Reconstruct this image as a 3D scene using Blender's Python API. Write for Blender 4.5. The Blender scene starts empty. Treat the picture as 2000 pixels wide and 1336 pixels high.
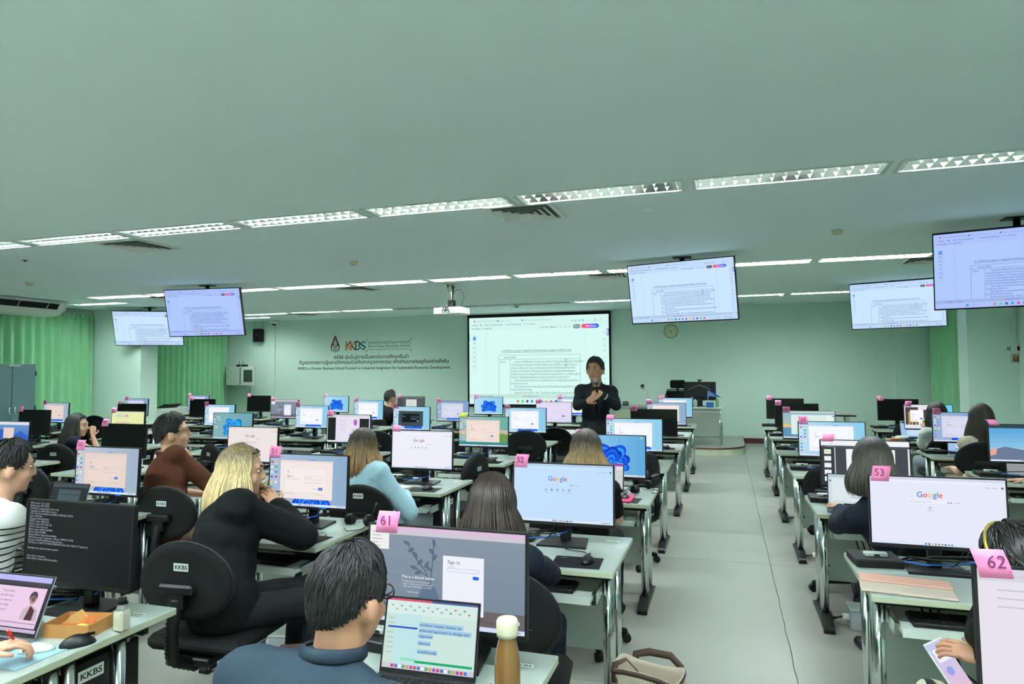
import bpy, bmesh, math, random
import numpy as np
from mathutils import Vector, Matrix, Euler, noise
random.seed(7)
R = math.radians
scene = bpy.context.scene
COL = scene.collection

# ------------------------------------------------------------------ camera
CAM_F, CAM_YAW, CAM_PITCH, CAM_ROLL, CAM_H = 1307.8, .3081, .0414, -.0075, 1.65
def cam_basis():
    cy, sy, cp, sp = math.cos(CAM_YAW), math.sin(CAM_YAW), math.cos(CAM_PITCH), math.sin(CAM_PITCH)
    f = Vector((-sy*cp, cy*cp, sp)); r = Vector((cy, sy, 0)); u = r.cross(f)
    c, s = math.cos(CAM_ROLL), math.sin(CAM_ROLL)
    return r*c + u*s, u*c - r*s, f
_r, _u, _f = cam_basis()
cd = bpy.data.cameras.new('camera'); cam = bpy.data.objects.new('camera', cd); COL.objects.link(cam)
m = Matrix((_r, _u, -_f)).transposed().to_4x4(); m.translation = (0, 0, CAM_H)
cam.matrix_world = m
cd.sensor_width = 36; cd.lens = CAM_F/2000*36; cd.clip_start = .05; cd.clip_end = 100
scene.camera = cam

# ------------------------------------------------------------------ world, exposure
w = bpy.data.worlds.new('world'); scene.world = w; w.use_nodes = True
w.node_tree.nodes['Background'].inputs[0].default_value = (.75, .85, .85, 1)
w.node_tree.nodes['Background'].inputs[1].default_value = .25
vs = scene.view_settings
vs.view_transform = 'Standard'; vs.look = 'None'; vs.exposure = 0.0; vs.gamma = 1; vs.use_curve_mapping = False
TUBE_POWER = 392.0           # emission strength of the fluorescent tubes

# ------------------------------------------------------------------ colours and materials
def lin(c):
    if isinstance(c, str):
        c = tuple(int(c[i:i+2], 16)/255 for i in (0, 2, 4))
    return tuple(x/12.92 if x <= .04045 else ((x+.055)/1.055)**2.4 for x in c[:3]) + (1.0,)
MATS = {}
def mat(name, col=None, rough=.5, metal=0, emit=None, estr=1, var=0, vscale=8, stretch=None, bump=0, bscale=60, spec=.5, coat=0, alpha=1, trans=0, sheen=0, sss=0):
    if name in MATS: return MATS[name]
    m = bpy.data.materials.new(name); m.use_nodes = True; MATS[name] = m
    nt = m.node_tree; b = nt.nodes['Principled BSDF']
    c = lin(col) if col is not None else (0, 0, 0, 1)
    b.inputs['Base Color'].default_value = c
    b.inputs['Roughness'].default_value = rough; b.inputs['Metallic'].default_value = metal
    b.inputs['Specular IOR Level'].default_value = spec
    b.inputs['Coat Weight'].default_value = coat
    b.inputs['Alpha'].default_value = alpha; b.inputs['Transmission Weight'].default_value = trans
    b.inputs['Sheen Weight'].default_value = sheen; b.inputs['Subsurface Weight'].default_value = sss
    if sss: b.inputs['Subsurface Radius'].default_value = (.012, .005, .003)
    if emit is not None:
        b.inputs['Emission Color'].default_value = lin(emit); b.inputs['Emission Strength'].default_value = estr
    if var or bump:
        tc = nt.nodes.new('ShaderNodeTexCoord'); mp = nt.nodes.new('ShaderNodeMapping')
        nt.links.new(tc.outputs['Object'], mp.inputs[0])
        if stretch: mp.inputs['Scale'].default_value = stretch
    if var:
        n = nt.nodes.new('ShaderNodeTexNoise'); n.inputs['Scale'].default_value = vscale; n.inputs['Detail'].default_value = 5
        nt.links.new(mp.outputs[0], n.inputs['Vector'])
        mr = nt.nodes.new('ShaderNodeMapRange'); mr.inputs[1].default_value = .25; mr.inputs[2].default_value = .75
        mr.inputs[3].default_value = 1-var; mr.inputs[4].default_value = 1+var
        nt.links.new(n.outputs['Fac'], mr.inputs[0])
        mx = nt.nodes.new('ShaderNodeVectorMath'); mx.operation = 'SCALE'; mx.inputs[0].default_value = c[:3]
        nt.links.new(mr.outputs[0], mx.inputs['Scale']); nt.links.new(mx.outputs[0], b.inputs['Base Color'])
    if bump:
        n = nt.nodes.new('ShaderNodeTexNoise'); n.inputs['Scale'].default_value = bscale; n.inputs['Detail'].default_value = 3
        nt.links.new(mp.outputs[0], n.inputs['Vector'])
        bp = nt.nodes.new('ShaderNodeBump'); bp.inputs['Strength'].default_value = bump; bp.inputs['Distance'].default_value = .01
        nt.links.new(n.outputs['Fac'], bp.inputs['Height']); nt.links.new(bp.outputs[0], b.inputs['Normal'])
    return m
def attr_mat(name, emissive, rough=.35, gain=1.0):
    """colour read from the print layer of the mesh: a lit screen, or ink on a surface"""
    if name in MATS: return MATS[name]
    m = bpy.data.materials.new(name); m.use_nodes = True; MATS[name] = m
    nt = m.node_tree; b = nt.nodes['Principled BSDF']
    a = nt.nodes.new('ShaderNodeAttribute'); a.attribute_name = 'ink'
    b.inputs['Roughness'].default_value = rough
    if emissive:
        b.inputs['Base Color'].default_value = (.004, .004, .004, 1); b.inputs['Specular IOR Level'].default_value = .12
        nt.links.new(a.outputs['Color'], b.inputs['Emission Color']); b.inputs['Emission Strength'].default_value = gain
    else:
        nt.links.new(a.outputs['Color'], b.inputs['Base Color'])
    return m

# ------------------------------------------------------------------ mesh building
class MB:
    def __init__(s): s.v = []; s.f = []; s.mi = []; s.cur = 0; s.smooth = False; s.sm = []
    def add(s, vs, fs, smooth=None):
        o = len(s.v); s.v += [tuple(p) for p in vs]; s.f += [tuple(i+o for i in f) for f in fs]
        s.mi += [s.cur]*len(fs); s.sm += [s.smooth if smooth is None else smooth]*len(fs); return s
    def box(s, x0, x1, y0, y1, z0, z1):
        return s.add([(x0,y0,z0),(x1,y0,z0),(x1,y1,z0),(x0,y1,z0),(x0,y0,z1),(x1,y0,z1),(x1,y1,z1),(x0,y1,z1)],
                     [(0,3,2,1),(4,5,6,7),(0,1,5,4),(1,2,6,5),(2,3,7,6),(3,0,4,7)], False)
    def cbox(s, x0, x1, y0, y1, z0, z1, c=.006, sides=None):
        """box with chamfered edges; sides = material slot of the vertical faces"""
        bm = bmesh.new(); bmesh.ops.create_cube(bm, size=1)
        for v in bm.verts: v.co = Vector(((x0+x1)/2+v.co.x*(x1-x0), (y0+y1)/2+v.co.y*(y1-y0), (z0+z1)/2+v.co.z*(z1-z0)))
        bmesh.ops.bevel(bm, geom=bm.edges[:], offset=c, segments=1, affect='EDGES', profile=.5)
        bm.normal_update(); bm.verts.ensure_lookup_table()
        o = len(s.v); s.v += [tuple(v.co) for v in bm.verts]
        for f in bm.faces:
            s.f.append(tuple(v.index+o for v in f.verts)); s.sm.append(False)
            s.mi.append(sides if (sides is not None and f.normal.z < .5) else s.cur)
        bm.free(); return s
    def ring_tube(s, pts, rad, n=8, caps=True, smooth=True, flat=None):
        """swept tube; rad a number or list; flat=(a,b) squashes the section"""
        pts = [Vector(p) for p in pts]; k = len(pts)
        rad = rad if isinstance(rad, (list, tuple)) else [rad]*k
        vs = []; up = None
        for i, p in enumerate(pts):
            t = (pts[min(i+1, k-1)]-pts[max(i-1, 0)])
            t = t.normalized() if t.length > 1e-9 else Vector((0, 0, 1))
            if up is None:
                up = Vector((0, 0, 1)) if abs(t.z) < .9 else Vector((1, 0, 0))
            a = t.cross(up)
            if a.length < 1e-6: a = t.cross(Vector((.3, 1, .2)))
            a.normalize(); b = a.cross(t).normalized(); up = b
            fa, fb = flat or (1, 1)
            for j in range(n):
                an = 2*math.pi*j/n
                vs.append(p + (a*math.cos(an)*fa + b*math.sin(an)*fb)*rad[i])
        fs = [(i*n+j, i*n+(j+1) % n, (i+1)*n+(j+1) % n, (i+1)*n+j) for i in range(k-1) for j in range(n)]
        s.add(vs, fs, smooth)
        if caps:
            s.add(vs[:n], [tuple(range(n))], False); s.add(vs[-n:], [tuple(reversed(range(n)))], False)
        return s
    def cyl(s, p0, p1, r, n=12, r1=None): return s.ring_tube([p0, p1], [r, r if r1 is None else r1], n)
    def lathe(s, prof, n=16, c=(0, 0, 0), smooth=True):
        vs = [(c[0]+r*math.cos(2*math.pi*j/n), c[1]+r*math.sin(2*math.pi*j/n), c[2]+z) for r, z in prof for j in range(n)]
        k = len(prof)
        fs = [(i*n+j, i*n+(j+1) % n, (i+1)*n+(j+1) % n, (i+1)*n+j) for i in range(k-1) for j in range(n)]
        if prof[0][0] > 1e-5: fs.append(tuple(reversed(range(n))))
        if prof[-1][0] > 1e-5: fs.append(tuple((k-1)*n+j for j in range(n)))
        return s.add(vs, fs, smooth)
    def prism(s, poly, axis, a, b, smooth=False):
        """polygon of (u,v) swept along an axis; axis x: (y,z), y: (x,z), z: (x,y)"""
        def P(u, v, t): return {'x': (t, u, v), 'y': (u, t, v), 'z': (u, v, t)}[axis]
        n = len(poly); vs = [P(u, v, a) for u, v in poly]+[P(u, v, b) for u, v in poly]
        fs = [tuple(range(n)), tuple(n+i for i in reversed(range(n)))]+[((i+1) % n, i, n+i, n+(i+1) % n) for i in range(n)]
        return s.add(vs, fs, smooth)
    def ell(s, c, r, n=16, m=10, rot=None):
        vs = []; fs = []
        for i in range(m+1):
            ph = math.pi*i/m
            for j in range(n):
                th = 2*math.pi*j/n
                p = Vector((r[0]*math.sin(ph)*math.cos(th), r[1]*math.sin(ph)*math.sin(th), r[2]*math.cos(ph)))
                if rot: p = rot @ p
                vs.append(p+Vector(c))
        for i in range(m):
            for j in range(n): fs.append((i*n+j, (i+1)*n+j, (i+1)*n+(j+1) % n, i*n+(j+1) % n))
        return s.add(vs, fs, True)
    def mesh(s, name, mats=None):
        me = bpy.data.meshes.new(name); me.from_pydata(s.v, [], s.f); 
        for m in (mats or []): me.materials.append(m)
        me.polygons.foreach_set('material_index', s.mi); me.polygons.foreach_set('use_smooth', s.sm)
        bm = bmesh.new(); bm.from_mesh(me); bmesh.ops.remove_doubles(bm, verts=bm.verts, dist=1e-6); bmesh.ops.recalc_face_normals(bm, faces=bm.faces); bm.to_mesh(me); bm.free()
        me.update(); return me

def obj(name, mb, mats, parent=None, loc=None, rot=None, label=None):
    me = mb if isinstance(mb, bpy.types.Mesh) else mb.mesh(name, mats if isinstance(mats, list) else [mats])
    o = bpy.data.objects.new(name, me); COL.objects.link(o)
    if loc is not None: o.location = loc
    if rot is not None: o.rotation_euler = rot
    if parent is not None: o.parent = parent
    if label: o['label'] = label
    return o
def tag(o, label, cat, group=None):
    o['label'] = label; o['category'] = cat
    if group: o['group'] = group
    return o
def thing(name, label, cat, loc=(0, 0, 0), rotz=0, group=None):
    o = bpy.data.objects.new(name, None); COL.objects.link(o); o.empty_display_size = .1
    o.location = loc; o.rotation_euler = (0, 0, rotz)
    return tag(o, label, cat, group)
def struct(name, mb, mats, parent=None):
    o = obj(name, mb, mats, parent)
    if parent is None: o['kind'] = 'structure'
    return o
def copy_tree(root, parent=None, loc=None, rotz=None):
    c = root.copy(); COL.objects.link(c)
    if parent is not None: c.parent = parent
    if loc is not None: c.location = loc
    if rotz is not None: c.rotation_euler = (0, 0, rotz)
    for ch in list(root.children): copy_tree(ch, c)
    return c

# ------------------------------------------------------------------ flat print: screens, labels, lettering
def text_mesh(s, size, align='LEFT', bold=0, res=2):
    cu = bpy.data.curves.new('t', 'FONT'); cu.body = s; cu.size = size; cu.align_x = align; cu.resolution_u = res
    cu.offset = bold*size
    o = bpy.data.objects.new('t', cu); COL.objects.link(o)
    dg = bpy.context.evaluated_depsgraph_get()
    me = bpy.data.meshes.new_from_object(o.evaluated_get(dg))
    n = len(me.vertices); co = np.empty(n*3); me.vertices.foreach_get('co', co); co = co.reshape(-1, 3)
    fs = [tuple(p.vertices) for p in me.polygons]
    bpy.data.objects.remove(o); bpy.data.curves.remove(cu); bpy.data.meshes.remove(me)
    return co, fs
class Canvas:
    """print drawn in x right, y DOWN from the top-left corner, in metres, laid out on the local XZ plane facing -Y"""
    def __init__(s, W, H, dz=.00012): s.W, s.H, s.dz = W, H, dz; s.v = []; s.f = []; s.c = []; s.layer = 0
    def _put(s, pts, faces, col):
        o = len(s.v); y = -s.dz*s.layer
        s.v += [(x-s.W/2, y, s.H/2-t) for x, t in pts]; s.f += [tuple(i+o for i in f) for f in faces]; s.c += [col]*len(faces)
    def up(s): s.layer += 1; return s
    def rect(s, x0, y0, x1, y1, col): s._put([(x0, y0), (x0, y1), (x1, y1), (x1, y0)], [(0, 1, 2, 3)], lin(col)); return s
    def poly(s, pts, col): s._put(pts, [tuple(range(len(pts)))], lin(col)); return s
    def rrect(s, x0, y0, x1, y1, r, col, n=5):
        P = []
        for cx, cy, a0 in ((x1-r, y0+r, -90), (x1-r, y1-r, 0), (x0+r, y1-r, 90), (x0+r, y0+r, 180)):
            P += [(cx+r*math.cos(R(a0+90*i/n)), cy+r*math.sin(R(a0+90*i/n))) for i in range(n+1)]
        return s.poly(P, col)
    def disc(s, x, y, r, col, n=12, ry=None, rot=0):
        ry = ry or r; c, q = math.cos(rot), math.sin(rot)
        return s.poly([(x+r*math.cos(2*math.pi*i/n)*c-ry*math.sin(2*math.pi*i/n)*q, y+r*math.cos(2*math.pi*i/n)*q+ry*math.sin(2*math.pi*i/n)*c) for i in range(n)], col)
    def frame(s, x0, y0, x1, y1, t, col):
        s.rect(x0, y0, x1, y0+t, col); s.rect(x0, y1-t, x1, y1, col); s.rect(x0, y0, x0+t, y1, col); s.rect(x1-t, y0, x1, y1, col); return s
    def line(s, pts, t, col):
        for (ax, ay), (bx, by) in zip(pts, pts[1:]):
            dx, dy = bx-ax, by-ay; L = math.hypot(dx, dy) or 1; nx, ny = -dy/L*t/2, dx/L*t/2
            s.poly([(ax+nx, ay+ny), (bx+nx, by+ny), (bx-nx, by-ny), (ax-nx, ay-ny)], col)
        return s
    def grad(s, x0, y0, x1, y1, ca, cb, n=8, horiz=False):
        for i in range(n):
            t = (i+.5)/n; c = tuple(a+(b-a)*t for a, b in zip(ca, cb))
            if horiz: s.rect(x0+(x1-x0)*i/n, y0, x0+(x1-x0)*(i+1)/n, y1, c)
            else: s.rect(x0, y0+(y1-y0)*i/n, x1, y0+(y1-y0)*(i+1)/n, c)
        return s
    def text(s, x, y, size, st, col, align='LEFT', bold=0, res=2, width=None, uni=False):
        co, fs = text_mesh(st, size, align, bold, res)
        if len(co) == 0: return s
        k = 1.0
        if width: k = width/max(1e-6, co[:, 0].max()-co[:, 0].min())
        ky = k if uni else 1.0
        s._put([(x+p[0]*k, y-p[1]*ky) for p in co], fs, lin(col)); return s
    def mesh(s, name, m):
        me = bpy.data.meshes.new(name); me.from_pydata(s.v, [], s.f); me.materials.append(m)
        at = me.attributes.new('ink', 'FLOAT_COLOR', 'FACE')
        at.data.foreach_set('color', np.array(s.c, dtype=np.float32).ravel()); me.update(); return me
INK = attr_mat('printed_ink', False, .6)
GLOW = attr_mat('lit_screen', True, .3, 1.0)
GLOWP = attr_mat('projected_picture', True, .9, 1.0)
ROWN = {1: 'front row', 2: 'second row', 3: 'third row', 4: 'fourth row', 5: 'fifth row', 6: 'sixth row', 7: 'rearmost row'}
def where(r, c):
    if c <= 7:
        k = 8-c; s = {1: 'beside the aisle', 2: 'second from the aisle', 3: 'third from the aisle', 4: 'fourth from the aisle', 5: 'fifth from the aisle', 6: 'sixth from the aisle', 7: 'seventh from the aisle'}[k]
        return '%s, %s, wide block' % (ROWN[r], s)
    return '%s, %s, narrow block' % (ROWN[r], 'beside the aisle' if c == 8 else 'second from the aisle')
# ------------------------------------------------------------------ palette
M_wall = mat('mint_wall_paint', (.86, .955, .905), .85, var=.02, vscale=1.2, bump=.03, bscale=220)
M_ceil = mat('ceiling_paint', (.905, .978, .975), .9, var=.015, vscale=.8)
M_slab = mat('terrazzo_floor', (.605, .61, .57), .28, var=.05, vscale=1.6, bump=.02, bscale=30, spec=.45)
M_joint = mat('floor_joint', (.42, .43, .38), .9)
M_skirt = mat('brown_skirting', (.36, .16, .13), .5)
M_white = mat('white_laminate', (.64, .685, .655), .25, spec=.5, var=.015, vscale=3)
M_cream = mat('cream_edge_band', (.70, .73, .62), .4)
M_chrome = mat('chrome', (.86, .88, .88), .16, 1, var=.03, vscale=5)
M_black = mat('black_plastic', (.045, .05, .053), .45, spec=.3, bump=.03, bscale=300)
M_matte = mat('matte_black', (.028, .03, .032), .7, spec=.25)
M_fabric = mat('black_chair_fabric', (.05, .058, .057), .9, spec=.2, bump=.25, bscale=420)
M_grey = mat('grey_board', (.62, .66, .62), .6, var=.03, vscale=4)
M_lgrey = mat('light_grey_metal', (.78, .82, .79), .4)
M_steel = mat('blue_grey_steel', (.37, .48, .50), .42, var=.03, vscale=5, bump=.02, bscale=300)
M_plastic = mat('white_plastic', (.86, .89, .85), .4)
M_ivory = mat('ivory_plastic', (.80, .80, .66), .5)
M_curtain = mat('green_curtain', (.62, .88, .67), .75, var=.06, vscale=3, bump=.05, bscale=200, sheen=.3)
M_pink = mat('pink_sticky_paper', (1.0, .56, .76), .7)
M_tube = mat('fluorescent_tube', (.9, .95, .92), .5, emit=(.925, .975, .985), estr=TUBE_POWER)
M_tubed = mat('dimmed_fluorescent_tube', (.9, .95, .92), .5, emit=(.925, .975, .985), estr=TUBE_POWER*.38)  # strength lowered to even out the light on the front wall and pillar
M_tubeo = mat('unlit_fluorescent_tube', (.85, .88, .87), .4)
M_refl = mat('mirror_louver', (.93, .95, .95), .12, 1)
M_blade = mat('satin_louver_blade', (.80, .83, .82), .35, .55)
M_trough = mat('white_trough', (.93, .95, .93), .35)
M_blue = mat('blue_network_cable', (.12, .40, .80), .5)
M_off = mat('switched_off_screen', (.028, .03, .032), .3, spec=.2)
M_silver = mat('silver_aluminium', (.70, .72, .73), .32, .9)

# ------------------------------------------------------------------ the room
XL, XR, YB, YF, ZC = -13.45, 4.08, -3.6, 15.66, 3.047
fl = struct('floor', MB().box(XL-.2, XR+.2, YB-.2, YF+.2, -.12, -.012), M_joint)
xs = [XL-.2]+[.327+2.5*k for k in range(-5, 2)]+[XR+.2]; ys = [YB-.2]+[11.07+2.5*k for k in range(-5, 2)]+[YF+.2]
slabs = {}
def slab_rows(x0, x1, y0, y1):
    g = .0022
    # slightly irregular edges: the joint between the slabs is chipped
    n = 28; P = []
    def edge(ax, ay, bx, by, wob):
        for i in range(n):
            t = i/n; q = noise.noise(Vector((ax+(bx-ax)*t, ay+(by-ay)*t, .3))*7)*wob
            P.append((ax+(bx-ax)*t+(q if ax == bx else 0), ay+(by-ay)*t+(q if ay == by else 0)))
    edge(x0+g, y0+g, x1-g, y0+g, .004); edge(x1-g, y0+g, x1-g, y1-g, .009); edge(x1-g, y1-g, x0+g, y1-g, .004); edge(x0+g, y1-g, x0+g, y0+g, .009)
    return P
for i in range(len(xs)-1):
    for j in range(len(ys)-1):
        obj('floor_slab', MB().prism(slab_rows(xs[i], xs[i+1], ys[j], ys[j+1]), 'z', -.012, 0), M_slab, fl)
wf = struct('wall_front', MB().box(XL-.2, XR+.2, YF, YF+.2, 0, ZC+.2), M_wall)
struct('wall_back', MB().box(XL-.2, XR+.2, YB-.2, YB, 0, ZC+.2), M_wall)
struct('wall_left', MB().box(XL-.2, XL, YB, YF, 0, ZC+.2), M_wall)
struct('wall_right', MB().box(XR, XR+.2, YB, YF, 0, ZC+.2), M_wall)
struct('trim_1', MB().box(XL, -12.04, 11.36, 11.81, 0, ZC), M_wall)      # left pillar
struct('trim_2', MB().box(3.436, XR, 11.551, 11.964, 0, ZC), M_wall)    # right pillar
struct('trim_3', MB().box(XL, -11.8, 3.2, 3.63, 0, ZC), M_wall)
struct('trim_4', MB().box(3.436, XR, 3.6, 4.0, 0, ZC), M_wall)
struct('trim_5', MB().box(3.366, XR, YF-.05, YF, 0, ZC), M_wall)        # pilaster at the front right corner
struct('trim_6', MB().box(-12.03, -11.85, YF-.04, YF, 0, ZC), M_wall)   # pilaster by the dome camera
struct('trim_7', MB().box(-12.66, -12.60, YF-.025, YF, 1.2, ZC), M_wall)
struct('baseboard_front', MB().box(.36, XR, YF-.02, YF, 0, .11), M_skirt)
struct('baseboard_right', MB().box(XR-.02, XR, 4.0, 11.551, 0, .11).box(3.42, 3.44, 11.55, 11.96, 0, .11), M_skirt)

# light rows: the ceiling board is cut where the fixtures sit
FIX_L, FIX_W, FIX_P = 1.31, .30, 1.385
rows = {5.22: (-7.3, 4), 9.5: (-10.63, 4), 13.62: (-10.45, 4), .95: (-7.3, 4), -2.6: (-7.3, 4)}
fix = []
for y, (x, xe) in rows.items():
    x0 = 0.45-FIX_P*round((0.45-x)/FIX_P)
    k = x0
    while k+FIX_L/2 < 3.7:
        fix.append((k, y)); k += FIX_P
fix += [(-12.08, 10.32), (-11.83, 14.48)]
holes = sorted((y-FIX_W/2, y+FIX_W/2, x-FIX_L/2, x+FIX_L/2) for x, y in fix)
bands = {}
for y0, y1, x0, x1 in holes: bands.setdefault((round(y0, 4), round(y1, 4)), []).append((x0, x1))
ylast = YB-.2; cb = MB()
for (y0, y1), spans in sorted(bands.items()):
    cb.box(XL-.2, XR+.2, ylast, y0, ZC, ZC+.02); x = XL-.2
    for a, b in sorted(spans): cb.box(x, a, y0, y1, ZC, ZC+.02); x = b
    cb.box(x, XR+.2, y0, y1, ZC, ZC+.02); ylast = y1
cb.box(XL-.2, XR+.2, ylast, YF+.2, ZC, ZC+.02)
ceil = struct('ceiling', cb, M_ceil)
obj('slab_above', MB().box(XL-.2, XR+.2, YB-.2, YF+.2, ZC+.14, ZC+.24), M_ceil, ceil)

def make_fixture(detail, tube=None):
    tube = tube or M_tube; tz, bh, bw, s0, s1 = (.066, .05, .024, .002, .052) if detail else (.042, .029, .018, .016, .030)
    L, W = FIX_L, FIX_W
    root = thing('ceiling_light', '', 'ceiling light')
    fr = MB(); t = .014
    fr.box(-L/2-.012, L/2+.012, -W/2-.012, -W/2+t, -.006, .0); fr.box(-L/2-.012, L/2+.012, W/2-t, W/2+.012, -.006, .0)
    fr.box(-L/2-.012, -L/2+t, -W/2+t, W/2-t, -.006, 0); fr.box(L/2-t, L/2+.012, -W/2+t, W/2-t, -.006, 0)
    obj('frame', fr, M_lgrey, root)
    hs = MB(); d = .1
    hs.box(-L/2, L/2, -W/2, W/2, d, d+.004); hs.box(-L/2, L/2, -W/2, -W/2+.003, 0, d); hs.box(-L/2, L/2, W/2-.003, W/2, 0, d)
    hs.box(-L/2, -L/2+.003, -W/2, W/2, 0, d); hs.box(L/2-.003, L/2, -W/2, W/2, 0, d)
    obj('housing', hs, M_trough, root)
    for s in (-1, 1):
        y = s*W/4
        obj('tube', MB().cyl((-L/2+.04, y, tz), (L/2-.04, y, tz), .012, 8), tube, root)
    sp = MB()
    for yc in (-W/2+.004, 0, W/2-.004):
        sp.prism([(yc-s1*.4 if yc > -.1 else yc, s1), (yc, s0), (yc+s1*.4 if yc < .1 else yc, s1)], 'x', -L/2+.006, L/2-.006)
    obj('side_reflector', sp, M_refl, root)
    n = 15; bl = MB().prism([(-bw, bh), (0, .003), (bw, bh)], 'y', -W/2+.01, W/2-.01).mesh('louver_blade', [M_blade])
    if detail:
        for i in range(n): obj('louver_blade', bl, None, root, ((i-(n-1)/2)*L/n, 0, 0))
    else:
        mb = MB()
        for i in range(n):
            x = (i-(n-1)/2)*L/n; mb.prism([(x-bw, bh), (x, .003), (x+bw, bh)], 'y', -W/2+.01, W/2-.01)
        obj('louver_blades', mb, M_blade, root)
    return root
FA, FB, FD, FO = make_fixture(True), make_fixture(False), make_fixture(False, M_tubed), make_fixture(False, M_tubeo); used = set()
rowname = {5.22: 'row nearest the projector from behind, above the rear desks', 9.5: 'middle light row passing the projector mount', 13.62: 'light row closest to the projection screen'}
cnt = {}
for x, y in fix:
    front = y == 13.62
    pr = FA if y == 5.22 else FD if (y in (10.32, 14.48) or (front and (x < -7.2 or -2.9 < x < -1.6 or x > .2))) else FO if front else FB
    o = pr if pr.name not in used else copy_tree(pr); used.add(pr.name)
    o.location = (x, y, ZC)
    lab = {5.22: 'louvered fluorescent ceiling light in the row above the rear desks', 9.5: 'louvered fluorescent ceiling light in the row passing the projector mount',
           13.62: 'louvered fluorescent ceiling light in the row nearest the projection screen', .95: 'louvered fluorescent ceiling light in the row over the last desks',
           -2.6: 'louvered fluorescent ceiling light in the row along the rear wall'}.get(y)
    if y == 10.32: lab = 'single louvered ceiling light near the green curtain and air conditioner'
    if y == 14.48: lab = 'single louvered ceiling light in the corner by the wall loudspeaker'
    if y in rows:
        k = round((0.45+FIX_P*2-x)/FIX_P)
        lab = '%s louvered ceiling light from the switch pillar side, %s' % (('first', 'second', 'third', 'fourth', 'fifth', 'sixth', 'seventh', 'eighth', 'ninth', 'tenth', 'eleventh', 'twelfth')[k], lab.split(' in the ')[1])
    if pr is FO or (pr is not FA and any(ch.data and ch.data.materials and ch.data.materials[0] is M_tubeo for ch in o.children if ch.type == 'MESH')): lab = lab.replace('louvered', 'unlit louvered', 1)
    tag(o, lab, 'ceiling light', 'louvered ceiling lights')

# square air diffusers in the ceiling
def make_vent():
    root = thing('ceiling_vent', '', 'air vent')
    S = .30
    def fr(a, b, z0, z1): 
        return MB().add([(-a,-a,z0),(a,-a,z0),(a,a,z0),(-a,a,z0),(-b,-b,z1),(b,-b,z1),(b,b,z1),(-b,b,z1)], [(0,1,5,4),(1,2,6,5),(2,3,7,6),(3,0,4,7)], False)
    obj('frame', MB().box(-S,S,-S,-S+.04,-.012,0).box(-S,S,S-.04,S,-.012,0).box(-S,-S+.04,-S+.04,S-.04,-.012,0).box(S-.04,S,-S+.04,S-.04,-.012,0), M_plastic, root)
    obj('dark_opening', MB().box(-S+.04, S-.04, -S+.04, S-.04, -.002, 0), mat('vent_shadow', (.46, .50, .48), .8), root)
    for a in (.235, .175, .115, .055): obj('cone_blade', fr(a, a-.05, -.028, -.003), M_plastic, root)
    return root
V = make_vent()
for i, (x, y, l) in enumerate([(-6.13, 5.72, 'square ceiling vent beside the light row above the rear desks, toward the green curtain'), (-1.66, 5.66, 'square ceiling vent beside the light row above the rear desks, near the aisle'),
        (-9.9, 9.93, 'square ceiling vent next to the middle light row, over the cabinet side'), (-5.95, 9.97, 'square ceiling vent next to the middle light row, before the projector'),
        (-1.65, 9.9, 'square ceiling vent next to the middle light row, near the aisle television'), (2.55, 9.9, 'square ceiling vent next to the middle light row, by the wall switch'),
        (-9.8, 13.95, 'square ceiling vent near the front wall lettering')]):
    o = V if i == 0 else copy_tree(V); o.location = (x, y, ZC); tag(o, l, 'air vent', 'square ceiling vents')
# heat and smoke detectors
def make_det():
    root = thing('smoke_detector', '', 'detector')
    obj('base', MB().lathe([(.0, 0), (.055, 0), (.055, -.012), (0, -.012)], 16), M_ivory, root)
    obj('sensor_head', MB().lathe([(.05, -.012), (.05, -.03), (.034, -.046), (0, -.048)], 16), M_ivory, root)
    return root
Dt = make_det()
for i, (x, y, l) in enumerate([(-10.19, 7.53, 'cream detector on ceiling before the air conditioner'), (-4.5, 7.5, 'cream detector on ceiling before the projector'), (1.11, 7.45, 'cream detector on ceiling between the aisle televisions'),
        (-4.32, 13.92, 'cream detector on ceiling above the projection screen'), (1.05, 13.7, 'cream detector on ceiling above the blank front wall'), (-9.82, 13.9, 'cream detector on ceiling above the wall lettering')]):
    o = Dt if i == 0 else copy_tree(Dt); o.location = (x, y, ZC); tag(o, l, 'detector', 'ceiling detectors')
t = thing('recessed_sprinkler', 'small dark recessed fitting in the ceiling near the air conditioner', 'sprinkler', (-8.2, 6.0, ZC))
obj('ring', MB().lathe([(.03, 0), (.045, 0), (.045, -.006), (.03, -.006)], 14), M_lgrey, t); obj('core', MB().lathe([(0, -.002), (.03, -.002), (.012, -.02), (0, -.02)], 12), M_black, t)
t = thing('ceiling_plate', 'faint round blank plate on the ceiling past the vent near the aisle', 'ceiling plate', (-.63, 5.93, ZC))
obj('disc', MB().lathe([(0, 0), (.05, 0), (.046, -.008), (0, -.008)], 18), M_ceil, t); obj('screw', MB().lathe([(0, -.008), (.006, -.008), (.005, -.011), (0, -.011)], 8), M_lgrey, t)

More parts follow.
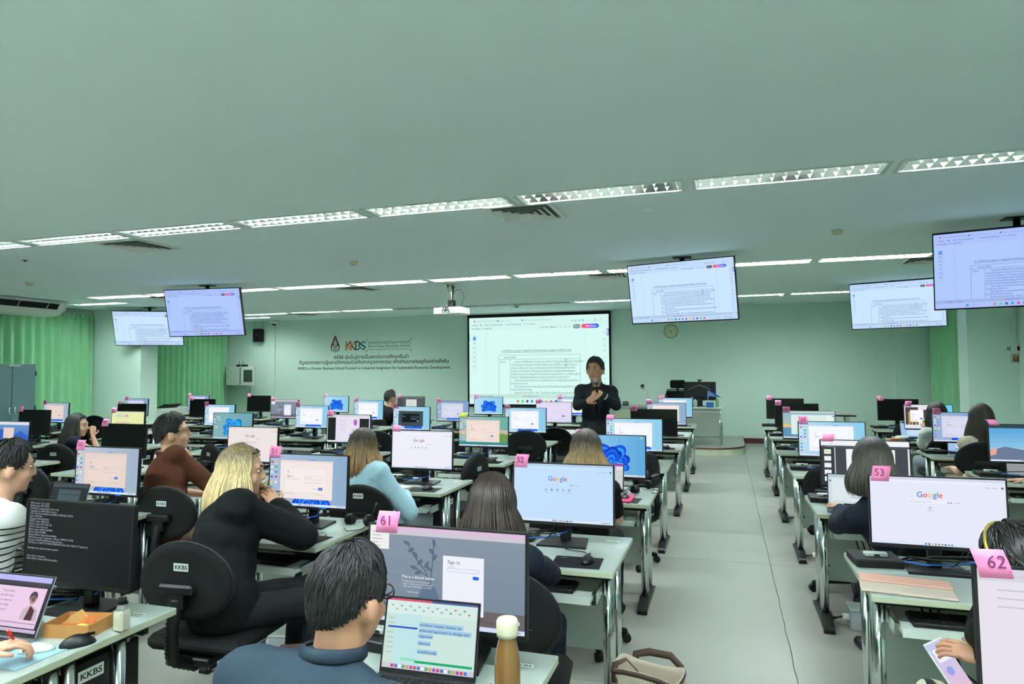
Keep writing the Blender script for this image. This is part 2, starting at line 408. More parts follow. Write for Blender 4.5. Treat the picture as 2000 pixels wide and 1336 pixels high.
# ------------------------------------------------------------------ curtains
def curtain(name, x, y0, y1, z0, z1, side, label, folds, amp=.06, gather=None, off=.10):
    """pleated cloth hanging along a wall of constant x; side=+1 bulges to +x"""
    n = folds*8; m = 14; vs = []
    root = thing(name, label, 'curtain', (x, (y0+y1)/2, z0))
    for j in range(m+1):
        t = j/m                       # 0 top .. 1 bottom
        for i in range(n+1):
            u = i/n; ph = u*folds*2*math.pi
            a = amp*(.45+.55*min(1, t*4))*(1+.35*noise.noise(Vector((u*folds*.7, 3, 0))))
            d = a*(math.sin(ph+.7*noise.noise(Vector((u*folds*.45, t*1.2, 1)))*2)+.25*math.sin(2*ph+1.3*t))
            yy = y0+(y1-y0)*u+.03*noise.noise(Vector((u*folds*.6, t*2.1, 7)))*t
            if gather: yy = gather(yy, t)
            vs.append((side*(off+d), yy-(y0+y1)/2, (z1-(z1-z0)*t)-z0))
    fs = [(j*(n+1)+i, j*(n+1)+i+1, (j+1)*(n+1)+i+1, (j+1)*(n+1)+i) for j in range(m) for i in range(n)]
    me = MB().add(vs, fs, True).mesh('cloth', [M_curtain]); o = obj('cloth', me, None, root)
    o.modifiers.new('thick', 'SOLIDIFY').thickness = .004
    obj('rail', MB().cbox(-.03+side*.06, .03+side*.06, y0-(y0+y1)/2, y1-(y0+y1)/2, z1-z0, z1-z0+.035, .004), M_lgrey, root)
    n2 = folds
    hm = MB()
    for i in range(n2): 
        yy = y0+(y1-y0)*(i+.5)/n2-(y0+y1)/2
        hm.prism([(yy-.03, z1-z0-.085), (yy-.012, z1-z0-.005), (yy+.012, z1-z0-.005), (yy+.03, z1-z0-.085)], 'x', side*(off+.03), side*(off+.06))
    obj('pleat_heading', hm, M_curtain, root)
    return root
curtain('window_curtain', XL, 9.05, 11.32, .02, 2.93, 1, 'pleated green curtain between the steel cabinet and the pillar', 11)
curtain('window_curtain', XL, 11.9, 15.5, .02, 2.93, 1, 'pleated green curtain between the pillar and the wall network cabinet', 20)
curtain('window_curtain', XR, 12.0, 15.55, .02, 2.93, -1, 'pleated green curtain between the front wall and the pillar with switches', 22, .045)
curtain('window_curtain', XR, 8.0, 11.15, .02, 2.93, -1, 'pleated green curtain nearer than the pillar with switches', 20, .03, None, .05)
def sweep(y, t): return y-(t**1.3)*.9 if y > 8.3 else y-(t**1.3)*.9*(y-6.9)/1.4
curtain('window_curtain', XL+.12, 6.9, 9.3, 1.1, 2.93, 1, 'loose green curtain swept aside behind the steel cabinet', 13, .07, lambda y, t: y-(t**1.4)*1.1*max(0, (y-6.9)/2.4))
for i, (x, y0, y1) in enumerate([(XL, 12.2, 15.0), (XL, 6.5, 10.7), (XR, 12.3, 15.2), (XR, 8.4, 11.2)]):   # glazed windows hidden behind the curtains
    s = 1 if x < 0 else -1
    wd = struct('window_%d' % (i+1), MB().box(min(x, x+s*.02), max(x, x+s*.02), y0, y1, .95, .99).box(min(x, x+s*.02), max(x, x+s*.02), y0, y1, 2.5, 2.54).box(min(x, x+s*.02), max(x, x+s*.02), y0, y0+.05, .95, 2.54).box(min(x, x+s*.02), max(x, x+s*.02), y1-.05, y1, .95, 2.54), M_silver)
    obj('pane', MB().box(min(x+s*.004, x+s*.010), max(x+s*.004, x+s*.010), y0+.05, y1-.05, .99, 2.5), mat('window_glass', (.55, .7, .65), .08, spec=.6), wd)
# ------------------------------------------------------------------ the shared document picture (televisions and projection)
DOC = ["งานวิชาการที่ใช้สำหรับการเรียนการสอนทั้งวิชา หรือเป็นส่วนหนึ่งของวิชา ซึ่งเกิดจาก", "การนำข้อค้นพบจากทฤษฎี จากงานวิจัยของผู้ขอ หรือความรู้ที่ได้จากการค้นคว้าศึกษา",
 "มาวิเคราะห์ สังเคราะห์ รวบรวมและเรียบเรียง โดยมีมโนทัศน์ที่ผู้เขียนกำหนดให้เป็น", "แกนกลาง ซึ่งสัมพันธ์กับมโนทัศน์ย่อยอื่นอย่างเป็นระบบ มีเอกภาพสัมพันธภาพและ",
 "สารัตถภาพตามหลักการเขียนที่ดี ใช้ภาษาที่เป็นมาตรฐานทางวิชาการ และให้ความรู้ใหม่", "อันเป็นความรู้สำคัญที่มีผลให้เกิดความเปลี่ยนแปลงต่อวงการวิชาการนั้น ๆ",
 "เนื้อหาสาระของตำราต้องมีความทันสมัยเมื่อพิจารณาถึงวันที่ผู้ขอยื่นเสนอขอกำหนด", "ตำแหน่งทางวิชาการ", "ทั้งนี้ ผู้ขอกำหนดตำแหน่งจะต้องระบุวิชาที่เกี่ยวข้องในหลักสูตรที่ใช้ตำราเล่มที่เสนอ",
 "ตำแหน่งทางวิชาการด้วย", "ผลงานทางวิชาการที่เป็น “ตำรา” นี้อาจได้รับการพัฒนาขึ้นจากเอกสารคำสอนจน"]
DOCW = [.86, .82, .80, .80, .86, .73, .80, .21, .86, .26, .80]; DOCI = [.04, 0, 0, 0, 0, 0, .04, 0, .04, 0, .04]
def doc_picture(W, H, paper, chrome_, ink, share, m, name):
    c = Canvas(W, H, .0004); u = lambda x: x*W; v = lambda y: y*H
    c.rect(0, 0, W, H, paper); c.up()
    c.rect(0, 0, W, v(.145), chrome_); c.rect(0, v(.885), W, v(.93), tuple(x*.93 for x in chrome_)); c.rect(0, v(.93), W, H, chrome_)
    c.rect(u(.955), v(.145), u(.985), v(.93), tuple(min(1, x*1.01) for x in chrome_)); c.up()
    g = tuple(a*.45+b*.55 for a, b in zip(ink, paper)); tx = lambda x, y, s, t, **k: c.text(u(x), v(y), s*H, t, k.pop('col', ink), **k)
    c.rrect(u(.034), v(.032), u(.046), v(.048), u(.003), (.9, .25, .25)); tx(.055, .05, .026, '2022 MUSICAS INTERNAC', col=g)
    c.disc(u(.215), v(.042), u(.006), (.1, .5, .95)); tx(.226, .05, .026, 'Home - Canva', col=g); tx(.36, .05, .026, '×', col=g)
    c.disc(u(.395), v(.042), u(.006), (.1, .5, .95)); tx(.406, .05, .026, 'AI For Academic Writing - Pres', col=g); tx(.545, .05, .026, '×   +', col=g)
    tx(.02, .095, .027, '≡ Menu'); tx(.115, .095, .027, 'กพอ. 03 (ฉบับที่).pdf'); tx(.27, .095, .027, '☆ กพอ.03 777(ฉบับปรับปรุง).pdf', width=u(.12)); tx(.405, .095, .027, '× | + Create')
    c.poly([(u(.083), v(.083)), (u(.09), v(.073)), (u(.097), v(.083)), (u(.097), v(.096)), (u(.083), v(.096))], g)
    for x, t_ in ((.02, 'All tools'), (.062, 'Edit'), (.093, 'Convert'), (.135, 'E-Sign')): tx(x, .135, .025, t_)
    tx(.525, .135, .025, 'Find text or tools'); c.disc(u(.607), v(.127), u(.006), g)
    for x in (.635, .67, .70, .73): c.frame(u(x-.006), v(.119), u(x+.006), v(.137), u(.0016), g)
    for x in (.75, .775, .80): c.disc(u(x), v(.062), u(.006), g)
    c.disc(u(.825), v(.062), u(.006), (.1, .75, .95))
    for x, t_ in ((.862, '–'), (.90, '□'), (.937, '×')): tx(x, .073, .032, t_)
    c.rrect(u(.757), v(.105), u(.807), v(.15), v(.022), share); 
    for i in range(10):
        t_ = i/9; a, b, d = (.98, .35, .45), (.72, .30, .95), (.12, .42, .95)
        cc = tuple(p+(q-p)*min(1, t_*2) for p, q in zip(a, b)) if t_ < .5 else tuple(p+(q-p)*(t_*2-1) for p, q in zip(b, d))
        x0 = .828+.092*i/10; c.rect(u(x0), v(.103), u(x0+.0092), v(.15), cc)
    c.disc(u(.828), v(.1265), v(.0235), (.98, .35, .45), 14); c.disc(u(.92), v(.1265), v(.0235), (.12, .42, .95), 14)
    c.up(); tx(.766, .135, .026, 'Share', col=(.96, .98, 1), bold=.01); tx(.843, .135, .026, 'Ask AI Assistant', col=(.97, .97, 1), bold=.012, width=u(.075))
    c.frame(u(.985), v(.16), W, v(.235), u(.004), (.45, .25, .95)); c.rect(0, v(.19), u(.004), v(.27), (.2, .85, .95))
    c.frame(u(.026), v(.21), u(.053), v(.63), u(.001), g); c.rect(u(.03), v(.22), u(.049), v(.26), (.08, .35, .98))
    c.up(); c.poly([(u(.036), v(.228)), (u(.045), v(.242)), (u(.04), v(.244)), (u(.037), v(.252))], (1, 1, 1))
    for y in (.295, .35, .40, .455, .51, .565): c.disc(u(.039), v(y), u(.0055), g, 6); c.line([(u(.042), v(y+.012)), (u(.047), v(y+.022))], u(.0015), g)
    for y in (.19, .265, .33, .39, .52): c.frame(u(.964), v(y), u(.976), v(y+.022), u(.0018), g)
    for y in (.60, .66, .71, .76, .81, .86): c.disc(u(.97), v(y), u(.004), g, 6)
    c.line([(u(.128), v(.165)), (u(.128), v(.885))], u(.0008), g); c.line([(u(.842), v(.165)), (u(.842), v(.885))], u(.0008), g)
    tx(.242, .40, .034, '๗. คำจำกัดความ รูปแบบ การเผยแพร่ และลักษณะคุณภาพ ของผลงานทางวิชาการ (ต่อ)', width=u(.50), bold=.006)
    c.rect(u(.242), v(.408), u(.742), v(.411), ink)
    x0, x1, xm, y0, ym = .222, .803, .305, .438, .487
    for a, b in (((x0, y0), (x1, y0)), ((x0, ym), (x1, ym)), ((x0, y0), (x0, .885)), ((x1, y0), (x1, .885)), ((xm, ym), (xm, .885))): c.line([(u(a[0]), v(a[1])), (u(b[0]), v(b[1]))], u(.0016), ink)
    tx(.262, .475, .031, '๗.๓.๑ ตำรา', bold=.008); tx(.232, .525, .031, 'นิยาม')
    yy = .527
    for i, t_ in enumerate(DOC):
        tx(xm+.006+DOCI[i]*.57, yy, .032, t_, width=u(DOCW[i]*.57)); yy += .0352
    # text cursor
    c.line([(u(.703), v(.50)), (u(.703), v(.565))], u(.002), (.1, .1, .1)); c.line([(u(.692), v(.495)), (u(.714), v(.495))], u(.002), (.1, .1, .1)); c.line([(u(.692), v(.57)), (u(.714), v(.57))], u(.002), (.1, .1, .1))
    # status bar and taskbar
    tx(.06, .915, .022, '<> Notes   <> Timer'); c.rect(u(.40), v(.90), u(.412), v(.915), (.95, .65, .2)); tx(.416, .915, .022, 'คลังรูปภาพ ขนาด')
    c.rect(u(.19), v(.953), u(.205), v(.978), (.1, .55, .95)); tx(.225, .975, .024, 'Search', col=g)
    for k, cc in enumerate([(.75, .6, .3), (.3, .85, .5), (.3, .35, .45), (.1, .6, .9), (.85, .3, .5), (.3, .45, .85), (.95, .75, .3), (.95, .4, .5), (.2, .35, .8), (.2, .85, .45), (.95, .25, .35)]):
        x = .36+k*.034; c.rrect(u(x-.008), v(.95), u(x+.008), v(.979), u(.004), cc)
    tx(.80, .972, .022, '^  ENG'); c.rect(u(.89), v(.955), u(.905), v(.968), (.2, .6, .4)); tx(.925, .965, .02, '9:27'); tx(.915, .983, .02, '08/11/2568')
    return c.mesh(name, m)

# ------------------------------------------------------------------ televisions on ceiling poles
TW, TH = 1.36, 1.36*.5645
def make_tv(picmesh, blue):
    root = thing('ceiling_television', '', 'television')
    body = obj('case', MB().cbox(-TW/2, TW/2, .004, .05, -TH/2, TH/2, .004).cbox(-TW*.3, TW*.3, .05, .085, -TH*.32, TH*.25, .01), M_matte, root)
    bz = MB(); b = .009
    for x0, x1, z0, z1 in ((-TW/2, TW/2, TH/2-b, TH/2), (-TW/2, TW/2, -TH/2, -TH/2+b*1.4), (-TW/2, -TW/2+b, -TH/2+b*1.4, TH/2-b), (TW/2-b, TW/2, -TH/2+b*1.4, TH/2-b)): bz.box(x0, x1, -.004, .004, z0, z1)
    obj('bezel', bz, M_black, root)
    sc = obj('screen', MB().box(-TW/2+b, TW/2-b, .0, .004, -TH/2+b*1.4, TH/2-b), M_off, root)
    p = obj('screen_picture', picmesh, None, sc); p.location = (0, -.0006, b*.2)
    return root
TPW, TPH = TW-.02, TH-.024
pic_tv = doc_picture(TPW, TPH, (.80, .90, .995), (.76, .86, .985), (.18, .30, .62), (.08, .11, .22), GLOW, 'document_picture')
pic_tvb = doc_picture(TPW, TPH, (.69, .79, .99), (.68, .76, .985), (.20, .28, .62), (.08, .11, .22), GLOW, 'document_picture_bluish')
TVS = [((-7.951, 8.708, 2.601), 6.4, 12.1, pic_tvb, 'television showing a bluish document, hanging from the ceiling before the green curtain'),
       ((-11.772, 11.291, 2.59), 29.2, 19.6, pic_tv, 'television hanging in the corner beside the left pillar and air conditioner'),
       ((-.513, 8.571, 2.606), -14.9, 12.5, pic_tv, 'television hanging over the aisle in front of the wall clock'),
       ((2.666, 12.221, 2.657), -20., 11.3, pic_tv, 'television hanging before the curtain by the pillar with switches'),
       ((2.628, 7.351, 2.57), -14., 20., pic_tvb, 'television hanging closest to the wall switch, over the narrow desk block')]
for p, yaw, tilt, pm, lab in TVS:
    o = make_tv(pm, 0); o.location = p; o.rotation_euler = Euler((R(tilt), 0, R(yaw)), 'XYZ')
    tag(o, lab, 'television', 'ceiling televisions')
    # the pole and plate that carry it, in the tilted television's own frame
    mw = Euler((R(tilt), 0, R(yaw)), 'XYZ').to_matrix(); inv = mw.inverted()
    back = mw @ Vector((0, .09, .05)) + Vector(p)
    top = Vector((back.x, back.y, ZC)); L = lambda q: inv @ (Vector(q)-Vector(p))
    mb = MB(); mb.ring_tube([L(back), L(top)], .03, 10); obj('ceiling_pole', mb, M_matte, o)
    pl = MB(); a = .11
    q = [L((top.x+dx, top.y+dy, ZC-dz)) for dz in (0, .012) for dx, dy in ((-a, -a*.7), (a, -a*.7), (a, a*.7), (-a, a*.7))]
    pl.add(q, [(0, 1, 2, 3), (4, 7, 6, 5), (0, 4, 5, 1), (1, 5, 6, 2), (2, 6, 7, 3), (3, 7, 4, 0)], False); obj('ceiling_plate', pl, M_black, o)

# ------------------------------------------------------------------ projection screen
SX0, SX1, SZ0, SZ1 = -6.12, -2.53, .76, 3.03
t = thing('projection_screen', 'large projection screen with black border showing the enlarged document', 'projection screen', ((SX0+SX1)/2, YF-.09, SZ0))
W, H = SX1-SX0, SZ1-SZ0
obj('fabric', MB().box(-W/2, W/2, 0, .004, 0, H), M_plastic, t)
bb = MB()
for x0, x1, z0, z1 in ((-W/2, W/2, H-.09, H), (-W/2, W/2, 0, .05), (-W/2, -W/2+.05, .05, H-.09), (W/2-.05, W/2, .05, H-.09)): bb.box(x0, x1, -.003, 0, z0, z1)
obj('black_border', bb, M_matte, t)
obj('roller_case', MB().cbox(-W/2-.05, W/2+.05, -.03, .07, H-.01, H+.0165, .004), M_plastic, t)
obj('bottom_bar', MB().cyl((-W/2, .002, -.012), (W/2, .002, -.012), .014, 8), M_black, t)
pp = obj('projected_picture', doc_picture(W-.1, H-.14, (.845, .985, .955), (.83, .97, .94), (.20, .48, .40), (.45, .55, .50), GLOWP, 'projected_document'), None, t)
pp.location = (0, -.004, .05+(H-.14)/2)

# ------------------------------------------------------------------ projector on its ceiling pole
px, py = -4.2, 10.0
t = thing('ceiling_projector', 'white projector on a ceiling pole with dangling black cables', 'projector', (px, py, 2.54), R(-4))
obj('body', MB().cbox(-.25, .25, -.17, .17, 0, .115, .018), M_plastic, t)
obj('rear_panel', MB().box(-.11, .12, -.173, -.169, .015, .085), mat('pale_grey_panel', (.74, .79, .76), .5), t)
for i in range(9):
    obj('socket', MB().cbox(-.095+(i % 5)*.045, -.075+(i % 5)*.045, -.177, -.172, .025+(i//5)*.034, .038+(i//5)*.034, .002), M_matte, t)
obj('lens', MB().lathe([(0, .0), (.045, 0), (.045, .03), (.035, .03), (.03, .02), (0, .018)], 16), M_black, t, (-.1, .17, .06), (R(-90), 0, 0))
obj('mount_plate', MB().cbox(-.22, .16, -.12, .12, .113, .13, .004), M_black, t)
obj('mount_block', MB().cbox(-.045, .045, -.05, .05, .13, .24, .004), M_matte, t)
obj('pole', MB().cyl((0, 0, .24), (0, 0, ZC-2.54), .022, 10), M_ivory, t)
obj('ceiling_plate', MB().cbox(-.1, .1, -.09, .09, ZC-2.54-.012, ZC-2.54, .003), M_ivory, t)
for k, (a, b) in enumerate([(-.07, .04), (-.045, .05), (-.02, .04), (.0, .06), (.03, .03)]):
    obj('cable', MB().ring_tube([(.02, -.05, .22), (.0, -.10, .20), (a*.6, -.19, .15), (a, -.2, .09), (a, -.177, b)], .006, 5), M_black, t)
obj('cable', MB().ring_tube([(.03, .03, .46), (.04, -.02, .45), (.03, -.03, .30), (.03, -.04, .2)], .014, 6), M_black, t)
obj('cable', MB().ring_tube([(.03, 0, .36), (.09, 0, .41), (.16, 0, .40), (.21, 0, .34), (.22, 0, .27), (.19, 0, .20), (.15, 0, .125)], .004, 5), M_black, t)
obj('cable', MB().ring_tube([(-.07, 0, .495), (-.07, 0, .43), (-.05, 0, .39), (-.02, 0, .40), (-.005, 0, .44)], .005, 5), M_black, t)
obj('power_plug', MB().cyl((-.07, 0, .505), (-.07, 0, .45), .016, 8, .01), M_black, t)

# ------------------------------------------------------------------ wall lettering and logos
def wall_pt(px_, py_):   # pixel of the photograph to a point on the front wall
    d = _r*((px_-1000)/CAM_F) - _u*((py_-668)/CAM_F) + _f; k = YF/d.y
    return d.x*k, CAM_H+d.z*k
def wall_print(name, label, cat, x0, z0, x1, z1, draw):
    c = Canvas(x1-x0, z1-z0, .001); draw(c)
    root = thing(name, label, cat, ((x0+x1)/2, YF-.0015, (z0+z1)/2))
    obj('print', c.mesh(name, INK), None, root); return root
DK = (.10, .15, .12)
def line_print(name, label, pxa, pxb, pya, pyb, text, bold):
    xa, za = wall_pt(pxa, pya); xb, zb = wall_pt(pxb, pyb)
    cap = 1.0
    wall_print(name, label, 'wall lettering', xa, min(za, zb)-.25, xb, max(za, zb)+.25, lambda c: c.text(0, c.H/2, .2, text, DK, bold=bold, width=xb-xa, res=3, uni=True))
line_print('wall_lettering', 'black Thai lettering on the wall beginning with KKBS', 652, 798, 701, 699.5, 'KKBS มุ่งมั่นสู่การเป็นสถาบันการศึกษาชั้นนำ', .018)
line_print('wall_lettering', 'long black Thai lettering line, second of the three wall lines', 584, 876, 711, 709, 'ที่บูรณาการความรู้และนวัตกรรมร่วมกับภาคอุตสาหกรรม เพื่อพัฒนาเศรษฐกิจอย่างยั่งยืน', .018)
line_print('wall_lettering', 'small black English lettering line under the Thai wall lines', 582, 880, 722, 720, 'KKBS is a Premier Business School Focused on Industrial Integration for Sustainable Economic Development.', .016)
# university emblem: a spired stupa inside a pointed leaf frame
xa, zb_ = wall_pt(645.5, 689); xb, za_ = wall_pt(664, 655)
def emblem(c):
    W, H = c.W, c.H; P = lambda a: [(x*W, y*H) for x, y in a]
    red = (.45, .13, .10); pale = (.62, .74, .66); dk = (.25, .33, .28)
    c.poly(P([(.5, 0), (.62, .10), (.72, .25), (.78, .42), (.66, .46), (.56, .30), (.5, .12), (.44, .30), (.34, .46), (.22, .42), (.28, .25), (.38, .10)]), red)
    for s in (0, 1):
        q = [(.22, .38), (.34, .50), (.40, .66), (.34, .70), (.22, .56), (.12, .70), (.04, .80), (.03, .62), (.10, .48)]
        c.poly(P([(1-x if s else x, y) for x, y in q]), red)
    c.up(); c.poly(P([(.5, .10), (.53, .30), (.56, .50), (.62, .62), (.64, .74), (.36, .74), (.38, .62), (.44, .50), (.47, .30)]), pale)
    c.poly(P([(.02, .82), (.98, .82), (.98, .89), (.72, .92), (.5, 1.0), (.28, .92), (.02, .89)]), dk); c.up()
    c.poly(P([(.05, .835), (.95, .835), (.95, .88), (.70, .91), (.5, .98), (.30, .91), (.05, .88)]), pale)
    for x in (.10, .28, .46, .64, .82): c.poly(P([(x, .74), (x+.05, .66), (x+.09, .74), (x+.09, .81), (x, .81)]), pale if x in (.28, .64) else dk)
    c.up(); c.text(.1*W, .872*H, .035*H, 'KHON KAEN UNIVERSITY', dk, width=.8*W, res=1)
    for y in (.2, .26, .32, .38, .44, .5, .56, .62): c.rect((.5-.02-.10*(y-.2))*W, y*H, (.5+.02+.10*(y-.2))*W, (y+.012)*H, dk)
wall_print('university_emblem', 'red and pale spired emblem on the wall beside the coloured logo', 'emblem', xa, zb_, xb, za_, emblem)
# the angular four-letter logo
xa, zb_ = wall_pt(675, 684.5); xb, za_ = wall_pt(714.5, 665.5)
def logo(c):
    W, H = c.W, c.H; P = lambda a: [(x*W, y*H) for x, y in a]
    o1, o2, o3, b1, b2, b3 = (.86, .40, .20), (.55, .17, .10), (.88, .55, .32), (.10, .32, .42), (.05, .18, .25), (.08, .42, .52)
    c.poly(P([(0, 0), (.065, 0), (.065, 1), (0, 1)]), o1); c.poly(P([(.065, .42), (.22, .0), (.29, .0), (.10, .56)]), o2); c.poly(P([(.05, .55), (.10, .48), (.29, 1), (.22, 1)]), o3)
    c.up(); c.poly(P([(.235, 0), (.30, 0), (.30, 1), (.235, 1)]), o1); c.poly(P([(.30, .42), (.44, 0), (.51, 0), (.34, .56)]), o3); c.poly(P([(.28, .52), (.34, .46), (.52, 1), (.45, 1)]), o2)
    c.up(); c.poly(P([(.47, 0), (.535, 0), (.535, 1), (.47, 1)]), b1); c.poly(P([(.535, 0), (.62, 0), (.76, .26), (.72, .40), (.60, .14), (.535, .14)]), b2); c.poly(P([(.72, .26), (.76, .38), (.68, .5), (.77, .68), (.73, .78), (.62, .55), (.62, .42)]), b3); c.poly(P([(.74, .66), (.77, .76), (.62, 1), (.535, 1), (.535, .87), (.60, .87)]), b1)
    c.up(); c.poly(P([(.74, .26), (.87, 0), (1, .18), (1, .33), (.87, .15), (.77, .37)]), b3); c.poly(P([(.74, .30), (.78, .30), (1, .62), (1, .80), (.76, .46)]), b2); c.poly(P([(1, .66), (1, .82), (.88, 1), (.76, .82), (.79, .72), (.88, .86)]), b1)
wall_print('school_logo', 'angular orange and blue KKBS logo on the wall', 'logo', xa, zb_, xb, za_, logo)
xa, zb_ = wall_pt(719, 685); xb, za_ = wall_pt(800.5, 662.5)
def plate(c):
    g = (.30, .45, .37)
    c.text(0, .36*c.H, .30*c.H, 'คณะบริหารธุรกิจและการบัญชี', g, width=c.W, bold=.004, uni=True); c.text(0, .70*c.H, .30*c.H, 'Khon Kaen Business School', g, width=c.W, bold=.002, uni=True); c.text(0, .95*c.H, .16*c.H, 'Faculty of Business Administration and Accountancy', g, width=c.W, uni=True)
    for x in (-.03, 1.03):
        for y in (-.02, 1.02): c.rect(x*c.W-.015, y*c.H-.015, x*c.W+.015, y*c.H+.015, (.35, .38, .2))
wall_print('school_name_lettering', 'thin grey school name lettering beside the coloured logo', 'wall lettering', xa, zb_, xb, za_, plate)

# ------------------------------------------------------------------ clock
cx, cz = wall_pt(1310.5, 647)
t = thing('wall_clock', 'round cream wall clock partly under the aisle television', 'clock', (cx, YF, cz))
obj('case', MB().lathe([(0, 0), (.16, 0), (.165, .02), (.16, .045), (.145, .045), (.14, .03), (0, .03)], 32), mat('khaki_rim', (.66, .68, .50), .4), t, None, (R(90), 0, 0))
obj('dial', MB().lathe([(0, .029), (.139, .029), (.139, .0315), (0, .0315)], 32, smooth=False), mat('cream_dial', (.86, .88, .74), .5), t, None, (R(90), 0, 0))
c = Canvas(.3, .3, .0005)
for k in range(12):
    a = R(30*k); c.text(.15+.11*math.sin(a), .15-.11*math.cos(a)+.012, .036, str(k or 12), (.25, .27, .2), 'CENTER')
n_ = obj('numerals', c.mesh('numerals', INK), None, t, (0, -.0335, 0))
def hand(ang, L, w_): 
    a = R(ang); return MB().prism([(-math.cos(a)*w_, math.sin(a)*w_), (math.sin(a)*L, math.cos(a)*L), (math.cos(a)*w_, -math.sin(a)*w_), (-math.sin(a)*.02, -math.cos(a)*.02)], 'y', -.038, -.036)
obj('hour_hand', hand(284, .075, .006), M_matte, t); obj('minute_hand', hand(176, .11, .005), M_matte, t)

# ------------------------------------------------------------------ loudspeaker, dome camera, network cabinet
cx, cz = wall_pt(510, 655.5)
t = thing('wall_loudspeaker', 'small black loudspeaker on the wall above the network cabinet', 'loudspeaker', (cx, YF, cz))
obj('cabinet', MB().cbox(-.12, .12, -.2, -.03, -.18, .18, .012), M_black, t)
obj('grille', MB().cbox(-.11, .11, -.206, -.199, -.17, .17, .004), M_matte, t)
obj('badge', MB().box(-.03, .03, -.209, -.206, -.004, .006), M_silver, t)
obj('wall_bracket', MB().box(-.03, .03, -.03, 0, -.06, .06), M_black, t)
obj('conduit', MB().box(.045, .075, -.02, 0, .18, ZC-cz).box(.085, .10, -.015, 0, .18, ZC-cz), M_wall, t)
cx, cz = -11.72, ZC
t = thing('dome_camera', 'small white dome camera under the ceiling by the wall pilaster', 'security camera', (cx, YF-.25, ZC))
obj('base', MB().lathe([(0, 0), (.11, 0), (.108, -.08), (.075, -.10), (0, -.10)], 20), M_plastic, t)
obj('dome', MB().ell((0, 0, -.10), (.062, .062, .05), 16, 10), mat('dark_dome_glass', (.04, .045, .05), .1), t)
xa, za = wall_pt(454, 752); xb, zb = wall_pt(511, 716)
t = thing('network_cabinet', 'grey wall network cabinet with open glass door by the curtain', 'cabinet', (xa+.50, YF, za))
hh = zb-za
obj('body', MB().cbox(-.34, .10, -.45, 0, 0, hh, .006), M_lgrey, t)
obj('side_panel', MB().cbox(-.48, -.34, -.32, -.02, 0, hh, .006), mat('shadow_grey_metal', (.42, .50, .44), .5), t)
obj('dark_gap', MB().box(.10, .15, -.42, -.02, .03, hh-.03), M_matte, t)
d = obj('door', MB().cbox(0, .42, -.02, .02, 0, hh, .005), M_plastic, t, (.15, -.44, 0), (0, 0, R(8)))
obj('pane', MB().box(.09, .35, -.024, -.02, .09, hh-.09), mat('smoked_glass', (.22, .28, .22), .15), d)
for z in (.05, hh/2, hh-.08): obj('hinge', MB().cbox(.03, .045, -.03, -.02, z, z+.05, .002), M_silver, d)
obj('lock', MB().lathe([(0, 0), (.012, 0), (.012, .012), (0, .012)], 10), M_matte, t, (-.28, -.45, hh*.5), (R(90), 0, 0))
c = Canvas(.3, .2, .0004); c.frame(.02, .02, .07, .07, .008, (.3, .36, .3)); c.text(0, .13, .03, 'KKBS SERVER', (.4, .46, .4)); obj('printed_label', c.mesh('label', INK), None, t, (-.16, -.4515, hh*.75))
t2 = thing('wireless_router', 'small black router with antennas on top of the network cabinet', 'router', (xa+.50, YF-.2, za+hh))
obj('case', MB().cbox(-.16, .14, -.06, .06, 0, .06, .006), M_black, t2)
for x in (-.15, -.02): obj('antenna', MB().cyl((x, .05, .02), (x, .05, .15), .006, 6), M_black, t2)
obj('status_light', MB().box(-.03, .01, -.063, -.06, .02, .035), mat('green_led', (.5, .8, .3), .5, emit=(.5, .9, .3), estr=.6), t2)
obj('power_cord', MB().ring_tube([(xa+.62, YF-.02, za), (xa+.62, YF-.02, .9)], .006, 6), M_matte, t, (-(xa+.50), -YF, -za))

# ------------------------------------------------------------------ switches on the right pillar
Yp = 11.551
def pil_pt(px_, py_):
    d = _r*((px_-1000)/CAM_F) - _u*((py_-668)/CAM_F) + _f; k = Yp/d.y; return d.x*k, CAM_H+d.z*k
cx, cz = pil_pt(1983, 682)
t = thing('wall_thermostat', 'white thermostat with dark display on the pillar', 'thermostat', (cx, Yp, cz))
obj('box', MB().cbox(-.06, .06, -.045, 0, -.075, .085, .006), M_plastic, t); obj('display', MB().box(.01, .05, -.047, -.045, -.02, .04), M_matte, t); obj('conduit', MB().box(-.035, .005, -.03, 0, .085, ZC-cz), M_wall, t)
cx, cz = pil_pt(1983, 700.5)
t = thing('wall_switch', 'grey switch panel with a red indicator below the thermostat', 'switch', (cx, Yp, cz))
obj('plate', MB().cbox(-.06, .06, -.02, 0, -.06, .06, .006), M_ivory, t); obj('key_block', MB().cbox(-.035, .04, -.028, -.02, -.045, .045, .003), mat('olive_keys', (.36, .40, .30), .5), t)
obj('indicator', MB().lathe([(0, 0), (.008, 0), (.006, .006), (0, .006)], 8), mat('red_led', (.9, .2, .15), .4, emit=(1, .25, .15), estr=2), t, (0, -.028, .02), (R(90), 0, 0))
cx, cz = pil_pt(1970, 681)
t = thing('wall_sticker', 'tiny green square sticker beside the thermostat', 'sticker', (cx, Yp, cz))
obj('paper', MB().box(-.02, .02, -.0012, 0, -.025, .025), mat('green_sticker', (.25, .48, .36), .6), t)
cs = Canvas(.03, .04, .0004)
for k in range(4): cs.rect(.002, .004+k*.009, .026-(k % 2)*.006, .008+k*.009, (.75, .86, .78))
obj('printed_lines', cs.mesh('sticker_lines', INK), None, t, (0, -.0018, 0))

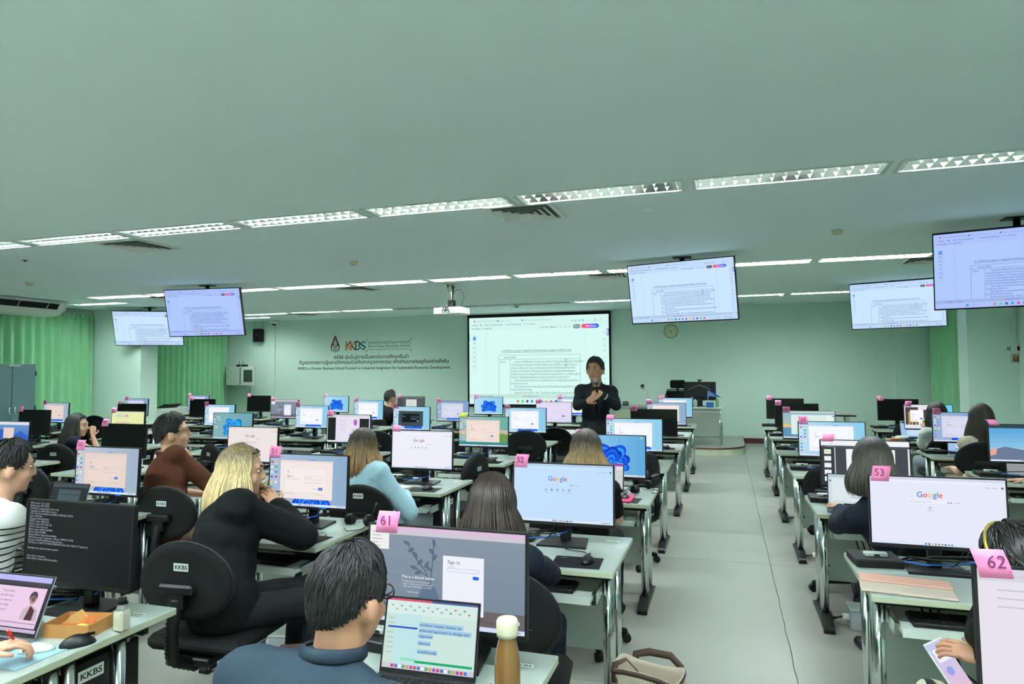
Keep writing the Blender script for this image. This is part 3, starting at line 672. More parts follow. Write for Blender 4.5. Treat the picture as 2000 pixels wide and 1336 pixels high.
# ------------------------------------------------------------------ air conditioner under the ceiling
t = thing('air_conditioner', 'long white ceiling air conditioner with dark outlet above the curtain', 'air conditioner', (-12.55, 8.6, 2.75), 0)
prof = [(-.42, .06), (-.42, .285), (.30, .285), (.34, .24), (.26, .13), (.10, .02), (-.2, 0)]
obj('body', MB().prism([(a, b) for a, b in prof], 'y', -1.15, 1.15), M_plastic, t)
obj('outlet', MB().prism([(.335, .225), (.345, .225), (.275, .125), (.262, .125)], 'y', -1.05, 1.02), M_matte, t)
for k in range(4): obj('louver', MB().prism([(.34, .235), (.350, .225), (.280, .12), (.27, .115)], 'y', -.85+k*.55, -.842+k*.55), M_plastic, t)
for k in (0, 1): obj('end_cap', MB().prism([(a*1.01, b*1.0) for a, b in prof], 'y', (-1.2, 1.15)[k], (-1.15, 1.2)[k]), M_lgrey, t)

# ------------------------------------------------------------------ steel cabinet
t = thing('steel_cabinet', 'tall blue-grey two-door steel cabinet in front of the swept curtain', 'cabinet', (-12.72, 8.96, 0))
obj('body', MB().cbox(-.22, .20, -.455, .455, .06, 1.825, .004), M_steel, t)
for s in (-1, 1):
    d = obj('door', MB().cbox(.20, .219, min(s*.004, s*.435), max(s*.004, s*.435), .10, 1.775, .003), M_steel, t)
    obj('handle', MB().cbox(.219, .245, s*.05-.012, s*.05+.012, .93, 1.02, .005).cyl((.23, s*.05, .93), (.25, s*.05+.02, .87), .008, 8), M_chrome, d)
    for z in (.3, .95, 1.6): obj('hinge', MB().cbox(.216, .226, s*.438-.01, s*.438+.01, z, z+.09, .002), M_matte, d)
for x in (-.18, .16):
    for y in (-.42, .42): obj('foot', MB().box(x-.02, x+.02, y-.02, y+.02, 0, .06), M_black, t)
c = Canvas(.5, .06, .0004); c.text(.02, .045, .04, 'พบ. 652/2561', (.85, .9, .9), bold=.02); o = obj('printed_label', c.mesh('cabinet_label', INK), None, t, (.2012, .18, 1.80), (0, 0, R(90)))
obj('paper_strip', MB().box(.2, .2015, -.02, .03, 1.792, 1.815), mat('yellowed_paper', (.78, .76, .45), .8), t)

# ------------------------------------------------------------------ low cabinet by the pillar with spare keyboards
t = thing('low_cabinet', 'low pale grey metal cabinet beyond the pillar', 'cabinet', (-12.15, 12.35, 0))
obj('body', MB().cbox(-.25, .25, -.55, .55, .04, .84, .006), M_lgrey, t)
for s in (-1, 1):
    d = obj('door', MB().cbox(.25, .266, min(s*.005, s*.53), max(s*.005, s*.53), .07, .80, .004), M_lgrey, t); obj('handle', MB().cbox(.266, .278, s*.06-.01, s*.06+.01, .5, .58, .003), M_silver, d)
for k in range(3):
    kb = thing('spare_keyboard', 'black spare keyboard, %s of the pile on the low cabinet' % ('bottom', 'middle', 'top')[k], 'keyboard', (-12.15+.02*k, 12.2+.06*k, .84+.028*k), R(82+5*k), 'spare keyboards')
    obj('case', MB().cbox(-.22, .22, -.07, .07, 0, .026, .006), M_black, kb); obj('key_field', MB().cbox(-.2, .2, -.055, .055, .024, .030 if k == 2 else .0275, .002), M_matte, kb)
# ------------------------------------------------------------------ platform and teacher's corner
PZ = .15
poly = [(XL+1.6, YF)]; poly = [(-2.9, YF), (-2.9, 13.28), (-.3, 13.28)]
for k in range(1, 8): a = R(90*k/8); poly.append((-.3+.63*math.sin(a), 13.28+.63*(1-math.cos(a))))
poly += [(.33, 13.95), (.33, YF)]
pf = struct('floor.001', MB().prism(poly, 'z', 0, PZ-.03), mat('platform_terrazzo', (.80, .82, .71), .4, var=.05, vscale=3))
obj('platform_top', MB().prism(poly, 'z', PZ-.03, PZ), M_slab, pf)
edge = MB().ring_tube([(x, y-.004 if y < 13.9 else y, PZ-.02) for x, y in poly[1:]], .016, 6); obj('nosing', edge, M_skirt, pf)
# teacher's desk: seen from its front panel
t = thing('teacher_desk', 'grey teacher desk with white panel and steel legs on the platform', 'desk', (-.75, 13.75, PZ))
obj('desk_top', MB().cbox(-.66, .66, -.3, .42, .715, .74, .004), M_lgrey, t)
obj('front_rail', MB().cbox(-.63, .63, -.22, -.19, .645, .715, .003), M_lgrey, t)
obj('front_panel', MB().cbox(-.63, .63, -.212, -.198, .215, .645, .003), M_grey, t)
for x in (-.63, .63):
    for y in (-.21, .36): obj('leg', MB().cyl((x, y, 0), (x, y, .715), .016, 10), M_chrome, t)
obj('foot_rail', MB().cyl((-.63, .36, .12), (.63, .36, .12), .012, 8), M_chrome, t)
obj('chair_rail', MB().cyl((.66, .1, 0), (.66, .1, .42), .014, 8).cyl((.66, .1, .42), (.60, .1, .44), .014, 8), M_chrome, t)
DT = PZ+.74
t = thing('teacher_monitor', 'black monitor seen from behind on the teacher desk', 'monitor', (-.5, 13.95, DT))
obj('base', MB().lathe([(0, 0), (.11, 0), (.105, .012), (0, .014)], 20), M_black, t); obj('stand', MB().cbox(-.05, .05, -.015, .02, .01, .26, .01), M_black, t)
obj('case', MB().cbox(-.31, .31, -.01, .015, .12, .49, .006).cbox(-.2, .2, -.04, -.01, .18, .42, .015), M_black, t)
obj('case_line', MB().ring_tube([(-.22, -.046, .33), (0, -.046, .43), (.22, -.046, .33)], .004, 5), M_silver, t)
t = thing('webcam', 'small black webcam clipped on the teacher monitor', 'webcam', (-.5, 13.95, DT+.49))
obj('camera_body', MB().cbox(-.045, .045, -.02, .03, .02, .045, .006), M_black, t); obj('clip', MB().cbox(-.02, .02, -.025, .01, -.06, .02, .004), M_black, t)
# the blue pennant on the desk
t = thing('desk_pennant', 'blue triangular pennant on a white stick on the teacher desk', 'flag', (-.34, 13.6, DT))
obj('stand', MB().cbox(-.03, .11, -.04, .04, 0, .10, .006), mat('blue_foil_box', (.12, .40, .70), .4, var=.15, vscale=30), t)
obj('stick', MB().cyl((-.01, -.03, .02), (.015, -.03, .33), .005, 6), M_plastic, t)
obj('cloth', MB().add([(.02, -.03, .33), (-.02, -.028, .20), (.12, -.034, .22), (.26, -.03, .185), (.14, -.025, .27)], [(0, 1, 2, 4), (4, 2, 3)], False), mat('pennant_blue', (.14, .38, .72), .7), t)
t.children[2].modifiers.new('thick', 'SOLIDIFY').thickness = .003
c = Canvas(.16, .07, .0004); c.text(.01, .03, .03, 'KKU', (.9, .93, .97), bold=.02); c.text(.02, .058, .026, 'BUSINESS', (.9, .93, .97), bold=.02); obj('pennant_print', c.mesh('pennant_print', INK), None, t, (.09, -.0385, .245), (0, R(18), 0))
t = thing('paper_tray', 'black flat desk tray beside the teacher monitor', 'tray', (-.72, 13.62, DT))
obj('tray_base', MB().cbox(-.14, .10, -.09, .09, 0, .02, .004), M_black, t); obj('tray_rim', MB().box(-.14, .10, -.09, -.085, .02, .05).box(-.14, -.135, -.09, .09, .02, .05), M_black, t)
def bottle(name, label, loc, h, r, colr, cap, liquid=None, group=None):
    t = thing(name, label, 'bottle', loc, 0, group)
    obj('bottle_body', MB().lathe([(0, 0), (r, 0), (r, h*.7), (r*.45, h*.88), (r*.42, h*.93), (0, h*.93)], 16), colr, t)
    obj('cap', MB().lathe([(0, h*.93), (r*.5, h*.93), (r*.5, h), (0, h)], 14), cap, t); return t
M_clear = mat('clear_bottle', (.78, .84, .82), .12, alpha=.75)
bottle('water_bottle', 'clear water bottle left of the teacher monitor stand', (-.64, 13.72, DT), .2, .03, M_clear, M_plastic)
bottle('water_bottle', 'clear water bottle with blue cap left of the teacher monitor stand', (-.58, 13.66, DT), .17, .028, M_clear, M_blue)
bottle('water_bottle', 'clear water bottle with green label at the teacher desk end', (-.17, 13.72, DT), .2, .03, mat('green_tint_bottle', (.55, .75, .55), .2), M_plastic)
# teacher's chair with headrest
t = thing('teacher_chair', 'black mesh office chair with headrest behind the teacher desk', 'chair', (-1.0, 14.75, PZ))
obj('seat', MB().cbox(-.25, .25, -.25, .25, .42, .50, .03), M_fabric, t); obj('backrest', MB().cbox(-.24, .24, .22, .26, .55, 1.02, .02), M_fabric, t)
obj('back_frame', MB().ring_tube([(-.25, .24, .56), (-.26, .26, .9), (-.22, .26, 1.04), (.22, .26, 1.04), (.26, .26, .9), (.25, .24, .56)], .014, 6), M_black, t)
obj('headrest', MB().cbox(-.16, .16, .22, .27, 1.07, 1.25, .025), M_fabric, t); obj('headrest_stem', MB().cbox(-.03, .03, .26, .28, .95, 1.12, .005), M_black, t)
obj('column', MB().cyl((0, 0, .1), (0, 0, .42), .03, 10), M_chrome, t)
for k in range(5):
    a = R(72*k+20); obj('base_arm', MB().ring_tube([(0, 0, .10), (.28*math.cos(a), .28*math.sin(a), .07)], [.03, .02], 6), M_black, t); obj('caster', MB().cyl((.28*math.cos(a)-.02, .28*math.sin(a), .028), (.28*math.cos(a)+.02, .28*math.sin(a), .028), .028, 10), M_black, t)
# side counter with document camera
t = thing('side_counter', 'white side counter carrying the document camera by the projection screen', 'counter', (-1.9, 14.2, PZ))
obj('counter_top', MB().cbox(-.55, .45, -.32, .32, .70, .74, .004), M_white, t); obj('carcass', MB().cbox(-.52, .42, -.29, .29, 0, .70, .004), M_white, t)
obj('door_panel', MB().cbox(-.30, .40, -.302, -.29, .04, .66, .004), mat('pale_olive_panel', (.70, .75, .62), .5), t)
t = thing('document_camera', 'white document camera with black head on the side counter', 'document camera', (-1.55, 14.1, DT))
obj('base', MB().cbox(-.08, .08, -.06, .06, 0, .025, .006), M_plastic, t); obj('post', MB().cbox(-.015, .015, -.015, .015, .02, .30, .004), M_plastic, t); obj('arm', MB().cbox(-.08, .03, -.02, .02, .29, .312, .004), M_plastic, t)
obj('camera_head', MB().lathe([(0, 0), (.03, 0), (.042, .03), (.034, .075), (.02, .09), (0, .09)], 14), M_black, t, (-.1, 0, .35)); obj('collar', MB().lathe([(.03, 0), (.055, .0), (.055, .012), (.03, .012)], 16), M_plastic, t, (-.1, 0, .365))
obj('head_link', MB().cyl((-.07, 0, .305), (-.1, 0, .352), .01, 8), M_plastic, t)
t = thing('control_box', 'slim beige control box on the side counter', 'control box', (-1.68, 13.97, DT)); obj('case', MB().cbox(-.13, .13, -.04, .04, 0, .035, .004), M_ivory, t)
for k in range(6): obj('button', MB().cbox(-.11+k*.04, -.09+k*.04, -.043, -.04, .01, .022, .001), M_matte, t)
t = thing('desk_phone', 'small black telephone on the side counter', 'telephone', (-1.99, 14.0, DT)); obj('base', MB().prism([(-.05, 0), (.05, 0), (.05, .05), (-.05, .02)], 'x', -.06, .06), M_black, t); obj('handset', MB().ring_tube([(-.06, 0, .06), (-.03, 0, .072), (.03, 0, .072), (.06, 0, .06)], .014, 8), M_black, t)
t = thing('desk_bowl', 'small dark bowl on the side counter near the document camera', 'bowl', (-1.36, 14.08, DT)); obj('bowl_body', MB().lathe([(0, 0), (.03, 0), (.055, .03), (.058, .05), (.05, .05), (.03, .012), (0, .01)], 16), M_black, t); obj('contents', MB().lathe([(0, .034), (.045, .034), (.045, .04), (0, .044)], 14), mat('brown_contents', (.45, .3, .2), .7), t)
# folding table against the front wall
t = thing('folding_table', 'grey folding table by the front wall behind the narrow desk block', 'table', (2.0, 14.3, 0))
obj('table_top', MB().cbox(-.55, .33, -.25, .25, .72, .745, .004), M_grey, t); obj('edge_band', MB().box(-.555, .335, -.255, -.25, .715, .742), M_black, t)
for x in (-.4, .2): obj('leg_frame', MB().cyl((x, -.18, .02), (x, -.18, .72), .02, 8).cyl((x, .18, .02), (x, .18, .72), .02, 8).cyl((x, -.24, .02), (x, .24, .02), .02, 8), M_lgrey, t)
for k, (x, w_) in enumerate(((-.2, .24), (.12, .18))):
    b = thing('paper_box', ('long white box with red end on the folding table', 'small white box with cables on the folding table')[k], 'box', (2.0+x-.1, 14.3, .745)); obj('carton', MB().cbox(-w_/2, w_/2, -.1, .1, 0, .06+.02*k, .004), M_plastic, b)
    obj('end_label', MB().box(-w_/2-.001, -w_/2+.03, -.1005, -.0995, .01, .05), mat('orange_print', (.9, .45, .25), .6), b)
# ------------------------------------------------------------------ pictures on the computer screens
SW, SH = .526, .296
def cv(): return Canvas(SW, SH, .00012)
def bloom(c, x, y, s, pal=None):
    """rolled ribbon petals, one over the other"""
    pal = pal or [(.03, .20, .72), (.05, .40, .94), (.03, .28, .84), (.12, .55, 1), (.04, .33, .88), (.18, .62, 1)]
    for i, (ang, D, rr, sq) in enumerate([(-168, .50, .34, .62), (-12, .52, .36, .62), (-140, .66, .40, .70), (-38, .62, .40, .70), (-108, .74, .46, .74), (-66, .74, .46, .74), (-88, .55, .44, .80), (-150, .30, .30, .70), (-30, .30, .30, .70)]):
        a = R(ang)
        for k in range(6):
            q = 1-.15*k; d = D*s*(1-.10*k)
            c.disc(x+math.cos(a)*d, y+math.sin(a)*d, rr*s*q*1.12, pal[(i*2+k) % len(pal)], 18, rr*s*q*sq, a+.5*(1 if math.cos(a) > 0 else -1)); c.up()
def icons(c, n=9, cols=2):
    for j in range(cols):
        for i in range(n if j == 0 else n-1-j*2):
            col = [(.2, .55, .85), (.95, .8, .35), (.9, .92, .95), (.75, .3, .35), (.25, .65, .5), (.35, .4, .8), (.93, .93, .9)][(i*3+j*5) % 7]
            c.rect(.012+j*.03, .012+i*.029, .026+j*.03, .025+i*.029, col); c.rect(.009+j*.03, .0275+i*.029, .029+j*.03, .0295+i*.029, (.92, .95, .97))
def taskbar(c, col=(.86, .91, .97)):
    c.rect(0, SH-.013, SW, SH, col); c.up()
    for i in range(9): c.rrect(SW*.40+i*.0125, SH-.0108, SW*.40+i*.0125+.0075, SH-.003, .0018, [(.1, .5, .95), (.35, .4, .5), (.95, .75, .3), (.1, .6, .85), (.9, .35, .35), (.3, .7, .45), (.2, .35, .8), (.8, .4, .7), (.3, .6, .9)][i])
    c.rect(SW-.06, SH-.009, SW-.012, SH-.006, (.45, .5, .55))
SKY = [(.55, .80, .92), (.72, .86, .95)]
def wall_bg(c, ca=SKY[0], cb=SKY[1], n=8): c.grad(0, 0, SW, SH, cb, ca, n, True); c.up()
def pic_bloom(ca=SKY[0], cb=SKY[1], pal=None, ic=1, folder=True):
    c = cv(); wall_bg(c, ca, cb); bloom(c, SW*.52, SH*.80, .155, pal); c.rect(0, SH-.02, SW, SH, ca); c.up()
    if ic: icons(c, 9, ic)
    if folder: c.rect(SW-.03, .01, SW-.018, .021, (.95, .82, .45))
    taskbar(c); return c.mesh('bloom_picture', GLOW)
def pic_signin(win=(.95, .96, .99), ca=SKY[0], cb=SKY[1], bl=True, x0=.15, x1=.83, y0=.11, y1=.86, ic=2, land=False, small=False):
    c = cv(); wall_bg(c, ca, cb)
    if land:
        c.grad(0, SH*.45, SW, SH*.68, (.86, .72, .66), (.62, .72, .62), 5); c.up(); c.poly([(SW*.7, SH*.7), (SW*.83, SH*.55), (SW, SH*.6), (SW, SH*.9), (SW*.7, SH*.9)], (.42, .60, .30)); c.rect(0, SH*.84, SW, SH, (.15, .55, .55)); c.up()
    if bl: bloom(c, SW*.55, SH*.98, .15); c.rect(0, SH-.012, SW, SH, ca); c.up(); c.disc(SW*.57, SH*.105, .03, (.2, .6, .95), 14, .005); c.up()
    if ic: icons(c, 9, ic)
    X = lambda a: SW*(x0+(x1-x0)*a); Y = lambda b: SH*(y0+(y1-y0)*b)
    c.rect(X(0)-.0015, Y(0)-.0015, X(1)+.0015, Y(1)+.0025, tuple(q*.72 for q in win)); c.up(); c.rect(X(0), Y(0), X(1), Y(1), win); c.up()
    c.rect(X(0), Y(0), X(1), Y(.055), tuple(q*.965 for q in win)); c.rrect(X(.10), Y(.22), X(.86), Y(.82), .006, tuple(min(1, q*1.02) for q in win)); c.up()
    g = tuple(q*.55 for q in win)
    c.text(X(.13), Y(.33), .022, 'G', (.45, .45, .5)); c.text(X(.13), Y(.44), .017, 'Sign in', (.25, .25, .28)); c.text(X(.13), Y(.50), .0075, 'Use your Google Account', g)
    c.frame(X(.48), Y(.40), X(.82), Y(.50), .0007, g); c.text(X(.49), Y(.465), .008, 'Email or phone', g); c.text(X(.48), Y(.58), .0065, 'Not your computer? Use Guest mode to sign in privately.', g, width=X(.82)-X(.48))
    c.rrect(X(.735), Y(.69), X(.82), Y(.76), .0055, (.12, .38, .85)); c.text(X(.62), Y(.74), .0085, 'Create account', (.4, .55, .85)); c.up(); c.text(X(.76), Y(.738), .008, 'Next', (1, 1, 1))
    c.text(X(.10), Y(.88), .007, 'English (United States)', g); c.text(X(.66), Y(.88), .007, 'Help  Privacy  Terms', g)
    taskbar(c); return c.mesh('sign_in_picture', GLOW)
def pic_google(bg=(.93, .93, .975), shortcuts=5, size=.034, tb=True):
    c = cv(); c.rect(0, 0, SW, SH, bg); c.up(); c.rect(0, 0, SW, .012, tuple(q*.93 for q in bg)); c.rrect(.045, .0145, SW-.08, .0225, .004, tuple(min(1, q*1.03) for q in bg)); c.up(); c.text(.055, .0205, .006, 'google.com', (.4, .42, .5)); c.text(.012, .0095, .007, 'New Tab', (.4, .42, .5))
    x = SW*.44; total = 0; L = []
    for ch, col in zip('Google', [(.26, .52, .96), (.92, .26, .21), (.98, .74, .02), (.26, .52, .96), (.20, .66, .33), (.92, .26, .21)]):
        co, fs = text_mesh(ch, size, 'LEFT', .012, 4); wd = co[:, 0].max()-co[:, 0].min(); L.append((ch, col, wd, co[:, 0].min()))
    tot = sum(l[2] for l in L)+size*.06*5; x = SW*.45-tot/2
    for ch, col, wd, mn in L: c.text(x-mn, SH*.29, size, ch, col, bold=.012, res=4); x += wd+size*.06
    c.rrect(SW*.27, SH*.335, SW*.65, SH*.385, .0072, tuple(q*.965 for q in bg)); c.up(); c.rrect(SW*.272, SH*.3365, SW*.648, SH*.3835, .0069, tuple(min(1, q*1.03) for q in bg)); c.up()
    c.text(SW*.29, SH*.368, .0075, 'Search Google or type a URL', (.55, .55, .6)); c.disc(SW*.585, SH*.36, .003, (.35, .4, .5)); c.disc(SW*.605, SH*.36, .003, (.35, .4, .5)); c.text(SW*.62, SH*.368, .007, 'AI Mode', (.4, .42, .5))
    for i in range(shortcuts):
        xx = SW*.45+(i-(shortcuts-1)/2)*.031; c.disc(xx, SH*.445, .0075, tuple(q*.93 for q in bg), 14); c.up(); c.disc(xx, SH*.445, .0038, [(.6, .7, .9), (.25, .28, .32), (.2, .5, .85), (.55, .6, .75), (.5, .55, .6)][i % 5], 10); c.text(xx, SH*.488, .006, ('Web Store', 'LMS', 'Drive', 'Reg', 'KKU Mail')[i % 5], (.5, .5, .55), 'CENTER')
    c.text(SW-.075, .037, .0075, 'Gmail   Images', (.5, .5, .55)); c.disc(SW-.012, .0345, .0045, (.35, .3, .55), 10)
    c.rect(SW-.06, SH-.024, SW-.008, SH-.0145, (.80, .88, .97)); taskbar(c); return c.mesh('search_page_picture', GLOW)
def pic_terminal():
    c = cv(); c.rect(0, 0, SW, SH, (.03, .035, .05)); c.up()
    T = ['iPXE version 1.21.1 build', 'Release date: 08/17/2020', 'This BIOS is exclusively for Acer only', 'Copyright (C) 2003-2020, Acer Inc.', 'CPU: 12th Gen Intel(R) Core(TM) i5-12400 @ 2.50GHz', 'Speed: 4.00 GHz', 'Shipping: 09-05-2022/0411', 'SATA 1: Clear CMOS Ok', 'SATA 2: Clear SATA SSD Ok', 'SATA 3: Clear None Ok', 'Memory type: DDR4 2667MHz', 'Memory Size: 8192MB', 'Memory Mode: Single-Channel Mode', 'USB Devices total: 1 Keyboard, 1 Mouse, 0 MASS, 0 HUBS', 'Detected ATA/ATAPI/PCIe Storage Devices...', 'ATA Drive C: WDC PC SN530 SDBPNPZ-512G-1014, S.M.A.R.T Supported', '', 'Warning! Your chassis has been opened', '', '', 'Press <F1> to Continue', 'Press <DEL> to Enter BIOS Setup Menu.']
    for i, s_ in enumerate(T):
        if s_: c.text(.012, .012+.0101*i, .0098, s_, (.62, .65, .70), bold=.01)
    return c.mesh('boot_text_picture', GLOW)
def pic_plant(card=True, note=True):
    c = cv(); c.grad(0, 0, SW, SH, (.53, .58, .64), (.47, .53, .60), 6); c.up(); c.rect(0, 0, SW, .013, (.86, .74, .86)); c.rect(0, .013, SW, .026, (.80, .78, .83)); c.rect(0, SH*.80, SW, SH*.95, (.42, .39, .40)); c.up()
    for k in range(10): c.rect(SW*.02*(k*4.7 % 47), SH*(.81+.013*k), SW*(.02*(k*4.7 % 47)+.2), SH*(.816+.013*k), (.36, .33, .34))
    c.poly([(SW*.36, SH*.60), (SW*.44, SH*.60), (SW*.47, SH*.72), (SW*.46, SH*.86), (SW*.35, SH*.86), (SW*.335, SH*.72)], (.38, .46, .56)); st = (.30, .35, .40)
    c.line([(SW*.40, SH*.60), (SW*.38, SH*.45), (SW*.30, SH*.30), (SW*.26, SH*.18)], .003, st); c.line([(SW*.41, SH*.60), (SW*.42, SH*.40), (SW*.43, SH*.16)], .003, st); c.line([(SW*.39, SH*.5), (SW*.33, SH*.44), (SW*.29, SH*.42)], .0025, st)
    for x, y, a in ((.25, .17, .4), (.28, .24, -.5), (.31, .29, .9), (.34, .36, -.8), (.30, .42, .2), (.33, .47, -.3), (.43, .15, 1.4), (.415, .24, .8), (.435, .30, -.9), (.40, .42, .5), (.385, .38, -1)): c.disc(SW*x, SH*y, .013, (.36, .42, .47), 8, .006, a)
    c.up(); c.text(SW*.22, SH*.535, .0125, 'This is a shared device', (.93, .94, .96), bold=.01); 
    for k, s_ in enumerate(('To help keep your work private:', '•  Sign in only to your own account', '•  Sign out or lock when you finish')): c.text(SW*.22, SH*(.575+.027*k), .0075, s_, (.90, .91, .94))
    c.text(SW*.26, SH*.685, .008, 'Learn more', (.93, .94, .96))
    if card:
        c.rect(SW*.49, SH*.27, SW*.75, SH*.86, (.93, .94, .985)); c.up(); c.text(SW*.52, SH*.35, .016, 'Sign in', (.2, .2, .24)); c.text(SW*.52, SH*.385, .006, 'Username', (.45, .5, .6)); c.frame(SW*.52, SH*.395, SW*.72, SH*.43, .0009, (.45, .6, .85)); c.rrect(SW*.68, SH*.46, SW*.72, SH*.495, .005, (.10, .42, .90)); c.text(SW*.52, SH*.82, .006, 'Can’t access?', (.3, .45, .8))
    if note: c.rect(0, 0, SW*.13, SH*.25, (.93, .93, .93)); c.up(); [c.rect(.008, .02+.011*k, .03+.008*(k % 3), .022+.011*k, (.6, .6, .62)) for k in range(5)]
    c.disc(SW*.955, SH*.885, .008, (.9, .93, .96), 14); taskbar(c, (.84, .87, .96)); return c.mesh('shared_device_picture', GLOW)
def pic_pdf():
    c = cv(); c.rect(0, 0, SW, SH, (.26, .28, .30)); c.up(); c.rect(0, 0, SW, .034, (.93, .95, .97)); c.rect(0, .034, SW, .047, (.30, .32, .34)); c.rect(0, .047, SW*.145, SH, (.20, .22, .24)); c.rect(SW*.155, .047, SW*.165, SH, (.85, .86, .88)); c.rect(SW*.29, .055, SW*.84, SH, (.95, .96, .98)); c.rect(SW*.98, .047, SW, SH, (.88, .9, .92)); c.up()
    for k in range(5): c.rect(SW*.035, .06+.045*k, SW*.115, .09+.045*k, (.93, .95, .96)); c.disc(SW*.075, .096+.045*k, .002, (.8, .8, .8), 6)
    c.up(); c.rect(SW*.045, .068, SW*.105, .08, (.82, .88, .62)); c.text(.03, .043, .008, 'document.pdf', (.85, .86, .88)); c.text(SW*.32, .21, .01, 'รศ. ดร.', (.2, .22, .25)); c.frame(SW*.60, .09, SW*.80, .30, .0008, (.6, .62, .65)); c.text(.05, .022, .008, '1 / 24', (.4, .43, .5))
    return c.mesh('document_viewer_picture', GLOW)
def pic_video():
    c = cv(); c.rect(0, 0, SW, SH, (.90, .88, .94)); c.up(); c.rect(0, 0, SW, .02, (.82, .84, .82)); c.rect(.006, .03, SW*.2, SH*.94, (.06, .09, .08)); c.rect(SW*.76, .04, SW*.98, SH*.75, (.08, .11, .10)); c.rect(SW*.70, .035, SW*.75, SH*.6, (.88, .86, .92)); c.up()
    for k in range(5): c.rect(SW*.30, .06+.025*k, SW*(.42+.02*(k % 3)), .0625+.025*k, (.55, .55, .62))
    c.disc(SW*.66, SH*.28, .022, (.72, .35, .75), 16, .035); c.disc(SW*.60, SH*.58, .012, (.95, .65, .3)); c.disc(SW*.55, SH*.75, .014, (.25, .45, .9)); c.disc(SW*.57, SH*.66, .01, (.95, .7, .35)); c.rect(SW*.62, SH*.5, SW*.72, SH*.85, (.80, .82, .96)); taskbar(c); return c.mesh('assistant_page_picture', GLOW)
def pic_dark():
    c = cv(); wall_bg(c); bloom(c, SW*.55, SH*.98, .15); icons(c, 9, 3); c.rect(SW*.15, SH*.13, SW*.83, SH*.86, (.24, .30, .33)); c.rect(SW*.15, SH*.13, SW*.83, SH*.18, (.86, .92, .92)); c.up(); c.rect(SW*.25, SH*.30, SW*.73, SH*.68, (.06, .07, .09)); c.up()
    c.text(SW*.27, SH*.43, .014, 'Sign in', (.85, .9, .92)); c.frame(SW*.50, SH*.41, SW*.71, SH*.48, .001, (.75, .8, .9)); c.rect(SW*.50, SH*.52, SW*.67, SH*.545, (.4, .48, .65)); c.rrect(SW*.665, SH*.60, SW*.71, SH*.645, .005, (.75, .85, .98)); taskbar(c); return c.mesh('dark_sign_in_picture', GLOW)
def pic_yellow():
    c = cv(); c.rect(0, 0, SW, SH, (.90, .93, .68)); c.up(); c.rect(0, 0, SW, .02, (.86, .88, .74)); c.rect(SW*.13, SH*.12, SW*.30, SH*.25, (.80, .84, .76)); c.rect(SW*.33, SH*.12, SW*.52, SH*.25, (.80, .84, .76)); c.rect(SW*.46, SH*.14, SW*.51, SH*.23, (.85, .5, .4)); c.rect(SW*.12, SH*.42, SW*.56, SH*.58, (.88, .82, .66)); taskbar(c); return c.mesh('yellow_page_picture', GLOW)
def pic_dune(lm_=False):
    c = cv()
    if lm_:
        c.grad(0, 0, SW, SH, (.45, .62, .80), (.16, .30, .70), 8); c.up(); c.poly([(0, SH*.55), (SW*.3, SH*.25), (SW*.55, SH*.5), (SW*.8, SH*.3), (SW, SH*.5), (SW, SH), (0, SH)], (.20, .38, .78)); c.up(); c.rect(0, 0, SW, .03, (.86, .88, .92)); c.rect(SW*.35, SH*.2, SW*.62, SH*.8, (.90, .82, .80))
    else:
        c.grad(0, 0, SW, SH, (.30, .62, .85), (.70, .86, .93), 8); c.up(); c.rect(0, 0, SW, .028, (.20, .26, .30)); c.poly([(0, SH*.72), (SW*.2, SH*.6), (SW*.5, SH*.7), (SW, SH*.55), (SW, SH), (0, SH)], (.42, .48, .58)); c.up(); c.poly([(0, SH*.70), (SW*.1, SH*.62), (SW*.08, SH*.82), (0, SH*.86)], (.90, .66, .58)); c.rect(SW*.75, SH*.25, SW*.98, SH*.29, (.85, .93, .95))
    taskbar(c); return c.mesh('landscape_picture', GLOW)
def pic_land():
    c = cv(); c.grad(0, 0, SW, SH, (.55, .72, .80), (.78, .78, .66), 8); c.up(); c.poly([(0, SH*.55), (SW*.2, SH*.62), (SW, SH*.8), (SW, SH), (0, SH)], (.38, .58, .70)); c.up(); c.poly([(0, SH*.45), (SW*.1, SH*.5), (SW*.2, SH*.6), (0, SH*.62)], (.88, .76, .50)); c.rect(SW*.16, SH*.14, SW*.92, SH*.86, (.86, .93, .90)); c.rect(0, 0, SW, .02, (.78, .83, .80)); c.up(); c.rect(SW*.84, SH*.14, SW*.98, SH*.36, (.92, .95, .93)); c.up(); c.rect(SW*.94, SH*.17, SW*.98, SH*.20, (.2, .4, .9)); taskbar(c); return c.mesh('landscape_window_picture', GLOW)
def pic_chess():
    c = cv(); c.rect(0, 0, SW, SH, (.91, .90, .96)); c.up(); c.rect(SW*.02, SH*.10, SW*.29, SH*.84, (.33, .27, .27)); c.rect(SW*.40, SH*.20, SW*.75, SH*.75, (.32, .26, .28)); c.rect(SW*.62, 0, SW, SH*.3, (.45, .80, .92)); c.up()
    for x, h_ in ((.10, .5), (.16, .35), (.24, .2)): c.disc(SW*x, SH*(.84-h_), .012, (.74, .66, .30), 10); c.rect(SW*x-.009, SH*(.84-h_), SW*x+.009, SH*.84, (.74, .66, .30))
    c.rect(SW*.12, SH*.22, SW*.40, SH*.72, (.97, .97, 1)); c.up(); c.text(SW*.15, SH*.42, .016, 'Sign in', (.25, .27, .3)); c.rrect(SW*.32, SH*.55, SW*.385, SH*.61, .005, (.35, .4, .9)); taskbar(c); return c.mesh('game_picture', GLOW)
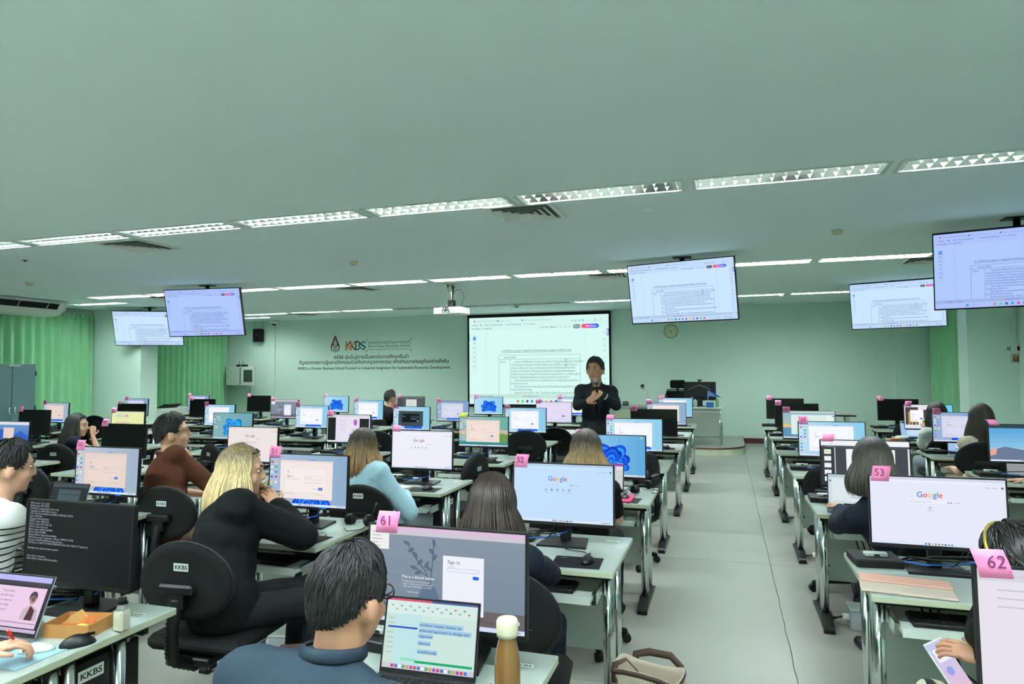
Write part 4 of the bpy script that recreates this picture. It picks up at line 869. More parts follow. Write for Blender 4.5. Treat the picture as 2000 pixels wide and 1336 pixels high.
def pic_docdark():
    c = cv(); c.rect(0, 0, SW, SH, (.33, .35, .37)); c.up(); c.rect(0, 0, SW, .028, (.42, .44, .47)); c.rect(SW*.32, .05, SW*.72, SH, (.86, .90, .86)); c.rect(0, .03, SW*.2, SH, (.28, .30, .32)); c.up(); [c.rect(SW*.38, .07+.012*k, SW*(.6+.02*(k % 4)), .0725+.012*k, (.6, .65, .6)) for k in range(12)]; return c.mesh('document_window_picture', GLOW)
def pic_white():
    c = cv(); c.rect(0, 0, SW, SH, (.90, .88, .93)); c.up(); c.rect(0, 0, SW, .03, (.84, .83, .88)); c.text(.03, .02, .008, 'accounts.google.com', (.5, .48, .55)); [c.rect(.04, .05+.02*k, .2+.03*(k % 3), .053+.02*k, (.78, .76, .82)) for k in range(3)]; c.line([(SW*.42, SH*.62), (SW*.62, SH*.85)], .008, (.45, .30, .80)); c.up(); taskbar(c); return c.mesh('white_page_picture', GLOW)
BEIGE = (.90, .83, .80)
GREY1, GREY2 = (.62, .70, .78), (.70, .76, .83)
PICS = {'signin': (pic_signin(), 'a white sign-in window on pale blue'), 'signin_grey': (pic_signin((.84, .85, .92), (.52, .64, .80), (.60, .70, .84)), 'a greyish sign-in window on slate blue'),
 'signin_beige': (pic_signin(BEIGE, GREY1, (.75, .80, .86), ic=2), 'a beige sign-in window on grey blue'), 'signin_land': (pic_signin((.93, .86, .83), (.42, .68, .64), (.62, .76, .74), bl=False, ic=3, land=True), 'a beige sign-in window on a teal landscape'),
 'signin_full': (pic_signin((.88, .85, .95), (.88, .85, .95), (.88, .85, .95), bl=False, ic=0, x0=0, x1=1, y0=0, y1=.95), 'a full-screen lilac sign-in page'), 'signin_cream': (pic_signin((.95, .90, .89), (.55, .68, .80), (.66, .74, .84)), 'a cream sign-in window on grey blue'),
 'bloom': (pic_bloom(), 'a blue ribbon flower wallpaper'), 'bloom_bare': (pic_bloom((.36, .66, .86), (.62, .80, .92), None, 0), 'a large blue ribbon flower without icons'), 'bloom_teal': (pic_bloom((.42, .64, .70), (.52, .72, .72), [(.05, .45, .80), (.08, .62, .90), (.15, .72, .95), (.06, .52, .85), (.3, .6, .95)], 3, False), 'a teal ribbon flower wallpaper'),
 'google': (pic_google(), 'a lilac-white search page'), 'google_blue': (pic_google((.76, .87, .985)), 'a bluish search page'), 'google_warm': (pic_google((.93, .89, .89)), 'a warm white search page'), 'google_one': (pic_google((.90, .91, .975), 1), 'a white search page with one shortcut'),
 'terminal': (pic_terminal(), 'white boot text on black'), 'plant': (pic_plant(), 'a grey plant picture with a sign-in card'), 'pdf': (pic_pdf(), 'a document viewer with page thumbnails'), 'video': (pic_video(), 'an assistant page between dark panels'), 'dark': (pic_dark(), 'a dark sign-in dialog'), 'yellow': (pic_yellow(), 'a pale yellow page'),
 'dune': (pic_dune(), 'a blue sky landscape'), 'mount': (pic_dune(True), 'a blue mountain landscape'), 'land': (pic_land(), 'a pale window over a landscape'), 'chess': (pic_chess(), 'a brown game picture'), 'docdark': (pic_docdark(), 'a dark document window'), 'white': (pic_white(), 'a white account page')}
KIND = {(1,1): 'signin_grey', (1,2): 'off', (1,3): 'bloom', (1,4): 'docdark', (1,5): 'bloom', (1,6): 'signin', (1,7): 'signin', (1,8): 'off', (1,9): 'off',
 (2,1): 'signin_grey', (2,2): 'off', (2,3): 'plant', (2,4): 'signin', (2,5): 'signin_grey', (2,6): 'signin_full', (2,7): 'signin_cream', (2,8): 'off', (2,9): 'chess',
 (3,1): 'signin_beige', (3,2): 'off', (3,3): 'signin', (3,4): 'signin', (3,5): 'dark', (3,6): 'signin', (3,7): 'off', (3,8): 'land', (3,9): 'signin_grey',
 (4,2): 'off', (4,3): 'yellow', (4,4): 'bloom_teal', (4,5): 'video', (4,6): 'signin_land', (4,7): 'signin', (4,8): 'signin', (4,9): 'dune',
 (5,3): 'mount', (5,4): 'off', (5,5): 'google_warm', (5,6): 'google', (5,7): 'bloom_bare', (5,8): 'pdf',
 (6,5): 'signin_beige', (6,6): 'signin_cream', (6,7): 'google_blue', (6,8): 'google_one', (7,6): 'terminal', (7,7): 'plant', (7,8): 'white'}
MX = {1: {1: -10.297, 2: -8.828, 3: -7.069, 4: -5.503, 5: -3.997, 6: -2.47, 7: -.787, 8: .862, 9: 2.409}, 2: {1: -10.246, 2: -8.771, 3: -7.069, 4: -5.478, 5: -4.018, 6: -2.416, 7: -.8, 8: .882, 9: 2.405},
 3: {1: -10.215, 2: -8.669, 3: -7.025, 4: -5.468, 5: -3.95, 6: -2.386, 7: -.815, 8: .859, 9: 2.315}, 4: {2: -8.6, 3: -7.034, 4: -5.466, 5: -3.936, 6: -2.368, 7: -.844, 8: .872, 9: 2.316},
 5: {3: -6.93, 4: -5.44, 5: -3.98, 6: -2.345, 7: -.83, 8: .865}, 6: {5: -3.9, 6: -2.36, 7: -.82, 8: .88}, 7: {6: -2.37, 7: -.85, 8: .85}}
AM = {7: .50, 6: .40, 5: .36}; TOPZ = {7: 1.155, 6: 1.160, 5: 1.166}
def ynear(r): return 10.852-1.566*(r-1)
DW, DD, DZ = .78, .66, .738

# ------------------------------------------------------------------ desk
def make_desk():
    root = thing('computer_desk', '', 'desk')
    obj('desk_top', MB().cbox(-DW/2, DW/2, -DD/2, DD/2, DZ-.027, DZ, .003, sides=1), [M_white, M_cream], root)
    for y in (-.24, .2): obj('under_rail', MB().box(-DW/2+.03, DW/2-.03, y, y+.025, DZ-.062, DZ-.027), M_black, root)
    for s in (-1, 1):
        x = s*(DW/2-.06)
        for y in (-.135, -.075, .125): obj('leg', MB().cyl((x, y, .05), (x, y, DZ-.03), .024, 14), M_chrome, root)
        f = MB().prism([(-.31, .0), (.26, 0), (.26, .022), (.16, .055), (-.16, .075), (-.29, .04), (-.31, .02)], 'x', x-.032, x+.032); obj('foot', f, M_black, root)
        obj('foot_trim', MB().box(x-.034, x+.034, -.28, .24, .006, .016), M_silver, root)
        obj('foot_cap', MB().cbox(x-.028, x+.028, -.318, -.285, .004, .03, .006), M_matte, root)
        obj('side_bracket', MB().box(x-.03, x+.03, -.2, .2, DZ-.045, DZ-.027), M_black, root)
    obj('modesty_panel', MB().box(-DW/2+.09, DW/2-.09, .14, .156, .20, DZ-.03), M_grey, root)
    for x in (-DW/2+.12, DW/2-.12): obj('panel_screw', MB().lathe([(0, 0), (.008, 0), (.006, .004), (0, .005)], 8), M_matte, root, (x, .14, .30), (R(90), 0, 0))
    obj('keyboard_tray', MB().cbox(-.29, .29, -.36, -.05, DZ-.135, DZ-.118, .003), M_lgrey, root)
    obj('tray_lip', MB().box(-.29, .29, -.368, -.36, DZ-.14, DZ-.105), M_lgrey, root)
    for s in (-1, 1): obj('tray_slide', MB().box(s*.30-.01, s*.30+.01, -.33, 0, DZ-.15, DZ-.10).box(s*.30-.008, s*.30+.008, -.16, -.14, DZ-.10, DZ-.03), M_chrome, root)
    g = MB().lathe([(.026, 0), (.036, 0), (.036, .003), (.026, .003)], 20, (-.24, .20, DZ)); obj('grommet', g, M_lgrey, root)
    c = Canvas(.07, .022, .0003); c.rect(0, 0, .07, .022, (.90, .92, .88)); c.up(); c.text(.006, .017, .016, 'KKBS', (.12, .13, .12), bold=.03, width=.058)
    o = obj('name_sticker', c.mesh('name_sticker', INK), None, root, (DW/2-.09, .23, DZ+.0006), (R(-90), 0, 0))
    return root
def make_monitor(pic):
    """origin on the desk under the screen plane; screen faces -Y; case top at .437 above the desk"""
    root = thing('monitor', '', 'monitor')
    W, H = .54, .318
    obj('base', MB().prism([(-.13, -.05), (.13, -.05), (.105, .14), (-.105, .14)], 'z', 0, .012), M_black, root)
    obj('stand', MB().cbox(-.028, .028, .05, .085, .01, .30, .006), M_black, root)
    hd = bpy.data.objects.new('display', None)
    case = obj('case', MB().cbox(-W/2, W/2, 0, .022, -H/2, H/2, .003).cbox(-.13, .13, .022, .05, -.1, .09, .01), M_black, root, (0, 0, .437-H/2), (R(-3), 0, 0))
    bz = MB(); b = .0055
    for x0, x1, z0, z1 in ((-W/2, W/2, H/2-b, H/2), (-W/2, W/2, -H/2, -H/2+.017), (-W/2, -W/2+b, -H/2+.017, H/2-b), (W/2-b, W/2, -H/2+.017, H/2-b)): bz.box(x0, x1, -.0025, 0, z0, z1)
    obj('bezel', bz, M_black, case)
    sc = obj('screen', MB().box(-SW/2, SW/2, -.0012, .0, -H/2+.0175, H/2-b), M_off, case)
    if pic is not None: 
        p = obj('screen_picture', pic, None, case); p.location = (0, -.0016, (.017-b)/2)
    return root
def make_minipc():
    root = thing('mini_computer', '', 'computer')
    obj('case', MB().cbox(-.10, .10, -.09, .09, 0, .036, .004), M_black, root)
    obj('front_panel', MB().box(-.095, .095, -.0925, -.09, .004, .032), M_matte, root)
    obj('usb_hub', MB().cbox(-.05, .05, -.035, .005, .036, .054, .004), M_lgrey, root)
    obj('port', MB().box(-.012, .012, -.0365, -.034, .041, .049), M_matte, root)
    return root
def make_cables():
    root = thing('cable_bundle', '', 'cables'); rnd = random.Random(3)
    for k in range(4):
        a = rnd.uniform(-.2, .0); pts = [(-.24+rnd.uniform(-.03, .03), .20, .006), (-.16+rnd.uniform(-.05, .05), .16+rnd.uniform(-.05, .03), .03+.03*rnd.random()), (-.05+rnd.uniform(-.05, .05), .12+rnd.uniform(-.03, .05), .02+.05*rnd.random()), (.05+rnd.uniform(-.05, .1), .15, .04+.05*rnd.random()), (.06, .17, .10+.03*k)]
        obj('cable', MB().ring_tube(pts, .004, 5), M_black, root)
    obj('network_cable', MB().ring_tube([(-.25, .2, .004), (-.22, .15, .03), (-.12, .12, .028), (.0, .16, .03), (.1, .16, .06), (.13, .17, .13)], .0035, 5), M_blue, root, label='blue network cable')
    obj('mouse_cable', MB().ring_tube([(.22, -.08, .012), (.20, -.02, .006), (.10, .03, .004), (.16, .10, .004), (.05, .18, .01)], .0022, 4), M_black, root)
    return root
def make_mouse():
    root = thing('computer_mouse', '', 'mouse')
    vs = MB().ell((0, 0, .0), (.031, .055, .036), 16, 10); vs.v = [(x, y, max(z, 0)*(1-.25*(y > 0)*(y/.055))) for x, y, z in vs.v]
    obj('shell', vs, M_black, root); obj('scroll_wheel', MB().cyl((-.004, .03, .0275), (.004, .03, .0275), .007, 10), M_matte, root); obj('button_split', MB().box(-.0006, .0006, .01, .05, .024, .0335), M_matte, root)
    return root
def make_pad():
    root = thing('mouse_pad', '', 'mouse pad'); obj('pad', MB().cbox(-.115, .115, -.09, .09, 0, .003, .001), M_matte, root)
    c = Canvas(.06, .02, .0002); c.text(.0, .016, .018, 'acer', (.6, .63, .62), bold=.02); obj('brand_print', c.mesh('pad_print', INK), None, root, (-.06, .062, .0034), (R(-90), 0, 0)); return root
def make_keyboard():
    root = thing('keyboard', '', 'keyboard'); obj('case', MB().cbox(-.22, .22, -.07, .07, 0, .02, .005), M_black, root)
    k = MB()
    for j in range(5):
        for i in range(18): k.box(-.21+i*.0235, -.191+i*.0235, -.056+j*.0235, -.037+j*.0235, .02, .026)
    obj('keys', k, M_matte, root); obj('indicator_light', MB().box(.17, .18, .055, .06, .0195, .021), mat('orange_led', (.9, .4, .2), .5, emit=(1, .35, .15), estr=2), root); return root
def make_tower():
    root = thing('computer_tower', '', 'computer'); obj('case', MB().cbox(-.085, .085, -.20, .20, 0, .42, .006), M_black, root)
    v = MB(); [v.box(.085, .087, -.15+.0, .15, .04+.02*k, .05+.02*k) for k in range(10)]; obj('vent_ribs', v, M_matte, root)
    c = Canvas(.10, .042, .0004); c.rect(0, 0, .10, .042, (.86, .89, .86)); c.up(); c.text(.008, .031, .03, 'KKBS', (.1, .11, .1), bold=.025, width=.084); obj('name_plate', c.mesh('name_plate', INK), None, root, (.0875, -.005, .37), (0, 0, R(90)))
    h = MB().box(-.09, .09, -.15, -.13, .42, .47).box(-.09, .09, .13, .15, .42, .47); obj('hanger', h, M_chrome, root); return root
PD, PMP, PC, PMO, PPA, PKB, PTW = make_desk(), make_minipc(), make_cables(), make_mouse(), make_pad(), make_keyboard(), make_tower()
PMON = {k: make_monitor(v[0]) for k, v in PICS.items()}; PMON['off'] = make_monitor(None)
PROTOS = [PD, PMP, PC, PMO, PPA, PKB, PTW]+list(PMON.values())
def take(proto, loc, rz, label, cat, group):
    o = copy_tree(proto, None, loc, rz); return tag(o, label, cat, group)
def sticky(r, c, x, y, z):
    n = (r-1)*9+c; rnd = random.Random(n*13)
    t = thing('sticky_note', 'pink sticky note numbered %d on monitor, %s' % (n, where(r, c)), 'sticky note', (x, y, z), R(rnd.uniform(-6, 6)), 'numbered sticky notes')
    flop = rnd.choice([0, 0, 0, 1]) if r < 6 else 0
    s = .074; mt = M_pink
    if (r, c) == (4, 6): t['label'] = 'yellow-green sticky note on the monitor with the teal landscape'; mt = mat('lime_sticky_paper', (.78, .85, .32), .7); flop = 1
    if flop: prof = [(-.005, -.012), (-.004, .006), (.004, .022), (.02, .032), (.036, .034)]
    else: prof = [(-.005, -.026), (-.0045, .004), (-.002, .022), (.004, .042)]
    sk = rnd.uniform(-.006, .006); k = len(prof)
    vs = [(sx*s/2+sk*i, py, pz) for i, (py, pz) in enumerate(prof) for sx in (-1, 1)]
    fs = [(2*i, 2*i+1, 2*i+3, 2*i+2) for i in range(k-1)]
    o = obj('paper', MB().add(vs, fs, True), mt, t); o.modifiers.new('thick', 'SOLIDIFY').thickness = .0008
    if not flop:
        cc = Canvas(s, .05, .0002); cc.text(s/2, .038, .044, str(n), (.42, .16, .34), 'CENTER', bold=.004); obj('handwriting', cc.mesh('handwriting', INK), None, t, (0, -.0062, .012), (R(-4), 0, 0))
    return t
SKIP_MOUSE = {(7, 7), (7, 6), (6, 6)}
for r in range(1, 8):
    for c, mx in sorted(MX[r].items()):
        yn = ynear(r); dx = mx-.065 if c <= 7 else mx+.048; rnd = random.Random(r*31+c); wh = where(r, c)
        take(PD, (dx, yn+DD/2, 0), 0, 'white desk, %s' % wh, 'desk', 'computer desks')
        k = KIND[(r, c)]; ys = yn+AM.get(r, .30); tz = TOPZ.get(r, 1.176)
        lab = ('switched-off monitor, %s' if k == 'off' else 'monitor showing %s, ' % PICS[k][1]+'%s') % wh
        if len(lab.split()) > 16: lab = 'monitor with %s, %s' % (' '.join(PICS[k][1].split()[1:5]), wh)
        mo = take(PMON[k], (mx, ys, DZ), R(rnd.uniform(-2, 2)) if r < 6 else 0, lab, 'monitor', 'desk monitors')
        for ch in mo.children:
            if ch.name.startswith('case'): ch.location.z += tz-DZ-.437
        if (r, c) not in ((5, 5), (4, 4), (5, 3), (7, 6)): sticky(r, c, mx-.225 if (r, c) != (7, 7) else mx-.2, ys-.001, tz)
        take(PMP, (dx-.205 if c <= 7 else dx-.283, ys+.10, DZ), R(rnd.uniform(-8, 8)), 'black mini computer with hub on desk, %s' % wh, 'computer', 'mini computers')
        take(PC, (dx, ys-.12 if r < 7 else ys-.1, DZ), R(rnd.uniform(-10, 10)), 'tangle of black and blue cables on desk, %s' % wh, 'cables', 'desk cable tangles')
        if c <= 6: take(PTW, (dx+DW/2-.16, yn+DD/2+.03, .24), 0, 'black tower hung under desk, %s' % wh, 'computer', 'towers under desks')
        take(PKB, (dx-.02, yn+.09, DZ-.118), 0, 'black keyboard on tray, %s' % wh, 'keyboard', 'keyboards on trays')
        if (r, c) not in SKIP_MOUSE:
            ox = .20 if c <= 7 else .15
            take(PPA, (dx+ox, yn+.12, DZ), R(rnd.uniform(-6, 6)), 'black mouse pad, %s' % wh, 'mouse pad', 'mouse pads')
            take(PMO, (dx+ox+rnd.uniform(-.02, .05), yn+.13, DZ+.003), R(rnd.uniform(-25, 10)), 'black mouse, %s' % wh, 'mouse', 'computer mice')
def drop(o):
    for ch in list(o.children): drop(ch)
    bpy.data.objects.remove(o)

# ------------------------------------------------------------------ task chairs
def make_chair():
    root = thing('task_chair', '', 'chair')
    # back shell: wide oval, flatter underneath, bowed around the sitter
    vs = []; n = 36; rings = [1.0, .97, .8, .4, .0]
    def P(u, v, off): return (u, -.25+.35*u*u+off, .73+v)
    def outline(a):
        x = .235*math.cos(a); y = (.185 if math.sin(a) > 0 else .15)*math.sin(a); return x, y
    fs = []
    for side, off in ((0, -.022), (1, .022)):
        for q, rr in enumerate(rings):
            for i in range(n):
                x, y = outline(2*math.pi*i/n); o_ = off*(0.45 if q == 0 else 1) ; vs.append(P(x*rr, y*rr, o_))
    m = len(rings)
    for s in (0, 1):
        for q in range(m-1):
            for i in range(n):
                a, b = s*m*n+q*n+i, s*m*n+q*n+(i+1) % n; fs.append((a, b, b+n, a+n))
    for i in range(n): fs.append((i, m*n+i, m*n+(i+1) % n, (i+1) % n))
    obj('backrest', MB().add(vs, fs, True), M_fabric, root)
    obj('piping', MB().ring_tube([P(*outline(2*math.pi*i/n), 0) for i in range(n+1)], .006, 5, False), M_black, root)
    obj('back_bracket', MB().cbox(-.085, .085, -.315, -.268, .70, .745, .01).cbox(-.04, .04, -.312, -.275, .64, .71, .006), M_black, root)
    pts = []; 
    for i in range(40):
        t = i/39; pts.append((0, -.295-.03*math.sin(t*math.pi)+(.12*max(0, t-.75)/.25), .67-.33*t+.02*max(0, t-.8)))
    obj('bellows', MB().ring_tube(pts, [.030 if i % 2 else .024 for i in range(40)], 10), M_black, root)
    obj('seat', MB().cbox(-.24, .24, -.22, .23, .40, .47, .028), M_fabric, root)
    obj('seat_plate', MB().cbox(-.1, .1, -.22, .1, .365, .40, .006), M_black, root)
    obj('height_lever', MB().ring_tube([(.08, .0, .38), (.2, .0, .375), (.26, -.01, .37)], [.006, .006, .01], 6), M_black, root)
    obj('column', MB().cyl((0, 0, .22), (0, 0, .37), .017, 12), M_chrome, root)
    sl = MB(); sl.lathe([(0, .07)]+[(.036 if i % 2 else .031, .07+.013*i) for i in range(13)]+[(0, .235)], 12); obj('column_sleeve', sl, M_black, root)
    for k in range(5):
        a = R(72*k+18); cx, cy = math.cos(a), math.sin(a)
        obj('base_arm', MB().ring_tube([(.03*cx, .03*cy, .09), (.16*cx, .16*cy, .085), (.29*cx, .29*cy, .062)], [.03, .026, .018], 6), M_black, root)
        obj('caster', MB().cyl((.29*cx-.022*cy, .29*cy+.022*cx, .027), (.29*cx+.022*cy, .29*cy-.022*cx, .027), .027, 10).cyl((.29*cx, .29*cy, .03), (.29*cx, .29*cy, .07), .009, 6), M_matte, root)
    return root
PCH = make_chair(); PROTOS.append(PCH)
def chair_label(o, txt, dz=0):
    w_ = .075 if len(txt) < 6 else .17; c = Canvas(w_, .034, .0004)
    if len(txt) < 6: c.rect(0, 0, w_, .034, (.82, .86, .83)); c.up(); c.text(.006, .0255, .025, txt, (.1, .11, .1), bold=.03, width=w_-.012)
    else: c.text(0, .026, .022, txt, (.72, .76, .74), bold=.01, width=w_)
    obj('name_plate' if len(txt) < 6 else 'painted_number', c.mesh('name_plate', INK), None, o, (0, -.2735 if len(txt) < 6 else -.2685, .80), (R(0), 0, 0))
def chair(bx, by, ang, zc, label, txt='KKBS'):
    """placed by the middle of its backrest; ang = direction the sitter faces, 0 = toward the front wall, positive = to the left"""
    a = R(ang); fx, fy = -math.sin(a), math.cos(a)
    o = take(PCH, (bx+fx*.25, by+fy*.25, 0), a, label, 'chair', 'black task chairs')
    for ch in o.children:
        if ch.name.split('.')[0] in ('backrest', 'piping', 'back_bracket'): ch.location.z += zc-.73
    if txt: chair_label(o, txt); o.children[-1].location.z += zc-.73
    return o
CH = [(-2.28, 2.40, 4, .72, 'black task chair with oval back under the blond person in black', 'KKBS'), (-3.50, 3.50, 4, .72, 'black task chair with oval back under the person in brown', 'KKBS'), (-6.75, 5.30, 8, .72, 'black task chair with oval back under the person in navy', 'KKBS'),
 (-5.4, 4.0, 0, .72, 'empty black task chair beside the person in striped sleeves', 'KKBS'), (-5.1, 5.7, -23, .72, 'empty black task chair turned sideways before the teal flower monitor', 'KKBS'), (-2.40, 4.08, 4, .685, 'black task chair with oval back under the person in pale blue', 'KKBS'),
 (-2.16, 7.25, 12, .78, 'empty black task chair with a painted white number, near the standing presenter', 'พบ.6522040000002'), (-2.13, 8.5, 10, .71, 'empty black task chair behind the painted-number chair by the presenter', None), (-2.06, 5.45, 84, .745, 'empty black task chair seen edge-on before the teal landscape monitor', 'KKBS'),
 (-.63, 5.72, 72, .755, 'empty black task chair seen edge-on at the aisle before the fourth row', None), (.70, 5.32, -42, .755, 'empty black task chair at the aisle in the narrow block', 'KKBS'), (2.22, 7.08, -14, .78, 'black task chair under the person in cream', 'พบ.6522'),
 (-.80, 2.28, 8, .76, 'black task chair under the person with a dark bob', None), (-4.1, 7.4, 0, .72, 'empty black task chair behind the dark dialog monitor desk, wide block', None), (.92, 10.35, 0, .73, 'empty black task chair at the front row beside the aisle', None), (2.42, 10.4, 0, .73, 'empty black task chair in the front row of the narrow block', None),
 (-8.8, 7.5, 8, .84, 'empty black task chair near the person in navy', None), (-3.62, 2.15, -12, .74, 'black task chair under the person in striped sleeves', None), (-.90, .78, 0, .72, 'black task chair under the person in dark blue with short hair', None), (.78, 1.98, 0, .72, 'black task chair under the person with a hairband', None),
 (1.02, 3.70, 2, .70, 'black task chair under the person in a navy blazer', None), (2.35, 8.5, 0, .72, 'black task chair under the person in a white T-shirt', None), (-.88, 3.8, 0, .72, 'black task chair under the person with two-tone hair by the aisle', None), (-5.7, 10.15, 0, .72, 'black task chair under the person in black near the wall lettering', None)]
for a in CH: chair(*a)
# ------------------------------------------------------------------ people
def at(px_, py_, Y=None, z=None):
    """point on the sight line through a pixel, at a given depth into the room or height"""
    d = _r*((px_-1000)/CAM_F) - _u*((py_-668)/CAM_F) + _f
    k = Y/d.y if Y is not None else (z-CAM_H)/d.z
    return Vector((d.x*k, d.y*k, CAM_H+d.z*k))
def capsule(mb, p0, p1, r0, r1=None, n=12):
    p0, p1 = Vector(p0), Vector(p1); r1 = r0 if r1 is None else r1
    t = (p1-p0).normalized() if (p1-p0).length > 1e-6 else Vector((0, 0, 1))
    a = t.cross(Vector((0, 0, 1)) if abs(t.z) < .9 else Vector((1, 0, 0))).normalized(); b = t.cross(a)
    rings = [(p0-t*r0*math.cos(q), r0*math.sin(q)) for q in (.02, .5, 1.0, 1.57)]+[(p1+t*r1*math.cos(q), r1*math.sin(q)) for q in (1.57, 1.0, .5, .02)]
    vs = [c+(a*math.cos(2*math.pi*j/n)+b*math.sin(2*math.pi*j/n))*r for c, r in rings for j in range(n)]; k = len(rings)
    fs = [(i*n+j, i*n+(j+1) % n, (i+1)*n+(j+1) % n, (i+1)*n+j) for i in range(k-1) for j in range(n)]+[tuple(reversed(range(n))), tuple((k-1)*n+j for j in range(n))]
    mb.add(vs, fs, True)
def fuse(mb, voxel, smooth=5, extra=None, wrinkle=0, seed=0):
    me = mb.mesh('f', []); o = bpy.data.objects.new('f', me); COL.objects.link(o)
    m = o.modifiers.new('r', 'REMESH'); m.mode = 'VOXEL'; m.voxel_size = voxel; m.use_smooth_shade = True
    m2 = o.modifiers.new('s', 'SMOOTH'); m2.iterations = smooth; m2.factor = .5
    out = bpy.data.meshes.new_from_object(o.evaluated_get(bpy.context.evaluated_depsgraph_get()))
    bpy.data.objects.remove(o); bpy.data.meshes.remove(me)
    if wrinkle:
        n = len(out.vertices); co = np.empty(n*3); out.vertices.foreach_get('co', co); no = np.empty(n*3); out.vertices.foreach_get('normal', no)
        co = co.reshape(-1, 3); no = no.reshape(-1, 3); d = np.array([noise.noise(Vector((p[0]*9+seed, p[1]*9, p[2]*14+p[0]*10)))+.6*noise.noise(Vector((p[0]*22, p[1]*22+seed, p[2]*30-p[0]*18))) for p in co])
        co += no*(d*wrinkle)[:, None]; out.vertices.foreach_set('co', co.ravel())
    if extra is not None:
        bm = bmesh.new(); bm.from_mesh(out); em = extra.mesh('e', []); bm.from_mesh(em); bm.to_mesh(out); bm.free(); bpy.data.meshes.remove(em)
    out.polygons.foreach_set('use_smooth', [True]*len(out.polygons)); out.update(); return out
def frame_of(d, n):
    d = Vector(d).normalized(); n = Vector(n); n = (n-d*n.dot(d)).normalized(); return d, n, d.cross(n)
def hand(prims, ext, wr, d, n, side, curl=.35, s=1.0, spread=1.0, thumb=.7):
    """d = wrist to knuckles, n = back of the hand, side = +1 thumb toward +lateral"""
    d, n, l = frame_of(d, n); l = l*side; wr = Vector(wr); rot = Matrix((l, n, d)).transposed()
    prims.ell(wr+d*.05*s, (.041*s, .017*s, .052*s), 12, 8, rot); capsule(prims, wr-d*.01, wr+d*.03, .026*s, .026*s, 10)
    for k, (off, L) in enumerate(((.028, .92), (.0095, 1.0), (-.0095, .95), (-.027, .78))):
        p = wr+d*(.088-.004*abs(k-1))*s+l*off*s*1.05; dirn = (d+l*off*4*(spread-.6)).normalized(); pts = [p-dirn*.02*s]; ang = 0; pts.append(p)
        for q, seg in enumerate((.040, .026, .021)):
            ang += curl*(.7, 1.0, .8)[q]; v = dirn*math.cos(ang)-n*math.sin(ang); p = p+v*seg*L*s; pts.append(p)
        ext.ring_tube(pts, [.009*s, .0092*s, .0085*s, .0078*s, .0058*s], 7)
    p = wr+d*.028*s+l*.032*s; pts = [p-l*.015*s, p]; v = (d*.62+l*.72-n*.25*thumb).normalized(); p = p+v*.036*s; pts.append(p); v = (d*.85+l*.35-n*.45*thumb).normalized(); p = p+v*.030*s; pts.append(p)
    ext.ring_tube(pts, [.012*s, .0115*s, .0098*s, .007*s], 7)
def hairline(th):
    a = abs(math.degrees(th)); return R(np.interp(a, [0, 25, 42, 58, 70, 84, 100, 118, 145, 180], [56, 54, 57, 74, 95, 91, 84, 107, 120, 124]))
